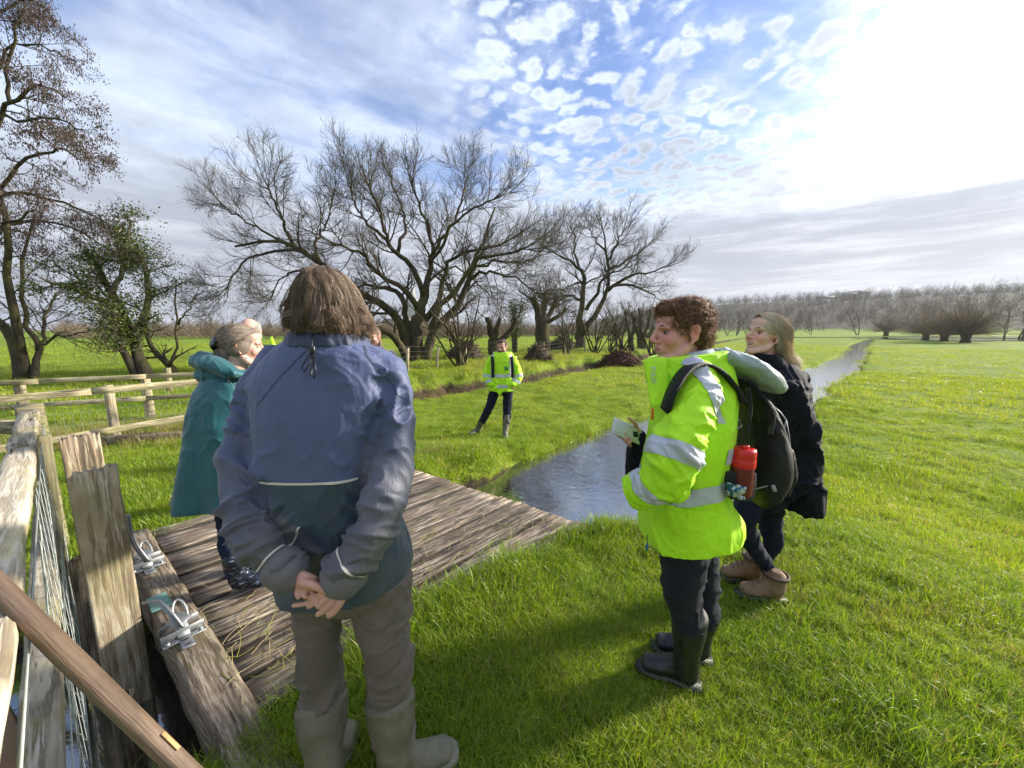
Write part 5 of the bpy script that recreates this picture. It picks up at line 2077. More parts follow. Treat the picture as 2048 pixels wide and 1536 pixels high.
def ridge(n, p=1.0):
    return 1 - 2 * np.abs(n) ** p


def crumple(me, limbs=(), drape=0.006, crease=0.007, seed=0, freq=1.0, soft=0.004):
    """fold a garment: hanging folds on the body, cross creases on the limbs"""
    V, Nn = get_co(me), get_no(me)
    w = np.zeros(len(V))
    s = np.zeros(len(V))
    for pts, r in limbs:
        a, d, L = along(V, pts)
        ww = 1 - smooth01(d, r * 1.05, r * 1.7)
        m = ww > w
        s = np.where(m, a + 3.1 * len(pts), s)
        w = np.maximum(w, ww)

    def crest(n, p):
        return (1 - np.abs(n)) ** p
    warp = np.column_stack([vnoise(V, 4.5, seed + 1), vnoise(V, 4.5, seed + 2), vnoise(V, 4.5, seed + 3)])
    q = V * np.array([10, 10, 2.4]) * freq + warp * 1.2
    dr = crest(vnoise(q, 1, seed + 4), 3) * 1.3 + 0.6 * crest(vnoise(q * 2.1 + warp, 1, seed + 5), 4) - 0.5
    cz = np.column_stack([V[:, 0] * 4.5, V[:, 1] * 4.5, V[:, 2] * 4.5 + s * 15 * freq]) + warp * 1.6
    cr = crest(vnoise(cz, 1, seed + 6), 3) * 1.3 + 0.75 * crest(vnoise(cz * 2.0 + warp * .8, 1, seed + 7), 4) - 0.6
    patch = 0.55 + 0.75 * smooth01(vnoise(V, 6, seed + 9), -.5, .6)
    lo = fbm(V, 7, 2, seed + 8)
    d = soft * lo + drape * 1.25 * dr * (1 - w) * patch + crease * 1.35 * cr * w * patch
    d = d - d.mean() - 0.001
    set_co(me, V + Nn * d[:, None])


def cut_band(src, planes, name, mat, parent, off=0.003, pick=None):
    """strip of a garment between planes, lifted off its surface: a part of its own"""
    bm = bmesh.new()
    bm.from_mesh(src)
    for co, no in planes:
        bmesh.ops.bisect_plane(bm, geom=bm.verts[:] + bm.edges[:] + bm.faces[:], plane_co=Vector(co), plane_no=Vector(no), clear_inner=True)
    if pick is not None:
        kill = [f for f in bm.faces if not pick(f.calc_center_median())]
        bmesh.ops.delete(bm, geom=kill, context='FACES')
    bm.normal_update()
    for v in bm.verts:
        v.co += v.normal * off
    me = bpy.data.meshes.new(name)
    bm.to_mesh(me)
    bm.free()
    me.materials.clear()
    for a in list(me.color_attributes):
        me.color_attributes.remove(a)
    smooth_shade(me)
    o = link(name, me, mat)
    keepworld(o, parent)
    return o


def ring_band(src, a, b, width, name, mat, parent, off=0.003, rad_=0.2, tilt=None):
    """band round a limb: a = point on its axis, b = axis direction"""
    b = Vector(b).normalized()
    a = Vector(a)
    return cut_band(src, [(a - b * width / 2, b), (a + b * width / 2, -b)], name, mat, parent, off,
                    lambda c: (c - a).length < rad_)


def cloth_mat(name, c=None, rough=0.7, weave=260, bmp=0.12, sheen=0.2, tint=False, spec=0.35, var=0.12, folds=0.25, coat=0.0):
    m, N, b, out = new_mat(name)
    co = N.add('ShaderNodeTexCoord').outputs['Object']
    if tint:
        base = N.add('ShaderNodeAttribute', attribute_name='tint').outputs['Color']
    else:
        rgb = N.add('ShaderNodeRGB')
        rgb.outputs[0].default_value = (*c, 1)
        base = rgb.outputs[0]
    n = N.noise(co, 9, 5, 0.65)
    N.put(b.inputs['Base Color'], N.mix(1.0, base, N.step(n, 0.2, 0.8, 1 - var, 1 + var), 'MULTIPLY'))
    b.inputs['Roughness'].default_value = rough
    b.inputs['Specular IOR Level'].default_value = spec
    b.inputs['Sheen Weight'].default_value = sheen
    h = N.math('ADD', N.math('MULTIPLY', N.noise(co, weave, 2, 0.5), bmp), N.math('MULTIPLY', N.noise(N.scale(co, (1, 1, .6)), 26, 4, 0.6, 0.8), folds * 3))
    bump(N, b, h, 0.6, 0.010)
    return m


def skin_mat():
    m, N, b, out = new_mat('skin')
    co = N.add('ShaderNodeTexCoord').outputs['Object']
    base = N.add('ShaderNodeAttribute', attribute_name='tint').outputs['Color']
    n = N.noise(co, 60, 4, 0.6)
    N.put(b.inputs['Base Color'], N.mix(1.0, base, N.step(n, 0.2, 0.8, 0.9, 1.1), 'MULTIPLY'))
    b.inputs['Roughness'].default_value = 0.5
    b.inputs['Subsurface Weight'].default_value = 0.15
    b.inputs['Subsurface Radius'].default_value = (0.012, 0.005, 0.003)
    b.inputs['Subsurface Scale'].default_value = 0.6
    bump(N, b, N.noise(co, 350, 3, 0.6), 0.12, 0.002)
    return m


def hair_mat(name, c1, c2, c3, rough=0.38, glow=(1.5, 1.25, 0.9)):
    m, N, b, out = new_mat(name)
    r = N.add('ShaderNodeNewGeometry').outputs['Random Per Island']
    c = N.mix(N.step(r, 0.0, 0.75), c1, c2)
    c = N.mix(N.step(r, 0.82, 0.98), c, c3)
    N.put(b.inputs['Base Color'], c)
    b.inputs['Roughness'].default_value = rough
    b.inputs['Specular IOR Level'].default_value = 0.6
    tr = N.add('ShaderNodeBsdfTranslucent')
    N.put(tr.inputs['Color'], N.mix(1.0, c, glow, 'MULTIPLY'))
    mx = N.add('ShaderNodeMixShader')
    mx.inputs[0].default_value = 0.3
    N.l.new(b.outputs[0], mx.inputs[1])
    N.l.new(tr.outputs[0], mx.inputs[2])
    N.l.new(mx.outputs[0], out.inputs['Surface'])
    return m


def rubber_mat(name, c, rough=0.35, dirt=(0.2, 0.17, 0.12), amt=0.4):
    m, N, b, out = new_mat(name)
    co = N.add('ShaderNodeTexCoord').outputs['Object']
    n = N.noise(co, 7, 6, 0.65)
    N.put(b.inputs['Base Color'], N.mix(N.math('MULTIPLY', N.step(n, 0.42, 0.7), amt), c, dirt))
    N.put(b.inputs['Roughness'], N.step(n, 0.35, 0.7, rough, min(1, rough + 0.35)))
    bump(N, b, N.noise(co, 40, 4, 0.6), 0.15, 0.004)
    return m


# ---- heads
class Head:
    """head placed in the world; local +Y is where the face looks"""
    def __init__(s, pos, yaw, pitch=0.0, roll=0.0, size=1.0, wide=1.0):
        s.M = Matrix.Translation(Vector(pos)) @ Matrix.Rotation(yaw, 4, 'Z') @ Matrix.Rotation(pitch, 4, 'X') @ Matrix.Rotation(roll, 4, 'Y') @ Matrix.Scale(size, 4)
        s.wide = wide
        s.size = size

    def p(s, x, y, z):
        return s.M @ Vector((x * s.wide, y, z))

    def tr(s, VF):
        V, F = VF
        A = np.array(s.M)
        return (V * np.array([s.wide, 1, 1])) @ A[:3, :3].T + A[:3, 3], F

    def local(s, V):
        A = np.array(s.M.inverted())
        L = V @ A[:3, :3].T + A[:3, 3]
        return L / np.array([s.wide, 1, 1])

    def shapes(s, neck=True, mouth_open=False, nose=1.0, jaw=1.0):
        S = [ellipsoid((0, -0.014, 0.030), (0.074, 0.094, 0.086), None, 28, 18),
             ellipsoid((0, 0.032, -0.022), (0.061, 0.058, 0.088), None, 24, 16),
             ellipsoid((0, 0.040, 0.052), (0.060, 0.050, 0.048)),
             limb([(-0.052, -0.004, -0.045), (-0.046, 0.026, -0.078), (-0.016, 0.068, -0.100 * jaw), (0.016, 0.068, -0.100 * jaw), (0.046, 0.026, -0.078), (0.052, -0.004, -0.045)], [.018, .021, .018, .018, .021, .018], 12),
             ellipsoid((0, 0.074, -0.098 * jaw), (0.021, 0.016, 0.017)),
             limb([(-0.046, 0.066, 0.020), (-0.02, 0.082, 0.025), (0.02, 0.082, 0.025), (0.046, 0.066, 0.020)], [.010, .0125, .0125, .010], 10),
             limb([(0, 0.083, 0.024), (0, 0.094 * nose, 0.004), (0, 0.104 * nose, -0.014), (0, 0.111 * nose, -0.027)], [.0085, .0085, .0105, .0120], 12),
             ellipsoid((0.012, 0.098, -0.031), (0.009, 0.012, 0.008)), ellipsoid((-0.012, 0.098, -0.031), (0.009, 0.012, 0.008)),
             ellipsoid((0, 0.072, -0.058), (0.034, 0.022, 0.028)),
             ellipsoid((0, 0.0895, -0.054), (0.022, 0.0095, 0.0065)),
             ellipsoid((0, 0.086, -0.070 - (0.006 if mouth_open else 0)), (0.019, 0.010, 0.0070))]
        for sx in (-1, 1):
            S.append(ellipsoid((sx * 0.037, 0.054, -0.026), (0.027, 0.027, 0.030)))
            rt = Matrix.Rotation(rad(-12), 4, 'X') @ Matrix.Rotation(sx * rad(18), 4, 'Z')
            S.append(limb([(sx * 0.076, -0.004, -0.040), (sx * 0.080, -0.012, -0.022), (sx * 0.086, -0.026, 0.006), (sx * 0.084, -0.020, 0.024), (sx * 0.077, -0.004, 0.020)], [.0075, .006, .0055, .0055, .005], 8))
            S.append(ellipsoid((sx * 0.077, -0.013, -0.006), (0.0055, 0.016, 0.028), rt))
        if neck:
            S.append(limb([(0, -0.022, -0.03), (0, -0.026, -0.10), (0, -0.034, -0.17), (0, -0.045, -0.24)], [(.050, .052), (.050, .054), (.054, .056), (.062, .06)], 18))
        return [s.tr(q) for q in S]

    def sculpt(s, me, skin, lip, beard=None, flush=0.25, mouth_open=False):
        """eye sockets, mouth line, and the tints of the face"""
        V, Nn = get_co(me), get_no(me)
        L = s.local(V)
        near = (np.abs(L[:, 0]) < 0.14) & (L[:, 1] > -0.14) & (L[:, 1] < 0.16) & (L[:, 2] > -0.14) & (L[:, 2] < 0.14)
        d = np.zeros(len(V))
        for sx in (-1, 1):
            q = (L - np.array([sx * 0.031, 0.082, 0.004])) / np.array([0.016, 0.03, 0.0105])
            d -= 0.0095 * np.exp(-(q ** 2).sum(1))
            q = (L - np.array([sx * 0.031, 0.078, 0.006])) / np.array([0.013, 0.02, 0.003])
            d += 0.0028 * np.exp(-(q ** 2).sum(1))
            q = (L - np.array([sx * 0.082, -0.012, -0.004])) / np.array([0.012, 0.009, 0.014])
            d -= 0.004 * np.exp(-(q ** 2).sum(1))
        q = (L - np.array([0, 0.094, -0.062])) / np.array([0.024, 0.02, 0.0024 if not mouth_open else 0.006])
        d -= (0.0045 if not mouth_open else 0.012) * np.exp(-(q ** 2).sum(1))
        set_co(me, V + Nn * (d * s.size)[:, None])
        C = np.tile(np.array(skin), (len(V), 1))
        def blend(w, c):
            return C + (np.array(c) - C) * w[:, None]
        red = np.array(skin) * np.array([1.08, 0.72, 0.68])
        for c0, sg in (((0.04, 0.07, -0.03), 0.028), ((-0.04, 0.07, -0.03), 0.028), ((0, 0.11, -0.025), 0.016), ((0.08, -0.015, 0), 0.03), ((-0.08, -0.015, 0), 0.03)):
            w = np.exp(-(((L - np.array(c0)) / sg) ** 2).sum(1)) * flush * near
            C = blend(np.clip(w * 1.6, 0, 1), red)
        w = np.exp(-(((L - np.array([0, 0.092, -0.062])) / np.array([0.021, 0.018, 0.0125])) ** 4).sum(1)) * near
        C = blend(w * 0.8, lip)
        if beard is not None:
            w = smooth01(-L[:, 2], 0.028, 0.05) * smooth01(L[:, 1], 0.0, 0.03) * smooth01(0.13 + L[:, 2], 0.0, 0.02) * near
            w = w * (1 - np.exp(-(((L - np.array([0, 0.095, -0.062])) / np.array([0.018, 0.02, 0.009])) ** 4).sum(1)))
            C = blend(w * 0.8, beard)
        for sx in (-1, 1):        # nostrils, lash line
            w = np.exp(-(((L - np.array([sx * 0.010, 0.102, -0.038])) / np.array([0.005, 0.006, 0.004])) ** 2).sum(1)) * near
            C = blend(w * 0.8, np.array(skin) * 0.25)
            w = np.exp(-(((L - np.array([sx * 0.033, 0.078, 0.0065])) / np.array([0.015, 0.03, 0.0022])) ** 4).sum(1)) * near
            C = blend(w * 0.7, np.array(skin) * 0.22)
        if mouth_open:
            w = np.exp(-(((L - np.array([0, 0.088, -0.0625])) / np.array([0.017, 0.03, 0.0042])) ** 4).sum(1)) * near
            C = blend(w, (0.10, 0.03, 0.03))
        set_col(me, C)

    def eyes(s, parent, brow, iris=(0.09, 0.06, 0.03)):
        for sx in (-1, 1):
            V, F = s.tr(ellipsoid((sx * 0.031, 0.0640, 0.002), (0.0120, 0.0125, 0.0090), None, 16, 10))
            o = Geo().add(V, F).obj('eye', M['eyewhite'], None, True)
            keepworld(o, parent)
            V, F = s.tr(ellipsoid((sx * 0.031, 0.0740, 0.002), (0.0062, 0.0035, 0.0058), None, 12, 8))
            io = Geo().add(V, F).obj('iris', M['iris'], None, True)
            keepworld(io, parent)
            V, F = s.tr(limb([(sx * 0.014, 0.0905, 0.0225), (sx * 0.031, 0.088, 0.0285), (sx * 0.048, 0.073, 0.022)], [.0030, .0032, .0015], 6))
            b = Geo().add(V, F).obj('eyebrow', brow, None, True)
            keepworld(b, parent)

    def glasses(s, parent):
        g = Geo()
        for sx in (-1, 1):
            pts = [s.p(sx * 0.034 + 0.0225 * math.cos(a), 0.0995 - 0.10 * abs(0.0225 * math.cos(a) * sx + 0.0) * 0.2, 0.0 + 0.016 * math.sin(a)) for a in np.linspace(0, 2 * math.pi, 17)]
            g.tube(pts, 0.0016 * s.size, 6)
            g.tube([s.p(sx * 0.056, 0.095, 0.006), s.p(sx * 0.074, 0.06, 0.008), s.p(sx * 0.082, -0.01, 0.008)], 0.0016 * s.size, 6)
        g.tube([s.p(-0.012, 0.101, 0.005), s.p(0, 0.104, 0.008), s.p(0.012, 0.101, 0.005)], 0.0016 * s.size, 6)
        keepworld(g.obj('glasses', M['black_plastic'], None, True), parent)


def strands(name, curves, mat, parent, r=0.0009, sides=3, tip=0.3):
    P = np.asarray(curves)
    R = np.linspace(1, tip, P.shape[1])[None] * np.full((P.shape[0], 1), r)
    V, F = tubes(P, R, sides, False)
    o = link(name, np_mesh(name, V, F, True), mat)
    keepworld(o, parent)
    return o


def shell_strands(sh, n, rng, phi, t0, t1, k=9, wave=0.012, lift=(0.98, 1.05), drift=0.25, flick=0.0, wfreq=9):
    """hair running down a shell"""
    # locks: strands of one clump share their course
    nc = max(12, n // 34)
    cid = rng.integers(0, nc, n)
    cph = rng.uniform(phi[0], phi[1], nc)
    ph = cph[cid] + rng.normal(0, .05, n)
    a = (rng.uniform(*t0, nc)[cid] + rng.normal(0, .03, n)).clip(0, 1)
    b = (rng.uniform(*t1, nc)[cid] + rng.normal(0, .035, n)).clip(0, 1)
    t = a[:, None] + (b - a)[:, None] * np.linspace(0, 1, k)[None]
    dr = (rng.normal(0, drift, nc)[cid] + rng.normal(0, .05, n))[:, None] * np.linspace(0, 1, k)[None]
    fl = (rng.normal(.3, .7, nc)[cid] + rng.normal(0, .15, n))[:, None]
    sc = (rng.uniform(*lift, nc)[cid] + rng.normal(0, .008, n))[:, None] * (1 + flick * fl * np.linspace(0, 1, k)[None] ** 3)
    P = sh.at(ph[:, None] + dr, t, sc)
    w = (rng.uniform(0, 6.28, nc)[cid] + rng.normal(0, .3, n))[:, None]
    ax = rng.normal(size=(nc, 1, 3))[cid] + rng.normal(0, .2, (n, 1, 3))
    P = P + ax * (wave * np.sin(np.linspace(0, wfreq, k)[None] + w))[..., None] * np.linspace(0.2, 1, k)[None, :, None] * 0.5
    return P


M['skin'] = skin_mat()
M['eyewhite'] = simple_mat('eye_white', (0.22, 0.17, 0.15), 0.6, 0.05, 50, 0, 0)
M['iris'] = simple_mat('iris', (0.035, 0.028, 0.022), 0.2, 0.2, 200, 0, 0)
M['black_plastic'] = simple_mat('black_plastic', (0.015, 0.015, 0.016), 0.4, 0.2, 60, 0, 0)
M['hivis'] = cloth_mat('fluorescent_yellow_cloth', (0.47, 0.86, 0.018), 0.62, 300, 0.1, 0.05, folds=0.42, var=0.09)
M['reflective'] = cloth_mat('reflective_tape', (0.50, 0.52, 0.57), 0.38, 500, 0.2, 0.0, spec=0.7, folds=0.15)
M['jeans_dark'] = cloth_mat('dark_jeans', (0.013, 0.016, 0.024), 0.85, 420, 0.4, 0.03, spec=0.25)
M['jeans_navy'] = cloth_mat('navy_jeans', (0.007, 0.009, 0.024), 0.85, 420, 0.4, 0.03, spec=0.25)
M['jeans_blue'] = cloth_mat('blue_jeans', (0.012, 0.022, 0.060), 0.85, 420, 0.4, 0.03, spec=0.25)
M['navy_cloth'] = cloth_mat('navy_cloth', (0.0055, 0.0065, 0.012), 0.8, 380, 0.25, 0.02, spec=0.2)
M['black_cloth'] = cloth_mat('black_nylon', (0.005, 0.005, 0.006), 0.6, 500, 0.35, 0.0, spec=0.35)
M['boot_black'] = rubber_mat('black_rubber', (0.012, 0.014, 0.014), 0.30, (0.05, 0.045, 0.035), 0.35)
M['boot_olive'] = rubber_mat('olive_rubber', (0.12, 0.115, 0.075), 0.45, (0.26, 0.22, 0.15), 0.55)
M['boot_far'] = rubber_mat('green_rubber', (0.10, 0.10, 0.06), 0.45, (0.24, 0.21, 0.14), 0.5)


def boot_shapes(top, ankle, heel, toe, r_top, r_ank, foot_w=0.045, sole=0.0):
    """wellington or walking boot: shaft, heel, instep and round toe"""
    top, ankle, heel, toe = map(Vector, (top, ankle, heel, toe))
    f = (toe - heel)
    f.z = 0
    L = f.length
    f.normalize()
    side = (f.y, -f.x, 0)
    g = heel.z
    S = [limb([top, top.lerp(ankle, .4), top.lerp(ankle, .8), Vector((ankle.x, ankle.y, g + 0.06))], [r_top, r_top * .93, r_ank, r_ank * 1.02], 20, 6, side)]
    hb = heel + f * 0.045
    pts = [Vector((hb.x, hb.y, g + 0.045)), Vector(hb) + f * L * .3 + Vector((0, 0, 0.055)), heel + f * L * .62 + Vector((0, 0, 0.042)), heel + f * (L - 0.04) + Vector((0, 0, 0.034))]
    pts[1].z = g + 0.055
    S.append(limb(pts, [(foot_w * .85, .045), (foot_w * .9, .052), (foot_w * 1.05, .040), (foot_w * .95, .033)], 18, 6, side))
    # instep
    a2 = Vector((ankle.x, ankle.y, g + 0.11))
    S.append(limb([a2, heel + f * L * .45 + Vector((0, 0, 0.075)), heel + f * L * .68 + Vector((0, 0, 0.05))], [(r_ank * .8, r_ank * .8), (foot_w * .8, .04), (foot_w * .9, .032)], 16, 6, side))
    return S


def sole_shape(heel, toe, w=0.047, h=0.022):
    heel, toe = Vector(heel), Vector(toe)
    f = (toe - heel)
    f.z = 0
    L = f.length
    f.normalize()
    s = Vector((f.y, -f.x, 0))
    prof = [(.025, .5), (.06, .8), (.25, .82), (.45, .74), (.68, 1.02), (.85, 1.0), (.95, .75), (1.0, .3)]
    up = [heel + f * (t * L) + s * (w * q) for t, q in prof] + [heel + f * (t * L) - s * (w * q) for t, q in prof[::-1]]
    n = len(up)
    V = np.array([(p.x, p.y, heel.z - 0.020) for p in up] + [(p.x, p.y, heel.z + h) for p in up])
    i = np.arange(n)
    j = np.roll(i, -1)
    return V, [np.column_stack([i, j, j + n, i + n]), (i[::-1])[None], (i + n)[None]]


def add_body(root, head, core, skin, lip, voxel=0.004, dec=0.4, beard=None, flush=0.25, mouth_open=False, nose=1.0, smooth=3, jaw=1.0):
    me = fuse(head.shapes(True, mouth_open, nose, jaw) + core, voxel, smooth, dec)
    head.sculpt(me, skin, lip, beard, flush, mouth_open)
    smooth_shade(me)
    o = link('body', me, M['skin'])
    keepworld(o, root)
    return o


def garment(name, root, shapes, mat, voxel=0.006, smooth=5, limbs=(), drape=0.006, crease=0.007, seed=0, freq=1.0, tint=None, soft=0.004, post=None):
    me = fuse(shapes, voxel, smooth)
    crumple(me, limbs, drape, crease, seed, freq, soft)
    if post is not None:
        post(me)
    if tint is not None:
        set_col(me, tint(get_co(me)))
    smooth_shade(me)
    o = link(name, me, mat)
    keepworld(o, root)
    return o
# ------------------------------------------------------------------ people
def ground_at(px, py, z=0.0):
    g = G(px, py, z)
    return Vector((g.x, g.y, tz(g.x, g.y)))


def Lp(*q):
    """list of (px, py, distance) -> points"""
    return [W(*p) for p in q]


SKIN = (0.52, 0.29, 0.21)
LIP = (0.40, 0.13, 0.11)


def person_blue():
    """man seen from behind, hands clasped at his back"""
    y = 1.12
    fl, fr = G(655, 1590, 0.0), G(792, 1566, 0.0)
    root = empty('person', (-0.50, 1.10, 0.0))
    tag(root, 'long-haired person in faded blue jacket seen from behind with hands clasped', 'person')
    head = Head(W(655, 622, 1.14), rad(10), rad(-3))
    armL = Lp((512, 778, 1.12), (484, 870, 1.07), (479, 985, 0.99), (508, 1068, 0.94), (556, 1125, 0.91), (586, 1149, 0.90))
    armR = Lp((778, 778, 1.12), (784, 880, 1.07), (773, 985, 0.99), (746, 1068, 0.94), (702, 1134, 0.91), (674, 1164, 0.90))
    rA = [.062, .068, .069, .063, .056, .054]
    hipL, hipR = W(640, 1150, y), W(764, 1150, y)
    legL = [hipL, W(638, 1240, y), W(640, 1325, y), W(643, 1405, y + .01), W(650, 1490, y + .01), Vector((fl.x, fl.y, 0.08))]
    legR = [hipR, W(766, 1240, y), W(779, 1320, y), W(781, 1395, y + .01), W(788, 1480, y), Vector((fr.x, fr.y, 0.08))]
    # body: head, neck, trunk, arms, two clasped hands, legs
    core = [plimb([W(655, 690, 1.13), W(660, 780, 1.12), W(670, 960, 1.12), W(695, 1160, 1.12)], [(.07, .07), (.13, .08), (.12, .08), (.12, .08)], 18),
            plimb(armL, [.04, .042, .040, .036, .031, .029], 12), plimb(armR, [.04, .042, .040, .036, .031, .029], 12),
            plimb(legL, [.07, .06, .045, .035, .026, .024], 12), plimb(legR, [.07, .06, .045, .035, .026, .024], 12)]
    d = 0.880
    F = 0.0090

    def fing(pts, r=F):
        k = len(pts)
        core.append(plimb(Lp(*pts), [r * (1.0 - .05 * i) for i in range(k - 1)] + [r * .86], 12, 5))
    # left hand: wrist from the cuff, back of the hand, thumb laid over, fingers hooked below
    core.append(plimb(Lp((584, 1150, .895), (598, 1158, .887), (614, 1164, .882), (630, 1166, .884)), [(.026, .021), (.029, .020), (.031, .019), (.024, .017)], 16, 6, (0.4, 0, 1)))
    core.append(plimb(Lp((603, 1163, .872), (622, 1168, .864), (638, 1176, .862), (653, 1184, .864)), [.0150, .0130, .0112, .0095], 14))
    fing([(612, 1172, .890), (606, 1184, .872), (612, 1195, .864)])
    fing([(604, 1170, .892), (594, 1184, .874), (598, 1196, .866)])
    fing([(622, 1174, .892), (626, 1190, .876), (618, 1200, .870)])
    # right hand: palm behind the thumb, long fingers pointing down and left
    core.append(plimb(Lp((668, 1166, .895), (664, 1178, .885), (655, 1188, .882), (645, 1192, .884)), [(.024, .022), (.030, .024), (.031, .022), (.022, .018)], 16, 6, (1, 0, 0.2)))
    fing([(688, 1190, .884), (682, 1205, .872), (670, 1222, .868), (657, 1232, .868)], .0105)
    fing([(672, 1192, .880), (664, 1206, .868), (648, 1221, .866), (635, 1229, .867)], .0103)
    fing([(657, 1190, .877), (648, 1202, .866), (636, 1214, .866)], .0100)
    fing([(646, 1190, .880), (632, 1203, .871), (617, 1214, .870)], .0096)
    fing([(634, 1192, .884), (612, 1206, .876), (586, 1211, .875)], .0086)
    add_body(root, head, core, SKIN, LIP, 0.0032, 0.24, smooth=2)
    # jacket
    tors = Shell([(590, 664, 726, 668, 1.12, .075), (564, 690, 746, 690, 1.12, .100), (530, 722, 784, 722, 1.12, .120), (506, 765, 802, 765, 1.12, .135),
                  (508, 830, 792, 830, 1.115, .15), (512, 900, 786, 900, 1.11, .155), (520, 970, 782, 970, 1.11, .155), (536, 1040, 800, 1040, 1.12, .155),
                  (554, 1110, 824, 1102, 1.125, .160), (562, 1172, 828, 1140, 1.125, .158)], 46, 52, 2.5)
    shapes = [tors.mesh(), plimb(armL, rA, 20), plimb(armR, rA, 20),
              plimb(Lp((560, 715, 1.12), (525, 755, 1.12), (500, 810, 1.10)), [.055, .062, .066], 18), plimb(Lp((735, 715, 1.12), (772, 752, 1.12), (784, 810, 1.10)), [.055, .062, .066], 18)]
    seam = W(632, 968, 0.96).z
    lim = [(armL, .072), (armR, .072)]

    def tint(V):
        C = np.tile(np.array([0.070, 0.088, 0.185]), (len(V), 1))
        n = fbm(V, 6, 3, 5)
        low = smooth01(seam - V[:, 2] + 0.10 * (V[:, 0] + 0.44) ** 2, -0.003, 0.003)
        C += (np.array([0.030, 0.052, 0.074]) - C) * low[:, None]
        for pts in (armL, armR):
            s, dd, L = along(V, pts)
            w = 1 - smooth01(dd, 0.078, 0.092)
            w = w * smooth01(s, 0.05, 0.2)
            dirt = smooth01(s + 0.12 * n, 0.25, 0.55)[:, None]
            c = np.array([0.068, 0.080, 0.135]) * (1 - dirt) + np.array([0.088, 0.085, 0.092]) * dirt
            C += (c - C) * w[:, None]
        dust = smooth01(n, 0.1, 0.6)[:, None] * 0.18
        C += (np.array([0.20, 0.18, 0.16]) - C) * dust * (V[:, 2] < seam + .1)[:, None]
        return C
    jk = garment('jacket', root, shapes, M['jacket_blue'], 0.0055, 5, lim, 0.0050, 0.0115, 3, 1.15, tint)
    # front lining edge showing at the right hip
    col_ = Shell([(566, 694, 746, 692, 1.12, .108), (572, 676, 742, 678, 1.12, .100), (580, 662, 734, 666, 1.12, .090)], 14, 48, 2.2)
    garment('collar', root, [col_.mesh()], M['collar_navy'], 0.005, 3, (), 0.003, 0, 9, 2.0, soft=.003)
    inner = Shell([(594, 668, 700, 668, 1.12, .070), (598, 650, 694, 652, 1.12, .064)], 8, 40, 2.1)
    garment('inner_collar', root, [inner.mesh()], M['mauve_cloth'], 0.005, 3, (), 0.002, 0, 10)
    # pale piping across the back and round the cuffs
    jm = jk.data
    cut_band(jm, [((0, 0, seam - 0.0035), (0, 0, 1)), ((0, 0, seam + 0.0035), (0, 0, -1))], 'piping', M['piping'], root, 0.003,
             lambda c: c.y < 1.08 and along(np.array([c[:]]), armL)[1][0] > 0.085 and along(np.array([c[:]]), armR)[1][0] > 0.085)
    for arm, nm in ((armL, 'L'), (armR, 'R')):
        a = arm[-2].lerp(arm[-1], 0.1)
        ax = arm[-1] - arm[-2]
        ring_band(jm, arm[-2].lerp(arm[-1], -0.35), ax, 0.005, 'piping', M['piping'], root, 0.0025, 0.095)
        e = arm[-1]
        axn = ax.normalized()
        cf = garment('cuff', root, [plimb([e - axn * .050, e - axn * .02, e + axn * .004], [.066, .067, .064], 20)], M['cuff_grey'], 0.005, 2, (), 0.002, 0, 12)
    for a_, b_ in (((700, 694), (796, 812)), ((610, 694), (512, 812))):
        p, q = W(*a_, .99), W(*b_, .99)
        n_ = Vector((-(q.z - p.z), 0, q.x - p.x)).normalized()
        cut_band(jm, [(p - n_ * .0016, n_), (p + n_ * .0016, -n_)], 'seam', M['collar_navy'], root, .0012,
                 lambda c, lo=q.z, hi=p.z, x0=min(p.x, q.x), x1=max(p.x, q.x): c.y < 1.10 and lo < c.z < hi and x0 - .02 < c.x < x1 + .02)
    # collar cord with toggle
    g = Geo()
    g.tube(Lp((624, 668, 1.012), (624, 690, 1.000), (622, 706, .986)), .0022, 6)
    g.tube(Lp((622, 706, .982), (610, 722, .972), (603, 736, .970), (608, 744, .970), (618, 730, .972), (624, 710, .980)), .0022, 6)
    g.tube(Lp((624, 708, .980), (625, 728, .970), (622, 748, .963), (628, 756, .962), (631, 742, .963), (628, 712, .978)), .0022, 6)
    keepworld(g.obj('cord', M['black_plastic'], None, True), root)
    V, F_ = bevbox((0.014, 0.010, 0.022), .003)
    o = Geo().add(V + np.array(tuple(W(625, 700, .978))), F_).obj('toggle', M['black_plastic'])
    keepworld(o, root)
    # trousers
    sh = [plimb(legL[:5], [(.105, .11), (.090, .095), (.080, .085), (.080, .08), (.072, .072)], 20), plimb(legR[:5], [(.108, .11), (.094, .098), (.084, .086), (.080, .08), (.072, .072)], 20),
          plimb(Lp((640, 1130, y), (700, 1165, y), (762, 1130, y)), [(.11, .12), (.12, .12), (.11, .12)], 18), ellipsoid(W(700, 1170, y), (.135, .115, .085))]
    garment('trousers', root, sh, M['trouser_taupe'], 0.006, 5, [(legL[:5], .09), (legR[:5], .09)], 0.005, 0.010, 21, 0.9)
    # boots
    for leg, foot, toe, yt in ((legL, fl, Vector((fl.x - .02, fl.y + .24, 0)), 1405), (legR, fr, G(903, 1512, 0.0), 1388)):
        f = (toe - foot)
        f.normalize()
        heel = foot - f * 0.075
        heel.z = 0.0
        top = leg[3] + Vector((0, 0, .0))
        toe2 = heel + f * 0.30
        g0 = 0.012
        sh = boot_shapes(top, Vector((foot.x, foot.y, 0.12)), Vector((heel.x, heel.y, g0)), Vector((toe2.x, toe2.y, g0)), .088, .060, .050)
        b = garment('boot', root, sh, M['boot_olive'], 0.006, 4, [([top, foot + Vector((0, 0, .1))], .09)], 0.002, 0.0025, 31, 0.8)
        s = Geo().add(*sole_shape((heel.x, heel.y, g0), (toe2.x, toe2.y, g0), .052)).obj('sole', M['boot_sole'])
        s.parent = b
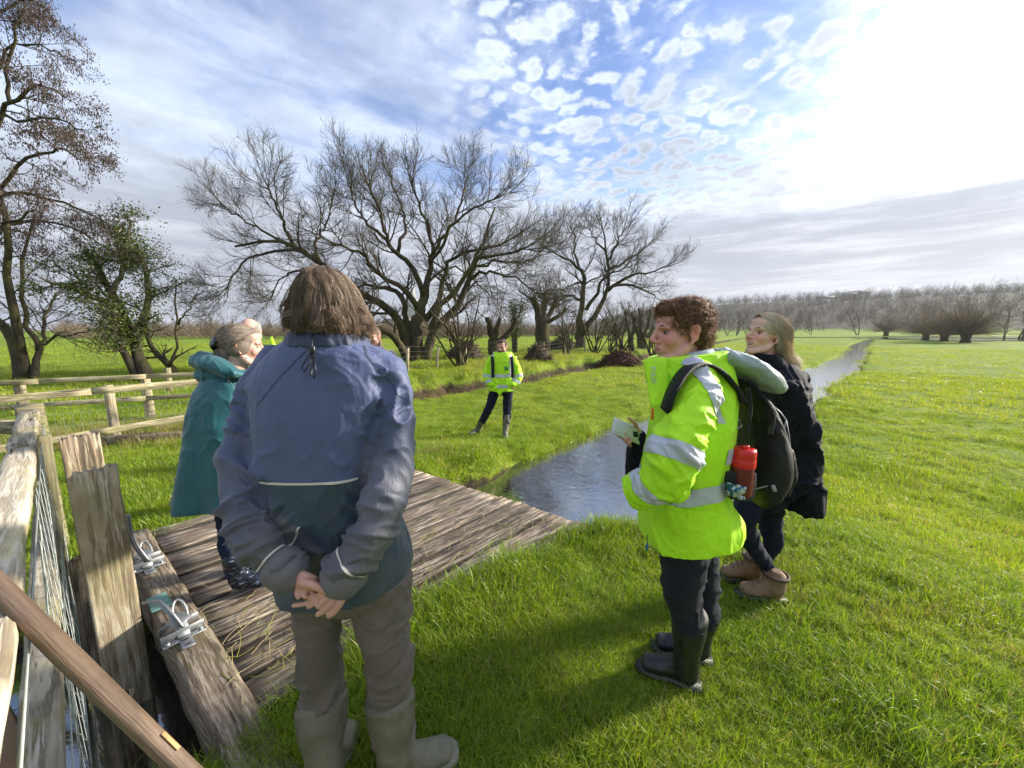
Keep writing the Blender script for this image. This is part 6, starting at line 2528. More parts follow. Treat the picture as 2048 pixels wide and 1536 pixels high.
    # hair: collar length, blown to the right
    rng = np.random.default_rng(5)
    hs = Shell([(632, 534, 672, 536, 1.135, .045), (606, 549, 698, 552, 1.135, .088), (590, 574, 718, 578, 1.135, .108), (582, 604, 729, 608, 1.135, .112), (578, 630, 737, 634, 1.13, .112),
                (584, 650, 738, 656, 1.125, .106), (600, 660, 728, 668, 1.12, .09)], 30, 44, 2.0)
    me = fuse([hs.mesh()], 0.006, 3)
    V, Nn = get_co(me), get_no(me)
    set_co(me, V + Nn * (0.006 * ridge(vnoise(V * np.array([38, 38, 7]), 1, 3)) - 0.008)[:, None])
    smooth_shade(me)
    cap = link('hair', me, M['hair_man_base'])
    keepworld(cap, root)
    S = [shell_strands(hs, 3800, rng, (-3.14, 3.14), (0.0, 0.35), (0.78, 1.04), 10, .012, (.965, 1.03), .30, .12, 5),
         shell_strands(hs, 1500, rng, (-2.7, 0.3), (0.25, 0.6), (0.86, 1.06), 9, .026, (.97, 1.03), .45, .22, 7),
         shell_strands(hs, 260, rng, (-1.9, 0.6), (0.0, 0.12), (0.5, 0.95), 10, .012, (.99, 1.05), .7, .1, 6)]
    for q in S[:1]:
        strands('hair_strands', q, M['hair_man'], root, .00075)
    strands('hair_strands', S[1], M['hair_man'], root, .0007)
    strands('stray_hair', S[2], M['hair_man'], root, .0005)


M['jacket_blue'] = cloth_mat('waxed_blue_cloth', None, 0.52, 420, 0.15, 0.15, True, 0.4, 0.14, 0.3)
M['collar_navy'] = cloth_mat('navy_collar_cloth', (0.035, 0.045, 0.085), 0.5, 420, 0.15, 0.1, folds=.5)
M['mauve_cloth'] = cloth_mat('mauve_fleece', (0.12, 0.08, 0.09), 0.9, 300, 0.5, 0.5)
M['cuff_grey'] = cloth_mat('dusty_cuff_cloth', (0.13, 0.12, 0.125), 0.75, 380, 0.3, 0.1)
M['piping'] = simple_mat('pale_piping', (0.55, 0.52, 0.45), 0.6, 0.15, 60, 0, 0)
M['trouser_taupe'] = cloth_mat('taupe_cotton', (0.150, 0.120, 0.098), 0.85, 420, 0.3, 0.05)
M['boot_sole'] = simple_mat('pale_sole', (0.20, 0.19, 0.15), 0.8, 0.3, 30, 0, 0.3)
M['hair_man_base'] = simple_mat('brown_hair_base', (0.15, 0.10, 0.068), 0.7, 0.4, 60, 0, 0.4)
M['hair_man'] = hair_mat('brown_hair', (0.10, 0.065, 0.042), (0.30, 0.205, 0.135), (0.52, 0.43, 0.34))


def hand_fingers(core, pts_list, r):
    for pts in pts_list:
        core.append(plimb(Lp(*pts), [r] * (len(pts) - 1) + [r * .8], 10, 4))


def person_hivis():
    """curly-haired person in a fluorescent coat, seen from the left side"""
    y = 1.42
    heel1, toe1 = G(1407, 1384, 0.0), G(1288, 1340, 0.0)
    heel2, toe2 = G(1428, 1332, 0.0), G(1306, 1296, 0.0)
    for q in (heel1, toe1, heel2, toe2):
        q.z = tz(q.x, q.y)
    gz = min(heel1.z, heel2.z)
    root = empty('person', (0.82, 1.46, gz))
    tag(root, 'curly-haired person in fluorescent yellow coat and black wellingtons holding a phone', 'person')
    head = Head(W(1362, 665, y), rad(91), rad(-2), 0, 1.0)
    armL = Lp((1402, 778, 1.25), (1378, 840, 1.19), (1350, 905, 1.16), (1332, 950, 1.17), (1300, 972, 1.22), (1270, 980, 1.30))
    rA = [.080, .084, .084, .080, .068, .056]
    armR = Lp((1380, 775, 1.58), (1340, 860, 1.64), (1296, 960, 1.63), (1278, 985, 1.62), (1274, 930, 1.60), (1276, 872, 1.58))
    legN = [W(1368, 1040, 1.36), W(1366, 1110, 1.36), W(1366, 1185, 1.37), W(1378, 1250, 1.40), W(1386, 1320, 1.41), Vector((heel1.x - .04, heel1.y, gz + .1))]
    legF = [W(1392, 1040, 1.52), W(1398, 1110, 1.52), W(1404, 1180, 1.52), W(1408, 1240, 1.53), W(1412, 1290, 1.55), Vector((heel2.x - .04, heel2.y, gz + .1))]
    for leg, h, t in ((legN, heel1, toe1), (legF, heel2, toe2)):
        f = (t - h)
        f.z = 0
        f.normalize()
        an = h + f * .08
        leg[-1] = Vector((an.x, an.y, gz + .10))
        leg[-2] = leg[-3].lerp(leg[-1], .55)
    core = [plimb([W(1375, 715, y), W(1378, 800, y), W(1370, 950, y), W(1378, 1060, y)], [(.07, .08), (.09, .14), (.09, .12), (.09, .13)], 18),
            plimb(armL, [.045, .045, .042, .038, .032, .028], 12), plimb(armR, [.045, .045, .04, .036, .032, .028], 12),
            plimb(legN, [.08, .075, .05, .035, .026, .024], 12), plimb(legF, [.08, .075, .05, .035, .026, .024], 12)]
    # right hand under and round the phone
    core.append(plimb(Lp((1277, 884, 1.585), (1272, 872, 1.575), (1268, 862, 1.57)), [(.026, .02), (.034, .017), (.030, .014)], 14, 6, (1, 0, 0)))
    hand_fingers(core, [[(1262, 872, 1.590), (1250, 880, 1.565), (1246, 872, 1.540), (1252, 868, 1.535)], [(1266, 878, 1.585), (1255, 886, 1.560), (1252, 880, 1.535), (1258, 875, 1.53)],
                        [(1270, 884, 1.58), (1261, 891, 1.555), (1258, 886, 1.53), (1264, 881, 1.525)], [(1258, 868, 1.59), (1244, 874, 1.57), (1236, 868, 1.548), (1242, 862, 1.54)],
                        [(1276, 860, 1.575), (1268, 845, 1.555), (1256, 836, 1.545)]], .0088)
    # left hand inside the pocket mouth
    core.append(plimb(Lp((1272, 980, 1.30), (1266, 990, 1.34), (1268, 1004, 1.36)), [(.026, .02), (.03, .02), (.02, .015)], 12))
    add_body(root, head, core, (0.62, 0.31, 0.25), LIP, 0.0032, 0.26, flush=.5, smooth=2)
    head.eyes(root, M['brow_brown'])
    # coat
    tors = Shell([(1294, 722, 1448, 706, y, .085), (1290, 745, 1458, 728, y, .135), (1294, 775, 1464, 770, y, .185), (1298, 830, 1462, 835, y, .205), (1292, 880, 1452, 890, y, .205), (1282, 930, 1442, 940, y, .205),
                  (1276, 980, 1450, 985, y, .205), (1273, 1030, 1474, 1015, y, .21), (1273, 1076, 1476, 1040, y, .205)], 44, 52, 2.6)
    shapes = [tors.mesh(), plimb(armL, rA, 20), plimb(armR[:3], [.08, .08, .075], 18),
              plimb(Lp((1385, 735, 1.30), (1402, 778, 1.26)), [.06, .08], 18)]
    coat = garment('coat', root, shapes, M['hivis'], 0.0055, 5, [(armL, .085)], 0.0065, 0.0115, 41, 1.1)
    cm = coat.data
    # navy forearm of the far sleeve
    garment('sleeve', root, [plimb(armR[2:], [.066, .062, .056, .046], 18)], M['navy_cloth'], 0.006, 4, [(armR[2:], .06)], 0.003, .006, 43)
    # stand-up collar flap
    fl = Shell([(1286, 720, 1330, 714, 1.32, .012), (1292, 760, 1336, 756, 1.30, .014), (1300, 812, 1335, 812, 1.27, .014)], 14, 24, 3)
    garment('collar', root, [fl.mesh(), Shell([(1290, 742, 1452, 732, y, .13), (1292, 716, 1455, 698, y, .115)], 10, 40, 2.3).mesh()], M['hivis'], 0.005, 3, (), .003, 0, 44)
    # coloured shirt collar at the neck
    garment('shirt_collar', root, [Shell([(1336, 716, 1430, 706, y, .085), (1344, 706, 1424, 694, y, .074)], 8, 36, 2.1).mesh()], M['plaid'], 0.005, 2, (), .002, 0, 45)
    # reflective tape: sleeve, lower body, upper body, shoulder
    up = (armL[2] - armL[1]).normalized()
    fo = (armL[4] - armL[3]).normalized()
    ring_band(cm, armL[2], up + Vector((0.1, 0, 0.0)), .058, 'reflective_band', M['reflective'], root, .003, .14)
    ring_band(cm, armL[4] + Vector((.01, 0, .0)), fo + Vector((-.15, 0, -.55)), .052, 'reflective_band', M['reflective'], root, .003, .115)

    def plane_band(pl, pr, h, ax_ok):
        a, b = W(pl[0], pl[1], y - .15), W(pr[0], pr[1], y - .15)
        n = Vector((-(b.z - a.z), 0, b.x - a.x)).normalized()
        cut_band(cm, [(a - n * h / 2, n), (a + n * h / 2, -n)], 'reflective_band', M['reflective'], root, .003, ax_ok)

    def on_body(c):
        v = np.array([c[:]])
        return along(v, armL)[1][0] > .095
    plane_band((1275, 1008), (1450, 968), .062, on_body)
    plane_band((1290, 905), (1450, 905), .055, lambda c: on_body(c) and c.x > W(1392, 905, y).x)
    # brace stripe over the shoulder
    cut_band(cm, [(W(1403, 760, 1.25) + Vector((-.030, 0, 0)), (1, 0.0, 0.35)), (W(1403, 760, 1.25) + Vector((.026, 0, 0)), (-1, 0.0, -0.35))], 'reflective_band', M['reflective'], root, .0032,
             lambda c: c.z > W(1400, 850, 1.2).z and c.y < y + .02)
    zt_, zb_ = W(1360, 1020, y - .2).z, W(1360, 1062, y - .2).z
    cut_band(cm, [((W(1318, 1040, y - .2).x, 0, 0), (1, 0, 0)), ((W(1418, 1040, y - .2).x, 0, 0), (-1, 0, 0)), ((0, 0, zb_), (0, 0, 1)), ((0, 0, zt_), (0, 0, -1))], 'pocket_flap', M['hivis'], root, .006, lambda c: c.y < y - .05)
    cut_band(cm, [((W(1308, 900, y - .2).x, 0, 0), (1, 0, 0)), ((W(1310.5, 900, y - .2).x, 0, 0), (-1, 0, 0))], 'seam', M['seam_olive'], root, .002, lambda c: c.y < y - .05 and along(np.array([c[:]]), armL)[1][0] > .1)
    # black pocket tab, orange tag, dangling toggle
    V, F_ = bevbox((.018, .004, .075), .001)
    p = W(1381, 968, y - .213)
    o = Geo().add(V, F_).obj('pocket_tab', M['black_plastic'])
    o.location = p
    o.rotation_euler = (0, rad(6), 0)
    keepworld(o, root)
    V, F_ = bevbox((.008, .006, .040), .002)
    o = Geo().add(V + np.array(tuple(W(1305, 828, 1.24))), F_).obj('zip_tag', M['orange'])
    keepworld(o, root)
    V, F_ = bevbox((.008, .008, .030), .002)
    o = Geo().add(V + np.array(tuple(W(1294, 1094, 1.33))), F_).obj('drawcord_toggle', M['blue_plastic'])
    keepworld(o, root)
    keepworld(Geo().tube(Lp((1294, 1070, 1.34), (1294, 1088, 1.33)), .002, 5).obj('drawcord', M['black_plastic']), root)
    # grey lettering down the collar
    cu = bpy.data.curves.new('collar_lettering', 'FONT')
    cu.body = 'PULSAR'
    cu.size = .024
    cu.extrude = .0004
    cu.align_x = 'CENTER'
    cu.align_y = 'CENTER'
    to = bpy.data.objects.new('collar_lettering', cu)
    col.objects.link(to)
    dg = bpy.context.evaluated_depsgraph_get()
    tm = bpy.data.meshes.new_from_object(to.evaluated_get(dg), depsgraph=dg)
    bpy.data.objects.remove(to)
    tm.materials.clear()
    lo = link('collar_lettering', tm, M['reflective'])
    p = W(1307, 756, 1.283)
    lo.matrix_world = Matrix.Translation(p) @ Matrix.Rotation(rad(83), 4, 'Y') @ Matrix.Rotation(rad(90), 4, 'X')
    lo.matrix_basis = lo.matrix_world.copy()
    keepworld(lo, root)
    # pale grey-green hood hanging at the back
    hood = [plimb(Lp((1440, 712, 1.40), (1478, 728, 1.39), (1518, 756, 1.38), (1542, 774, 1.38)), [(.040, .11), (.052, .15), (.052, .14), (.034, .09)], 22, 7, (0.55, 0, 0.83))]
    garment('hood', root, hood, M['hood_grey'], 0.006, 4, (), .012, 0, 47, 1.0)
    # jeans and wellingtons
    sh = [plimb(legN[:4], [(.105, .11), (.100, .105), (.084, .085), (.068, .068)], 20), plimb(legF[:4], [(.10, .10), (.095, .095), (.080, .08), (.066, .066)], 20), ellipsoid(W(1378, 1040, y), (.13, .16, .10))]
    garment('jeans', root, sh, M['jeans_dark'], 0.006, 5, [(legN[:4], .09), (legF[:4], .09)], .004, .008, 51, .9)
    for leg, h, t, rt in ((legN, heel1, toe1, .072), (legF, heel2, toe2, .070)):
        f = (t - h)
        f.z = 0
        f.normalize()
        tp = leg[3]
        hh = Vector((h.x, h.y, gz + .012))
        tt = hh + f * .285
        an = hh + f * .075
        sh = boot_shapes(tp + Vector((0, 0, .05)), Vector((an.x, an.y, gz + .12)), hh, tt, rt, .056, .047)
        b = garment('boot', root, sh, M['boot_black'], 0.006, 4, [([tp, an], .08)], .0015, .002, 52)
        s = Geo().add(*sole_shape(hh, tt, .043, .012)).obj('sole', M['black_plastic'])
        s.parent = b
    # curly hair
    rng = np.random.default_rng(8)
    hs = [head.tr(ellipsoid((0, -.020, .047), (.083, .098, .082), None, 28, 18)), head.tr(ellipsoid((0, .045, .082), (.064, .050, .036))), head.tr(ellipsoid((0, -.062, -.012), (.070, .052, .072)))]
    me = fuse(hs, .0055, 2)
    V, Nn = get_co(me), get_no(me)
    set_co(me, V + Nn * (.007 * fbm(V, 60, 2, 4))[:, None])
    smooth_shade(me)
    cap = link('hair', me, M['hair_curly_base'])
    keepworld(cap, root)
    V, Nn = get_co(me), get_no(me)
    n = 3800
    ii = rng.integers(0, len(V), n)
    Lc = head.local(V[ii])
    k = 9
    a = np.linspace(0, 1, k)[None]
    T = np.cross(Nn[ii], rng.normal(size=(n, 3)))
    T /= np.linalg.norm(T, axis=1, keepdims=True)
    B = np.cross(Nn[ii], T)
    ph = rng.uniform(0, 6.28, (n, 1))
    rr = rng.uniform(.005, .010, (n, 1))
    turn = rng.uniform(4, 8, (n, 1))
    L = rng.uniform(.012, .034, (n, 1))
    C = V[ii][:, None] + Nn[ii][:, None] * (a * L * .55 - .003)[..., None] + T[:, None] * (rr * np.cos(ph + turn * a) + a * L * .6)[..., None] + B[:, None] * (rr * np.sin(ph + turn * a))[..., None]
    strands('hair_curls', C, M['hair_curly'], root, .00085)
    return root


M['seam_olive'] = cloth_mat('shaded_seam_cloth', (0.22, 0.42, 0.012), 0.7)
M['plaid'] = cloth_mat('pale_check_cotton', (0.42, 0.46, 0.52), 0.8, 200, 0.4, 0.2, var=.35)
M['orange'] = simple_mat('orange_tag', (0.75, 0.10, 0.015), 0.5, 0.1, 40, 0, 0)
M['blue_plastic'] = simple_mat('blue_toggle', (0.02, 0.14, 0.32), 0.4, 0.1, 40, 0, 0)
M['hood_grey'] = cloth_mat('grey_green_nylon', (0.30, 0.355, 0.345), 0.5, 300, 0.1, 0.1, folds=.3)
M['brow_brown'] = simple_mat('brown_brow', (0.07, 0.04, 0.025), 0.8, 0.3, 80, 0, 0)
M['brow_fair'] = simple_mat('fair_brow', (0.16, 0.10, 0.06), 0.8, 0.3, 80, 0, 0)
M['hair_curly_base'] = simple_mat('curly_hair_base', (0.075, 0.042, 0.026), 0.8, 0.5, 90, 0, 0.5)
M['hair_curly'] = hair_mat('curly_brown_hair', (0.085, 0.045, 0.026), (0.34, 0.175, 0.075), (0.68, 0.40, 0.17))


def backpack():
    y = 1.40
    root = empty('backpack', tuple(W(1500, 1000, y)))
    tag(root, 'black rucksack with grey cords worn on the fluorescent coat', 'backpack')
    pk = Shell([(1450, 750, 1492, 764, y, .085), (1456, 780, 1532, 802, y, .125), (1458, 835, 1562, 842, y, .140), (1455, 890, 1578, 890, y, .145), (1448, 940, 1578, 945, y, .145), (1456, 974, 1556, 980, y, .135), (1474, 992, 1528, 996, y, .10)], 30, 44, 2.9)
    garment('main_bag', root, [pk.mesh()], M['black_cloth'], .006, 4, (), .005, 0, 61, 1.2)
    po = Shell([(1506, 880, 1578, 884, y, .11), (1506, 930, 1584, 932, y, .115), (1510, 975, 1566, 972, y, .10)], 14, 36, 3)
    garment('front_pocket', root, [po.mesh()], M['black_cloth'], .006, 3, (), .004, 0, 62, 1.2)
    # side pocket holding the bottle
    sp = Shell([(1438, 936, 1512, 940, 1.245, .038), (1440, 962, 1512, 966, 1.245, .042), (1452, 994, 1506, 996, 1.25, .036)], 14, 34, 2.6)
    garment('side_pocket', root, [sp.mesh()], M['black_mesh'], .005, 3, (), .003, 0, 63, 1.4)
    g = Geo()

    def strap(pts, w, t=.006):
        p = densify(Lp(*pts), 26)
        T = np.gradient(p, axis=0)
        T /= np.linalg.norm(T, axis=1, keepdims=True)
        ax = np.array([0, 1.0, 0])
        S = np.cross(T, np.cross(ax, T))
        S /= np.linalg.norm(S, axis=1, keepdims=True)
        Nn = np.cross(S, T)
        V = np.stack([p - S * w / 2 - Nn * t / 2, p + S * w / 2 - Nn * t / 2, p + S * w / 2 + Nn * t / 2, p - S * w / 2 + Nn * t / 2], axis=1)
        m = len(p)
        i = np.arange(m * 4).reshape(m, 4)
        nx = np.roll(i, -1, axis=1)
        q = np.stack([i[:-1], nx[:-1], nx[1:], i[1:]], axis=-1).reshape(-1, 4)
        return V.reshape(-1, 3), [q, i[0, ::-1][None], i[-1][None]]
    for nm, pts, w in (('shoulder_strap', [(1330, 822, 1.205), (1342, 786, 1.200), (1368, 744, 1.230), (1400, 728, 1.262), (1436, 741, 1.268), (1466, 775, 1.268), (1484, 806, 1.262)], .058),
                       ('shoulder_strap', [(1350, 800, 1.60), (1390, 728, 1.56), (1430, 728, 1.54), (1462, 760, 1.50)], .06)):
        o = Geo().add(*strap(pts, w, .012)).obj(nm, M['black_cloth'], None, True)
        keepworld(o, root)
    for pts in ([(1496, 776, 1.27), (1500, 820, 1.255), (1492, 870, 1.25)], [(1526, 792, 1.285), (1545, 830, 1.275), (1540, 870, 1.26)]):
        o = Geo().add(*strap(pts, .022, .004)).obj('webbing', M['black_mesh'], None, True)
        keepworld(o, root)
    # buckle, grey bungee cord, zip pull
    fr = Lp((1466, 842, 1.252), (1478, 839, 1.252), (1484, 852, 1.252), (1474, 858, 1.252), (1466, 842, 1.252))
    keepworld(Geo().tube(fr, .0028, 6).obj('buckle', M['grey_plastic'], None, True), root)
    g = Geo()
    g.tube(Lp((1540, 806, 1.29), (1562, 826, 1.29), (1572, 840, 1.29), (1566, 868, 1.275), (1580, 890, 1.285), (1578, 905, 1.285), (1567, 928, 1.275), (1570, 945, 1.28), (1548, 968, 1.27), (1512, 978, 1.265)), .0022, 6)
    g.tube(Lp((1572, 840, 1.30), (1578, 870, 1.30), (1580, 892, 1.30), (1574, 926, 1.30)), .002, 6)
    keepworld(g.obj('bungee_cord', M['grey_plastic'], None, True), root)
    keepworld(Geo().tube(Lp((1556, 882, 1.28), (1549, 900, 1.27), (1552, 930, 1.27), (1543, 962, 1.265)), .003, 6).obj('zip', M['grey_plastic'], None, True), root)
    keepworld(Geo().tube(Lp((1545, 970, 1.262), (1550, 982, 1.26)), .007, 8).obj('cord_lock', M['grey_plastic'], None, True), root)
    # bottle
    t, b = W(1481, 893, 1.215), W(1481, 990, 1.225)
    br = empty('water_bottle', (b.x, b.y, b.z))
    tag(br, 'red screw-top bottle in the side pocket of the black rucksack', 'bottle')
    h = t.z - b.z

    def lathe(name, prof, mat):
        n = 28
        a = np.arange(n) / n * 2 * np.pi
        V = np.array([[(r * math.cos(q), r * math.sin(q), z) for q in a] for r, z in prof])
        m = len(prof)
        i = np.arange(m * n).reshape(m, n)
        nx = np.roll(i, -1, axis=1)
        F = np.stack([i[:-1], nx[:-1], nx[1:], i[1:]], axis=-1).reshape(-1, 4)
        return link(name, np_mesh(name, V.reshape(-1, 3), [F, i[0, ::-1][None], i[-1][None]], True), mat, br)
    R = .0365
    lathe('flask', [(R * .8, 0), (R * .92, .006), (R * .94, h * .1), (R * .94, h * .55), (R * .9, h * .60)], M['bottle_dark'])
    lid = lathe('lid', [(R, h * .585), (R * 1.02, h * .60), (R * 1.02, h * .74), (R * .98, h * .755), (R * 1.0, h * .77), (R * 1.0, h * .90), (R * .92, h * .945), (R * .5, h * .955)], M['bottle_red'])
    V, F = bevbox((.020, .014, .018), .003)
    link('spout_cap', np_mesh('spout_cap', V + np.array([0, -.006, h * .965]), F), M['bottle_red'], br)
    # crumpled packet in the pocket
    rng = np.random.default_rng(3)
    nx_, ny_ = 10, 7
    P = []
    for i in range(nx_):
        for j in range(ny_):
            u, v = i / (nx_ - 1), j / (ny_ - 1)
            p = W(1450 + 40 * u, 962 + 12 * u + 26 * v, 1.196)
            P.append((p.x + rng.normal(0, .0015), p.y + rng.normal(0, .004) - .003, p.z + rng.normal(0, .0015)))
    i = np.arange(nx_ * ny_).reshape(nx_, ny_)
    F = np.stack([i[:-1, :-1], i[1:, :-1], i[1:, 1:], i[:-1, 1:]], axis=-1).reshape(-1, 4)
    o = link('foil_packet', np_mesh('foil_packet', np.array(P), F), M['foil'])
    so_ = o.modifiers.new('t', 'SOLIDIFY')
    so_.thickness = .003
    tag(o, 'crumpled blue and silver packet tucked below the red bottle', 'packet')


M['black_mesh'] = cloth_mat('black_mesh_cloth', (0.016, 0.015, 0.018), 0.7, 500, 0.6, 0.1)
M['grey_plastic'] = simple_mat('grey_plastic', (0.32, 0.32, 0.33), 0.45, 0.1, 50, 0, 0)
M['bottle_red'] = simple_mat('red_lid_plastic', (0.55, 0.012, 0.018), 0.32, 0.08, 30, 0, 0)
M['bottle_dark'] = simple_mat('dark_red_flask', (0.115, 0.008, 0.016), 0.3, 0.2, 30, 0, 0)
_m, _N, _b, _o = new_mat('blue_foil')
_n = _N.noise(_N.add('ShaderNodeTexCoord').outputs['Object'], 60, 3, .6)
_N.put(_b.inputs['Base Color'], _N.mix(_N.step(_n, .48, .52), (.015, .10, .18), (.45, .50, .54)))
_b.inputs['Metallic'].default_value = .5
_b.inputs['Roughness'].default_value = .3
M['foil'] = _m


def phone():
    c = W(1254, 862, 1.548)
    x = (W(1290, 876, 1.56) - W(1229, 849, 1.54)).normalized()
    up = (W(1250, 838, 1.562) - W(1250, 870, 1.530)).normalized()
    z = x.cross(up).normalized()
    root = empty('phone', tuple(c))
    tag(root, 'white mobile phone in the right hand of the person with the rucksack', 'phone')
    V, F = bevbox((.146, .072, .009), .004)
    o = Geo().add(V, F).obj('case', M['phone_white'])
    o.parent = root
    V, F = bevbox((.142, .068, .002), .001)
    s = Geo().add(V + np.array([0, 0, -.0052]), F).obj('screen', M['black_plastic'])
    s.parent = root
    V, F = limb([(.030, -.004, .0055), (.052, .004, .0055)], [(.012, .002), (.012, .002)], 14, 4, (0, 1, 0))
    k = Geo().add(V, F).obj('camera_bump', M['black_plastic'], None, True)
    k.parent = root
    y_ = z.cross(x)
    if z.y > 0:
        z = -z
        y_ = z.cross(x)
    root.matrix_world = Matrix.Translation(c) @ Matrix((x, y_, z)).transposed().to_4x4()
    root.rotation_euler = root.matrix_world.to_euler()


M['phone_white'] = simple_mat('white_phone', (0.62, 0.61, 0.64), 0.3, 0.05, 30, 0, 0)


def person_blonde():
    y = 2.02
    h1, t1 = G(1574, 1206, 0.0), G(1480, 1192, 0.0)
    h2, t2 = G(1528, 1166, 0.0), G(1440, 1156, 0.0)
    gz = tz(h1.x, h1.y)
    root = empty('person', (h1.x - .1, h1.y + .05, gz))
    tag(root, 'fair-haired person in dark navy coat and brown walking boots looking across the meadow', 'person')
    head = Head(W(1530, 671, y), rad(103), rad(11), 0, .97, .95)
    armL = Lp((1580, 770, 1.86), (1606, 850, 1.84), (1618, 920, 1.85), (1600, 965, 1.84), (1570, 990, 1.84))
    hipN, hipF = W(1508, 985, 1.98), W(1540, 985, 2.10)
    legN = [hipN, W(1488, 1040, 1.97), W(1500, 1080, 1.98), W(1535, 1135, 2.02), Vector((h1.x - .05, h1.y, gz + .1))]
    legF = [hipF, W(1540, 1050, 2.14), W(1542, 1090, 2.16), W(1516, 1135, 2.20), Vector((h2.x - .05, h2.y, gz + .1))]
    for leg, h, t in ((legN, h1, t1), (legF, h2, t2)):
        f = (t - h)
        f.z = 0
        f.normalize()
        an = h + f * .075
        leg[-1] = Vector((an.x, an.y, gz + .10))
    core = [plimb([W(1545, 718, y), W(1555, 790, y), W(1560, 900, y), W(1545, 990, y)], [(.07, .07), (.10, .13), (.10, .12), (.10, .13)], 16),
            plimb(armL, [.042, .042, .038, .034, .03], 12), plimb(legN, [.075, .065, .05, .04, .04], 12), plimb(legF, [.075, .065, .05, .04, .04], 12)]
    add_body(root, head, core, (0.64, 0.38, 0.30), (0.48, 0.19, 0.17), 0.0034, 0.26, flush=.5, mouth_open=True, smooth=2)
    head.eyes(root, M['brow_fair'])
    V, F = head.tr(limb([(-.014, .089, -.0595), (0, .0925, -.0590), (.014, .089, -.0595)], [.0028, .003, .0028], 8))
    keepworld(Geo().add(V, F).obj('teeth', M['teeth'], None, True), root)
    tors = Shell([(1486, 722, 1586, 726, y, .085), (1484, 745, 1604, 748, y, .15), (1492, 785, 1618, 790, y, .19), (1502, 860, 1630, 860, y, .20), (1508, 920, 1638, 915, y, .20), (1512, 970, 1644, 960, y, .205), (1530, 1012, 1642, 1000, y, .20)], 36, 48, 2.6)
    sh = [tors.mesh(), plimb(armL, [.075, .076, .075, .07, .06], 18), plimb(Lp((1530, 990, 1.99), (1548, 1022, 2.0)), [(.06, .1), (.05, .09)], 16)]
    garment('coat', root, sh, M['navy_cloth'], .007, 5, [(armL, .08)], .009, .009, 71, .8)
    garment('collar', root, [Shell([(1484, 735, 1580, 735, y, .11), (1487, 703, 1562, 712, y, .095)], 10, 36, 2.2).mesh()], M['navy_cloth'], .006, 3, (), .003, 0, 72)
    garment('inner_collar', root, [Shell([(1500, 738, 1550, 728, y - .05, .05), (1504, 722, 1545, 708, y - .03, .05)], 8, 30, 2.1).mesh()], M['pale_check'], .006, 2, (), .002, 0, 75)
    hood = [plimb(Lp((1552, 762, 1.90), (1582, 756, 1.98), (1606, 758, 2.06)), [(.045, .05), (.06, .06), (.05, .05)], 20, 6, (0, 0, 1)), plimb(Lp((1562, 782, 1.88), (1598, 780, 1.98), (1608, 772, 2.10)), [(.035, .05), (.05, .06), (.045, .06)], 20, 6, (0, 0, 1))]
    garment('hood', root, hood, M['navy_cloth'], .006, 4, (), .009, 0, 73, 1.1)
    sh = [plimb(legN, [(.095, .10), (.083, .085), (.068, .068), (.052, .052), (.05, .05)], 18), plimb(legF, [(.095, .1), (.08, .08), (.066, .066), (.052, .052), (.05, .05)], 18), ellipsoid(W(1525, 985, 2.03), (.12, .15, .1))]
    garment('jeans', root, sh, M['jeans_navy'], .0065, 4, [(legN, .08), (legF, .08)], .003, .006, 74)
    for leg, h, t in ((legN, h1, t1), (legF, h2, t2)):
        f = (t - h)
        f.z = 0
        f.normalize()
        hh = Vector((h.x, h.y, gz + .022))
        tt = hh + f * .275
        an = hh + f * .07
        sh = boot_shapes(Vector((an.x, an.y, gz + .165)), Vector((an.x, an.y, gz + .12)), hh, tt, .060, .055, .046)
        b = garment('boot', root, sh, M['boot_brown'], .005, 3, (), .002, 0, 76)
        s = Geo().add(*sole_shape(hh, tt, .044, .012)).obj('sole', M['black_plastic'])
        s.parent = b
        cuff = Geo().tube([an + Vector((math.cos(a) * .060, math.sin(a) * .060, .150)) for a in np.linspace(0, 6.28, 17)], .009, 8).obj('padded_cuff', M['boot_cuff'], None, True)
        cuff.parent = b
        g = Geo()
        for q in range(5):
            c = hh + f * (.10 + .022 * q) + Vector((0, 0, .150 - .018 * q))
            sd = Vector((f.y, -f.x, 0)) * .026
            g.tube([c - sd, c + Vector((0, 0, .010)), c + sd], .0028, 5)
        lc = g.obj('lace', M['lace'], None, True)
        lc.parent = b
    # hair: straight, shoulder length, swept behind the ear, lit from behind
    rng = np.random.default_rng(9)
    hs = [head.tr(ellipsoid((0, -.011, .044), (.083, .099, .082), None, 26, 16)), head.tr(ellipsoid((0, -.070, -.03), (.074, .050, .085)))]
    me = fuse(hs, .006, 3)
    smooth_shade(me)
    keepworld(link('hair', me, M['hair_fair_base']), root)
    n = 3900
    k = 9
    # every strand starts at the parting and falls back over the side of the head to the shoulder
    nc = 150
    cid = rng.integers(0, nc, n)
    sx = rng.choice([-1, 1], nc, p=[.62, .38])[cid]
    u = (rng.random(nc)[cid] + rng.normal(0, .018, n)).clip(0, 1)
    lk = rng.normal(0, 1, (nc, 6))[cid]
    st = np.column_stack([sx * abs(rng.normal(0, .006, n)), .080 - .15 * u, .100 + .014 * np.sin(np.clip(u * 2.2, 0, 1.57) + .3) - .05 * np.clip(u - .6, 0, 1)])
    md = np.column_stack([sx * (.083 + rng.normal(0, .004, n)), .010 - .095 * u + rng.normal(0, .008, n), .035 + rng.normal(0, .012, n)])
    lo = np.column_stack([sx * (.080 + rng.normal(0, .010, n)) * (1 - .5 * u), -.055 - .090 * u + rng.normal(0, .012, n), -.06 + rng.normal(0, .012, n)])
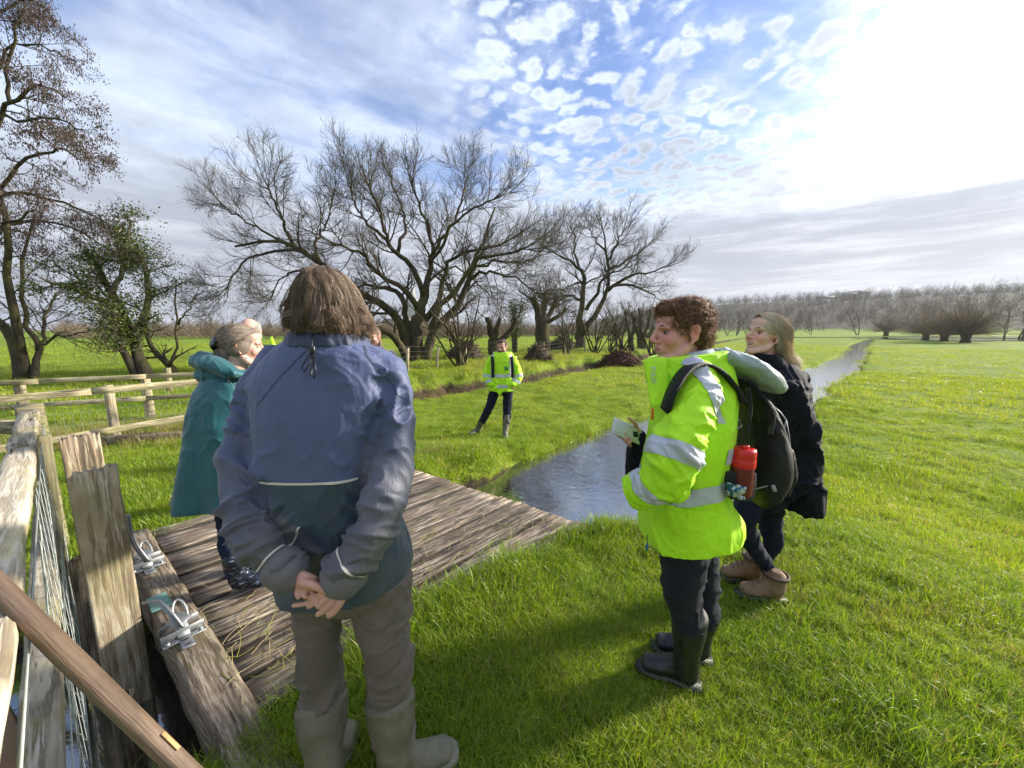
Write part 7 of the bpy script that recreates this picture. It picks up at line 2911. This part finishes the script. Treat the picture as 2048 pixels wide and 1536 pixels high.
    en = np.column_stack([sx * (.075 + rng.normal(0, .02, n)) * (1 - .55 * u), -.125 - .130 * u + .024 * lk[:, 0] + rng.normal(0, .008, n), -.160 + .026 * lk[:, 1] + rng.normal(0, .012, n)])
    lo[:, 1] += .010 * lk[:, 2]
    md[:, 2] += .008 * lk[:, 3]
    e = np.stack([st, md, lo, en], axis=1)
    C = np.zeros((n, k, 3))
    ts = np.linspace(0, 1, k)
    for q, t in enumerate(ts):
        a = t * 3
        i = min(int(a), 2)
        f = a - i
        p0 = e[:, max(i - 1, 0)]
        p1, p2 = e[:, i], e[:, i + 1]
        p3 = e[:, min(i + 2, 3)]
        C[:, q] = .5 * (2 * p1 + (p2 - p0) * f + (2 * p0 - 5 * p1 + 4 * p2 - p3) * f * f + (3 * p1 - p0 - 3 * p2 + p3) * f ** 3)
    ctr, rd = np.array([0, -.011, .044]), np.array([.083, .099, .082])
    dv = (C - ctr) / rd
    rl = np.linalg.norm(dv, axis=2, keepdims=True)
    lim = 1.005 + .035 * rng.random((n, 1, 1))
    up_ = (C[..., 2:] > -.02)
    C = np.where((rl < lim) & up_, ctr + dv / rl * lim * rd, C)
    C += rng.normal(0, .0010, C.shape)
    A = np.array(head.M)
    C = (C * np.array([head.wide, 1, 1])) @ A[:3, :3].T + A[:3, 3]
    strands('hair_strands', C, M['hair_fair'], root, .0011)
    # a lock blown forward under the chin
    C2 = []
    for q in range(90):
        C2.append(densify([head.p(.06, -.01, -.05), head.p(.05 + rng.normal(0, .01), .03, -.11), head.p(.03 + rng.normal(0, .012), .075, -.15 + rng.normal(0, .01)), head.p(.02, .06 + rng.normal(0, .015), -.20 + rng.normal(0, .02))], 9))
    strands('hair_strands', np.array(C2), M['hair_fair'], root, .0012)


M['pale_check'] = cloth_mat('pale_green_cotton', (0.42, 0.45, 0.40), 0.8, 200, 0.4, 0.2, var=.3)
M['teeth'] = simple_mat('teeth', (0.75, 0.70, 0.62), 0.25, 0.03, 50, 0, 0)
M['boot_brown'] = simple_mat('brown_leather', (0.20, 0.125, 0.070), 0.75, 0.3, 26, 0, 0.3, .004)
M['boot_cuff'] = simple_mat('dark_cuff', (0.07, 0.045, 0.03), 0.8, 0.2, 40, 0, 0.2)
M['lace'] = simple_mat('lace', (0.10, 0.07, 0.05), 0.8, 0.2, 90, 0, 0)
M['hair_fair_base'] = simple_mat('fair_hair_base', (0.40, 0.31, 0.22), 0.7, 0.3, 60, 0, 0.3)
M['hair_fair'] = hair_mat('fair_hair', (0.50, 0.40, 0.29), (0.74, 0.62, 0.47), (0.92, 0.84, 0.70), .38, (1.15, 1.1, 1.0))


def person_teal():
    y = 2.08
    gz = 0.0
    root = empty('person', (-1.66, 2.10, gz))
    tag(root, 'person in teal hooded cape with a hair clip standing on the footbridge', 'person')
    head = Head(W(483, 692, y), rad(-54), rad(-6))
    hN, tN = G(455, 1186, 0.0), G(530, 1176, 0.0)
    hF, tF = G(478, 1140, 0.0), G(548, 1128, 0.0)
    legN = [W(458, 960, y - .02), W(456, 1030, y - .02), W(460, 1090, y - .03), Vector((hN.x + .06, hN.y, .12))]
    legF = [W(490, 960, y + .12), W(494, 1020, y + .14), W(496, 1070, y + .15), Vector((hF.x + .06, hF.y, .12))]
    core = [plimb([W(475, 735, y), W(470, 800, y), W(470, 900, y), W(474, 980, y)], [(.07, .07), (.12, .11), (.12, .11), (.12, .12)], 16),
            plimb(legN, [.07, .06, .05, .04], 12), plimb(legF, [.07, .06, .05, .04], 12),
            plimb(Lp((428, 770, 2.0), (412, 860, 1.98), (430, 930, 2.02)), [.045, .04, .03], 12), plimb(Lp((515, 770, 2.16), (530, 860, 2.2), (520, 930, 2.2)), [.045, .04, .03], 12)]
    add_body(root, head, core, (0.60, 0.35, 0.27), LIP, .0042, .4, flush=.5)
    head.eyes(root, M['brow_fair'])
    cape = Shell([(440, 728, 505, 740, y, .08), (408, 752, 528, 756, y, .15), (388, 790, 546, 790, y, .20), (378, 840, 552, 840, y, .225), (368, 900, 562, 900, y, .245), (358, 950, 572, 945, y, .26), (349, 992, 582, 985, y, .27)], 40, 60, 2.3)

    def folds(me):
        V = get_co(me)
        z0, z1 = W(450, 992, y).z, W(450, 740, y).z
        t = np.clip((z1 - V[:, 2]) / (z1 - z0), 0, 1)
        c = np.array(tuple(W(466, 850, y)))
        a = np.arctan2(V[:, 1] - c[1], V[:, 0] - c[0])
        r = np.hypot(V[:, 0] - c[0], V[:, 1] - c[1])
        d = .022 * t ** 1.4 * np.sin(a * 9 + 1.3 * np.sin(a * 2) + .6 * t)
        k = 1 + d / (r + .05)
        V[:, 0] = c[0] + (V[:, 0] - c[0]) * k
        V[:, 1] = c[1] + (V[:, 1] - c[1]) * k
        set_co(me, V)
    garment('cape', root, [cape.mesh()], M['teal'], .007, 4, (), .006, 0, 81, .7, post=folds)
    hood = [plimb(Lp((404, 722, 2.04), (428, 728, 1.97), (460, 742, 1.96), (492, 754, 2.0)), [(.060, .075), (.060, .09), (.046, .08), (.028, .05)], 22, 7, (0, 0, 1)),
            plimb(Lp((404, 720, 2.10), (430, 722, 2.18), (470, 732, 2.20)), [(.058, .07), (.055, .08), (.04, .06)], 18, 6, (0, 0, 1)),
            ellipsoid(W(448, 748, 2.07), (.13, .14, .06))]
    garment('hood', root, hood, M['teal'], .006, 4, (), .006, 0, 82, 1.0)
    sh = [plimb(legN, [(.10, .10), (.085, .085), (.068, .068), (.06, .06)], 18), plimb(legF, [(.10, .10), (.085, .085), (.068, .068), (.06, .06)], 18), ellipsoid(W(474, 965, y + .05), (.14, .16, .11))]
    garment('jeans', root, sh, M['jeans_blue'], .007, 4, [(legN, .08), (legF, .08)], .003, .006, 83)
    for leg, h, t in ((legN, hN, tN), (legF, hF, tF)):
        f = (t - h)
        f.z = 0
        f.normalize()
        hh = Vector((h.x, h.y, .014))
        tt = hh + f * .27
        an = hh + f * .07
        sh = boot_shapes(Vector((an.x, an.y, .235)), Vector((an.x, an.y, .12)), hh, tt, .072, .056, .046)
        garment('boot', root, sh, M['boot_pattern'], .006, 4, (), .002, 0, 84)
    # grey-brown hair gathered at the back in a clip
    rng = np.random.default_rng(12)
    hs = [head.tr(ellipsoid((0, -.020, .036), (.081, .096, .087), None, 26, 16)), head.tr(ellipsoid((0, .030, .080), (.058, .052, .030))), head.tr(ellipsoid((0, -.075, -.045), (.055, .035, .06))), head.tr(ellipsoid((.052, -.018, -.002), (.036, .060, .058))), head.tr(ellipsoid((-.052, -.018, -.002), (.036, .060, .058)))]
    me = fuse(hs, .006, 3)
    smooth_shade(me)
    keepworld(link('hair', me, M['hair_grey_base']), root)
    n, k = 2600, 10
    a = rng.uniform(-1.9, 1.9, n)
    z0 = rng.uniform(-.05, 1.0, n)
    st = np.column_stack([np.sin(a) * .078, .085 * np.cos(a * .8) - .0, .03 + .09 * np.cos(a) ** 2 * z0])
    st[:, 1] = .070 - .05 * rng.random(n)
    st = np.column_stack([.080 * np.sin(a), .075 * np.cos(a) * .8 + .02 - .06 * rng.random(n), .025 + .090 * np.cos(a * .82)])
    en = np.column_stack([rng.normal(0, .014, n), -.115 + rng.normal(0, .006, n), -.012 + rng.normal(0, .016, n)])
    ts = np.linspace(0, 1, k)
    C = np.zeros((n, k, 3))
    ctr = np.array([0, -.018, .032])
    rad3 = np.array([.0965, .100, .0905])
    for q, t in enumerate(ts):
        p = st * (1 - t) + en * t
        d = (p - ctr) / rad3
        d /= np.linalg.norm(d, axis=1, keepdims=True)
        C[:, q] = ctr + d * rad3 * (1 + .02 * rng.random((n, 1)))
    A = np.array(head.M)
    C = C @ A[:3, :3].T + A[:3, 3]
    strands('hair_strands', C, M['hair_grey'], root, .0009)
    C2 = []
    for q in range(260):
        s0 = rng.normal(0, .016)
        C2.append(densify([head.p(s0, -.108, -.02), head.p(s0 * 1.5 + .01, -.105 + rng.normal(0, .01), -.075), head.p(s0 * 2 + .045, -.07 + rng.normal(0, .018), -.13 + rng.normal(0, .012)), head.p(s0 * 2 + .075, -.03 + rng.normal(0, .02), -.175 + rng.normal(0, .02))], 9))
    strands('hair_strands', np.array(C2), M['hair_grey'], root, .0012)
    # clip
    g = Geo()
    g.add(*head.tr(limb([(-.03, -.112, -.025), (.0, -.128, .002), (.035, -.110, .030)], [(.010, .026), (.012, .032), (.009, .024)], 16, 6, (0, 1, 0))))
    cl = g.obj('hair_clip', M['clip'], None, True)
    keepworld(cl, root)
    for q in range(16):
        t = rng.uniform(-1, 1)
        V, F = head.tr(ellipsoid((t * .032 + rng.normal(0, .006), -.137 + abs(t) * .016, t * .026 + rng.normal(0, .012)), (.0045, .003, .0045), None, 8, 6))
        keepworld(Geo().add(V, F).obj('clip_bead', M['bead'], None, True), root)
    V, F = head.tr(ellipsoid((.082, .022, -.060), (.004, .005, .007), None, 10, 8))
    keepworld(Geo().add(V, F).obj('earring', M['bead'], None, True), root)


M['teal'] = cloth_mat('teal_waxed_cloth', (0.010, 0.092, 0.112), 0.50, 320, 0.15, 0.25, folds=.2, var=.15)
M['clip'] = simple_mat('dark_clip', (0.012, 0.018, 0.024), 0.25, 0.4, 90, 0, 0)
M['bead'] = simple_mat('pale_bead', (0.35, 0.55, 0.62), 0.2, 0.3, 90, 0.3, 0)
M['hair_grey_base'] = simple_mat('grey_hair_base', (0.17, 0.125, 0.095), 0.7, 0.3, 60, 0, 0.3)
M['hair_grey'] = hair_mat('greying_hair', (0.10, 0.072, 0.055), (0.38, 0.29, 0.215), (0.74, 0.68, 0.60))
_m, _N, _b, _o = new_mat('patterned_rubber')
_co = _N.add('ShaderNodeTexCoord').outputs['Object']
_n = _N.noise(_N.scale(_co, (1, 1, 2.2)), 22, 2, .5, 1.5)
_N.put(_b.inputs['Base Color'], _N.mix(_N.step(_n, .58, .62), (.010, .014, .026), (.14, .17, .21)))
_b.inputs['Roughness'].default_value = .25
M['boot_pattern'] = _m


def standing(root, cx, y, g0, h, head, coat_mat, leg_mat, boot_mat, skin, seed, beard=None, flush=.4, sh_w=.235, vox=.008):
    """plain standing figure for people mostly hidden by others; metres about (cx, y)"""
    def P(x, yy, z):
        return Vector((cx + x, y + yy, g0 + z * h / 1.75))
    aL = [P(-sh_w + .03, 0, 1.40), P(-sh_w - .03, .02, 1.12), P(-sh_w + .02, -.06, .90)]
    aR = [P(sh_w - .03, 0, 1.40), P(sh_w + .03, .02, 1.12), P(sh_w - .02, -.06, .90)]
    lL = [P(-.10, 0, .92), P(-.11, 0, .50), P(-.12, .02, .10)]
    lR = [P(.10, 0, .92), P(.11, 0, .50), P(.12, .02, .10)]
    core = [plimb([P(0, 0, 1.45), P(0, 0, 1.2), P(0, 0, .92)], [(.09, .08), (.13, .09), (.13, .09)], 14)] + [plimb(q, [.045, .04, .035], 10) for q in (aL, aR)] + [plimb(q, [.07, .05, .045], 10) for q in (lL, lR)]
    for a, s in ((aL, -1), (aR, 1)):
        w = a[-1]
        core.append(plimb([w, w + Vector((0, -.02, -.06)), w + Vector((0, -.03, -.10))], [(.02, .03), (.02, .04), (.014, .034)], 10))
        for k in range(4):
            b = w + Vector((0, -.05 + .02 * k, -.09))
            core.append(plimb([b, b + Vector((0, 0, -.035)), b + Vector((-.012 * s, 0, -.065))], [.009, .0085, .007], 8, 3))
        core.append(plimb([w + Vector((0, -.045, -.03)), w + Vector((-.01 * s, -.065, -.06)), w + Vector((-.015 * s, -.065, -.085))], [.011, .010, .008], 8, 3))
    add_body(root, head, core, skin, LIP, vox * .62, .4, beard, flush)
    coat = [plimb([P(0, 0, 1.50), P(0, 0, 1.40), P(0, 0, 1.15), P(0, 0, .86), P(0, 0, .80)], [(.10, .09), (.19, .12), (.19, .14), (.20, .15), (.20, .15)], 28)] + [plimb(q, [.075, .075, .055], 16) for q in (aL, aR)]
    c = garment('coat', root, coat, coat_mat, vox, 4, [(aL, .08), (aR, .08)], .006, .008, seed)
    garment('trousers', root, [plimb(q, [.10, .08, .065], 16) for q in (lL, lR)] + [ellipsoid(P(0, 0, .90), (.17, .12, .10))], leg_mat, vox, 4, [(lL, .08), (lR, .08)], .004, .006, seed + 1)
    for q in (lL, lR):
        hh = Vector((q[-1].x, q[-1].y + .07, g0 + .012))
        tt = hh + Vector((0, -.28, 0))
        garment('boot', root, boot_shapes(Vector((q[-1].x, q[-1].y, g0 + .36)), Vector((q[-1].x, q[-1].y, g0 + .12)), hh, tt, .07, .055, .046), boot_mat, vox, 3, (), .002, 0, seed + 2)
    return c


def person_white_haired():
    y = 3.30
    hp = W(499, 664, y)
    g0 = tz(hp.x, y)
    root = empty('person', (hp.x, y, g0))
    tag(root, 'balding white-haired person in fluorescent jacket behind the person in the teal cape', 'person')
    head = Head(hp, rad(-150), rad(-8))
    st = hp.z + .115 - g0
    c = standing(root, hp.x, y + .03, g0, st, head, M['hivis'], M['jeans_dark'], M['boot_black'], (0.62, 0.36, 0.28), 91)
    # collar wings
    for a, b_, cc in (((424, 704), (436, 682), (448, 706)), ((536, 706), (541, 673), (552, 704))):
        p = [W(*q, y - .06) for q in (a, b_, cc)]
        V = np.array([tuple(q) for q in p] + [tuple(q + Vector((0, .03, 0))) for q in p])
        F = [np.array([[0, 2, 1], [3, 4, 5]]), np.array([[0, 1, 4, 3], [1, 2, 5, 4], [2, 0, 3, 5]])]
        keepworld(Geo().add(V, F).obj('collar_wing', M['hivis']), root)
    garment('collar', root, [Shell([(452, 712, 545, 712, y, .10), (456, 690, 540, 690, y, .09)], 8, 30, 2.2).mesh()], M['navy_cloth'], .008, 3, (), .003, 0, 92)
    rng = np.random.default_rng(14)
    n, k = 900, 6
    a = rng.uniform(.55, 2 * np.pi - .55, n)
    z = rng.uniform(-.05, .065, n)
    C = np.zeros((n, k, 3))
    for q, t in enumerate(np.linspace(0, 1, k)):
        aa = a + .25 * t
        C[:, q] = np.column_stack([np.sin(aa) * (.079 + .006 * t), np.cos(aa) * (.098 + .006 * t) - .014, z - .035 * t + .012]) * 1.0
    C += rng.normal(0, .003, C.shape)
    A = np.array(head.M)
    strands('hair_strands', C @ A[:3, :3].T + A[:3, 3], M['hair_white'], root, .0016)


M['hair_white'] = hair_mat('white_hair', (0.5, 0.48, 0.45), (0.72, 0.70, 0.67), (0.85, 0.84, 0.82))


def person_glasses():
    y = 5.0
    hp = W(747, 674, y)
    g0 = tz(hp.x, y)
    root = empty('person', (hp.x, y, g0))
    tag(root, 'bearded person with glasses and tied-back hair looking over the blue shoulder', 'person')
    head = Head(hp, rad(166), rad(-4), 0, 1.05)
    standing(root, hp.x, y + .03, g0, hp.z + .12 - g0, head, M['purple_cloth'], M['jeans_dark'], M['boot_black'], (0.56, 0.32, 0.25), 95, (0.09, 0.055, 0.035), .4)
    head.glasses(root)
    head.eyes(root, M['brow_brown'])
    rng = np.random.default_rng(15)
    hs = [head.tr(ellipsoid((0, -.022, .040), (.080, .095, .083), None, 22, 14)), head.tr(limb([(.03, -.07, 0), (-.055, -.04, -.07), (-.075, .0, -.14)], [.035, .03, .02], 10)), head.tr(limb([(-.03, -.07, 0), (.055, -.04, -.07), (.075, .0, -.14)], [.035, .03, .02], 10))]
    me = fuse(hs, .007, 2)
    smooth_shade(me)
    keepworld(link('hair', me, M['hair_man_base']), root)


M['purple_cloth'] = cloth_mat('purple_fleece', (0.05, 0.035, 0.06), 0.9, 300, 0.4, 0.4)


def person_far():
    y = 6.62
    hp = W(1004, 694, y)
    gL, gR = G(945, 871, -.38), G(1011, 877, -.38)
    g0 = min(tz(gL.x, gL.y), tz(gR.x, gR.y))
    root = empty('person', (-.4, 6.65, g0))
    tag(root, 'bearded person in fluorescent jacket and green wellingtons standing beyond the water', 'person')
    head = Head(hp, rad(163), rad(-8), 0, 1.12)
    aL = Lp((985, 717, y), (977, 735, y + .05), (974, 752, y + .02), (979, 764, y - .05), (987, 770, y - .12))
    aR = Lp((1024, 717, y), (1033, 735, y + .05), (1037, 752, y + .02), (1032, 764, y - .05), (1024, 770, y - .12))
    lL = Lp((990, 778, y), (982, 806, y - .02), (972, 828, y - .05), (962, 850, y - .04)) + [Vector((gL.x + .10, gL.y + .02, g0 + .1))]
    lR = Lp((1016, 778, y), (1015, 806, y), (1014, 828, y - .02), (1012, 850, y - .03)) + [Vector((gR.x, gR.y, g0 + .1))]
    lL[3] = lL[2].lerp(lL[4], .5)
    lR[3] = lR[2].lerp(lR[4], .5)
    core = [plimb([W(1003, 713, y), W(1003, 740, y), W(1003, 780, y)], [(.08, .07), (.14, .09), (.13, .09)], 14)] + [plimb(q, [.045, .04, .038, .034, .03], 10) for q in (aL, aR)] + [plimb(q, [.07, .06, .035, .018, .016], 10) for q in (lL, lR)]
    for a in (aL, aR):
        w = a[-1]
        core.append(plimb([w, w + Vector((0, .02, -.05)), w + Vector((0, .03, -.09))], [(.03, .02), (.035, .02), (.03, .012)], 10))
    add_body(root, head, core, (0.55, 0.31, 0.24), LIP, .0045, .4, (0.045, 0.028, 0.02), .4)
    head.glasses(root)
    head.eyes(root, M['brow_brown'])
    tors = Shell([(986, 707, 1022, 707, y, .10), (982, 714, 1026, 714, y, .13), (981, 726, 1028, 726, y, .15), (981, 745, 1027, 745, y, .155), (980, 765, 1027, 765, y, .16), (979, 781, 1027, 781, y, .16)], 30, 40, 2.5)
    sh = [tors.mesh(), plimb(aL, [.075, .078, .078, .068, .055], 18), plimb(aR, [.075, .078, .078, .068, .055], 18),
          plimb(Lp((999, 775, y - .14), (999, 789, y - .15)), [(.10, .02), (.03, .015)], 14)]
    jk = garment('jacket', root, sh, M['hivis'], .009, 4, [(aL, .08), (aR, .08)], .007, .010, 101, .8)
    jm = jk.data

    def body_only(c):
        v = np.array([c[:]])
        return along(v, aL)[1][0] > .085 and along(v, aR)[1][0] > .085
    for py in (752, 773):
        c = W(1003, py, y - .16)
        cut_band(jm, [((0, 0, c.z - .027), (0, 0, 1)), ((0, 0, c.z + .027), (0, 0, -1))], 'reflective_band', M['reflective'], root, .004, body_only)
    for a in (aL, aR):
        ring_band(jm, a[2], a[2] - a[1], .05, 'reflective_band', M['reflective'], root, .004, .13)
        ring_band(jm, a[3], a[3] - a[2] + Vector((0, 0, -.02)), .05, 'reflective_band', M['reflective'], root, .004, .11)
    # braces
    for px in (985.5, 1022):
        c = W(px, 735, y)
        cut_band(jm, [((c.x - .025, 0, 0), (1, 0, 0)), ((c.x + .025, 0, 0), (-1, 0, 0))], 'reflective_band', M['reflective'], root, .003, lambda q: q.z > W(1003, 750, y).z and q.y < y)
    garment('collar', root, [Shell([(984, 716, 1024, 716, y, .13), (986, 704, 1023, 704, y + .02, .11)], 8, 30, 2.2).mesh()], M['hivis'], .008, 3, (), .004, 0, 103)
    garment('hood', root, [plimb(Lp((990, 712, y + .08), (1006, 710, y + .14), (1024, 711, y + .08)), [.05, .06, .05], 14)], M['hivis'], .009, 3, (), .005, 0, 106)
    garment('inner_collar', root, [Shell([(993, 716, 1013, 718, y - .09, .04), (995, 708, 1013, 708, y - .06, .04)], 8, 24, 2.1).mesh()], M['navy_cloth'], .007, 2, (), .002, 0, 104)
    # green badge
    V, F = bevbox((.062, .006, .068), .002)
    o = Geo().add(V + np.array(tuple(W(1012.5, 736.5, y - .163))), F).obj('badge', M['badge'])
    keepworld(o, root)
    for dz, w in ((.012, .04), (-.002, .03)):
        V, F = bevbox((w, .002, .005), .0005)
        keepworld(Geo().add(V + np.array(tuple(W(1012.5, 736.5, y - .168))) + np.array([0, 0, dz]), F).obj('badge_lettering', M['badge_mark']), root)
    sh = [plimb(lL[:4], [(.10, .10), (.085, .085), (.072, .072), (.06, .06)], 18), plimb(lR[:4], [(.10, .10), (.085, .085), (.072, .072), (.06, .06)], 18), ellipsoid(W(1003, 780, y), (.15, .12, .10))]
    garment('trousers', root, sh, M['jeans_navy'], .009, 4, [(lL[:4], .08), (lR[:4], .08)], .005, .009, 102)
    for leg, f in ((lL, Vector((-.78, -.62, 0))), (lR, Vector((.05, -1, 0)))):
        f.normalize()
        an = leg[-1]
        hh = Vector((an.x, an.y, g0 + .012)) - f * .07
        tt = hh + f * .29
        garment('boot', root, boot_shapes(leg[2] + (leg[3] - leg[2]) * .1, Vector((an.x, an.y, g0 + .12)), hh, tt, .072, .055, .048), M['boot_far'], .008, 3, [(leg[2:], .08)], .003, .004, 105)
    rng = np.random.default_rng(16)
    hs = [head.tr(ellipsoid((0, -.020, .045), (.081, .096, .082), None, 22, 14)), head.tr(ellipsoid((0.01, .045, .085), (.06, .045, .033)))]
    me = fuse(hs, .006, 2)
    V, Nn = get_co(me), get_no(me)
    set_co(me, V + Nn * (.008 * fbm(V, 45, 2, 6))[:, None])
    smooth_shade(me)
    keepworld(link('hair', me, M['hair_curly_base']), root)
    # rucksack worn at the back: straps and bag
    br = empty('backpack', tuple(W(1003, 785, y + .25)))
    tag(br, 'dark rucksack worn by the bearded person beyond the water', 'backpack')
    garment('main_bag', br, [Shell([(990, 716, 1018, 716, y + .25, .08), (984, 735, 1024, 735, y + .26, .11), (983, 765, 1025, 765, y + .26, .12), (988, 780, 1020, 780, y + .25, .10)], 16, 30, 2.8).mesh()], M['black_cloth'], .01, 3, (), .004, 0, 107)
    for sx, px0, px1 in ((-1, 984.5, 985.5), (1, 1023.5, 1025.0)):
        pts = np.array([tuple(q) for q in Lp((px0, 714, y + .12), (px0 + sx * .5, 712.5, y), (px0, 717, y - .135), (px1, 735, y - .165), (px1, 755, y - .17))])
        p = densify(pts, 16)
        V, F = plimb(pts, [(.028, .008)] * 5, 12, 5)
        keepworld(Geo().add(V, F).obj('shoulder_strap', M['black_cloth'], None, True), br)


M['badge'] = simple_mat('green_badge', (0.02, 0.20, 0.04), 0.6, 0.1, 40, 0, 0)
M['badge_mark'] = simple_mat('badge_white', (0.35, 0.55, 0.35), 0.6, 0.1, 40, 0, 0)

person_blue()
person_hivis()
backpack()
phone()
person_blonde()
person_teal()
person_white_haired()
person_glasses()
person_far()

# ------------------------------------------------------------------ winter haze over the meadow
def build_haze():
    V, F = bevbox((2400, 1500, 132))
    me = np_mesh('haze', V + np.array([0, 640, 63.0]), F)
    m = bpy.data.materials.new('haze')
    m.use_nodes = True
    m.node_tree.nodes.clear()
    N = NT(m.node_tree)
    out = N.add('ShaderNodeOutputMaterial')
    v = N.add('ShaderNodeVolumePrincipled')
    v.inputs['Color'].default_value = (0.86, 0.89, 0.93, 1)
    v.inputs['Density'].default_value = 0.00018
    v.inputs['Anisotropy'].default_value = 0.3
    N.l.new(v.outputs[0], out.inputs['Volume'])
    o = link('haze', me, m)
    tag(o, 'thin pale winter haze lying over the whole meadow', 'haze', kind='stuff')


build_haze()
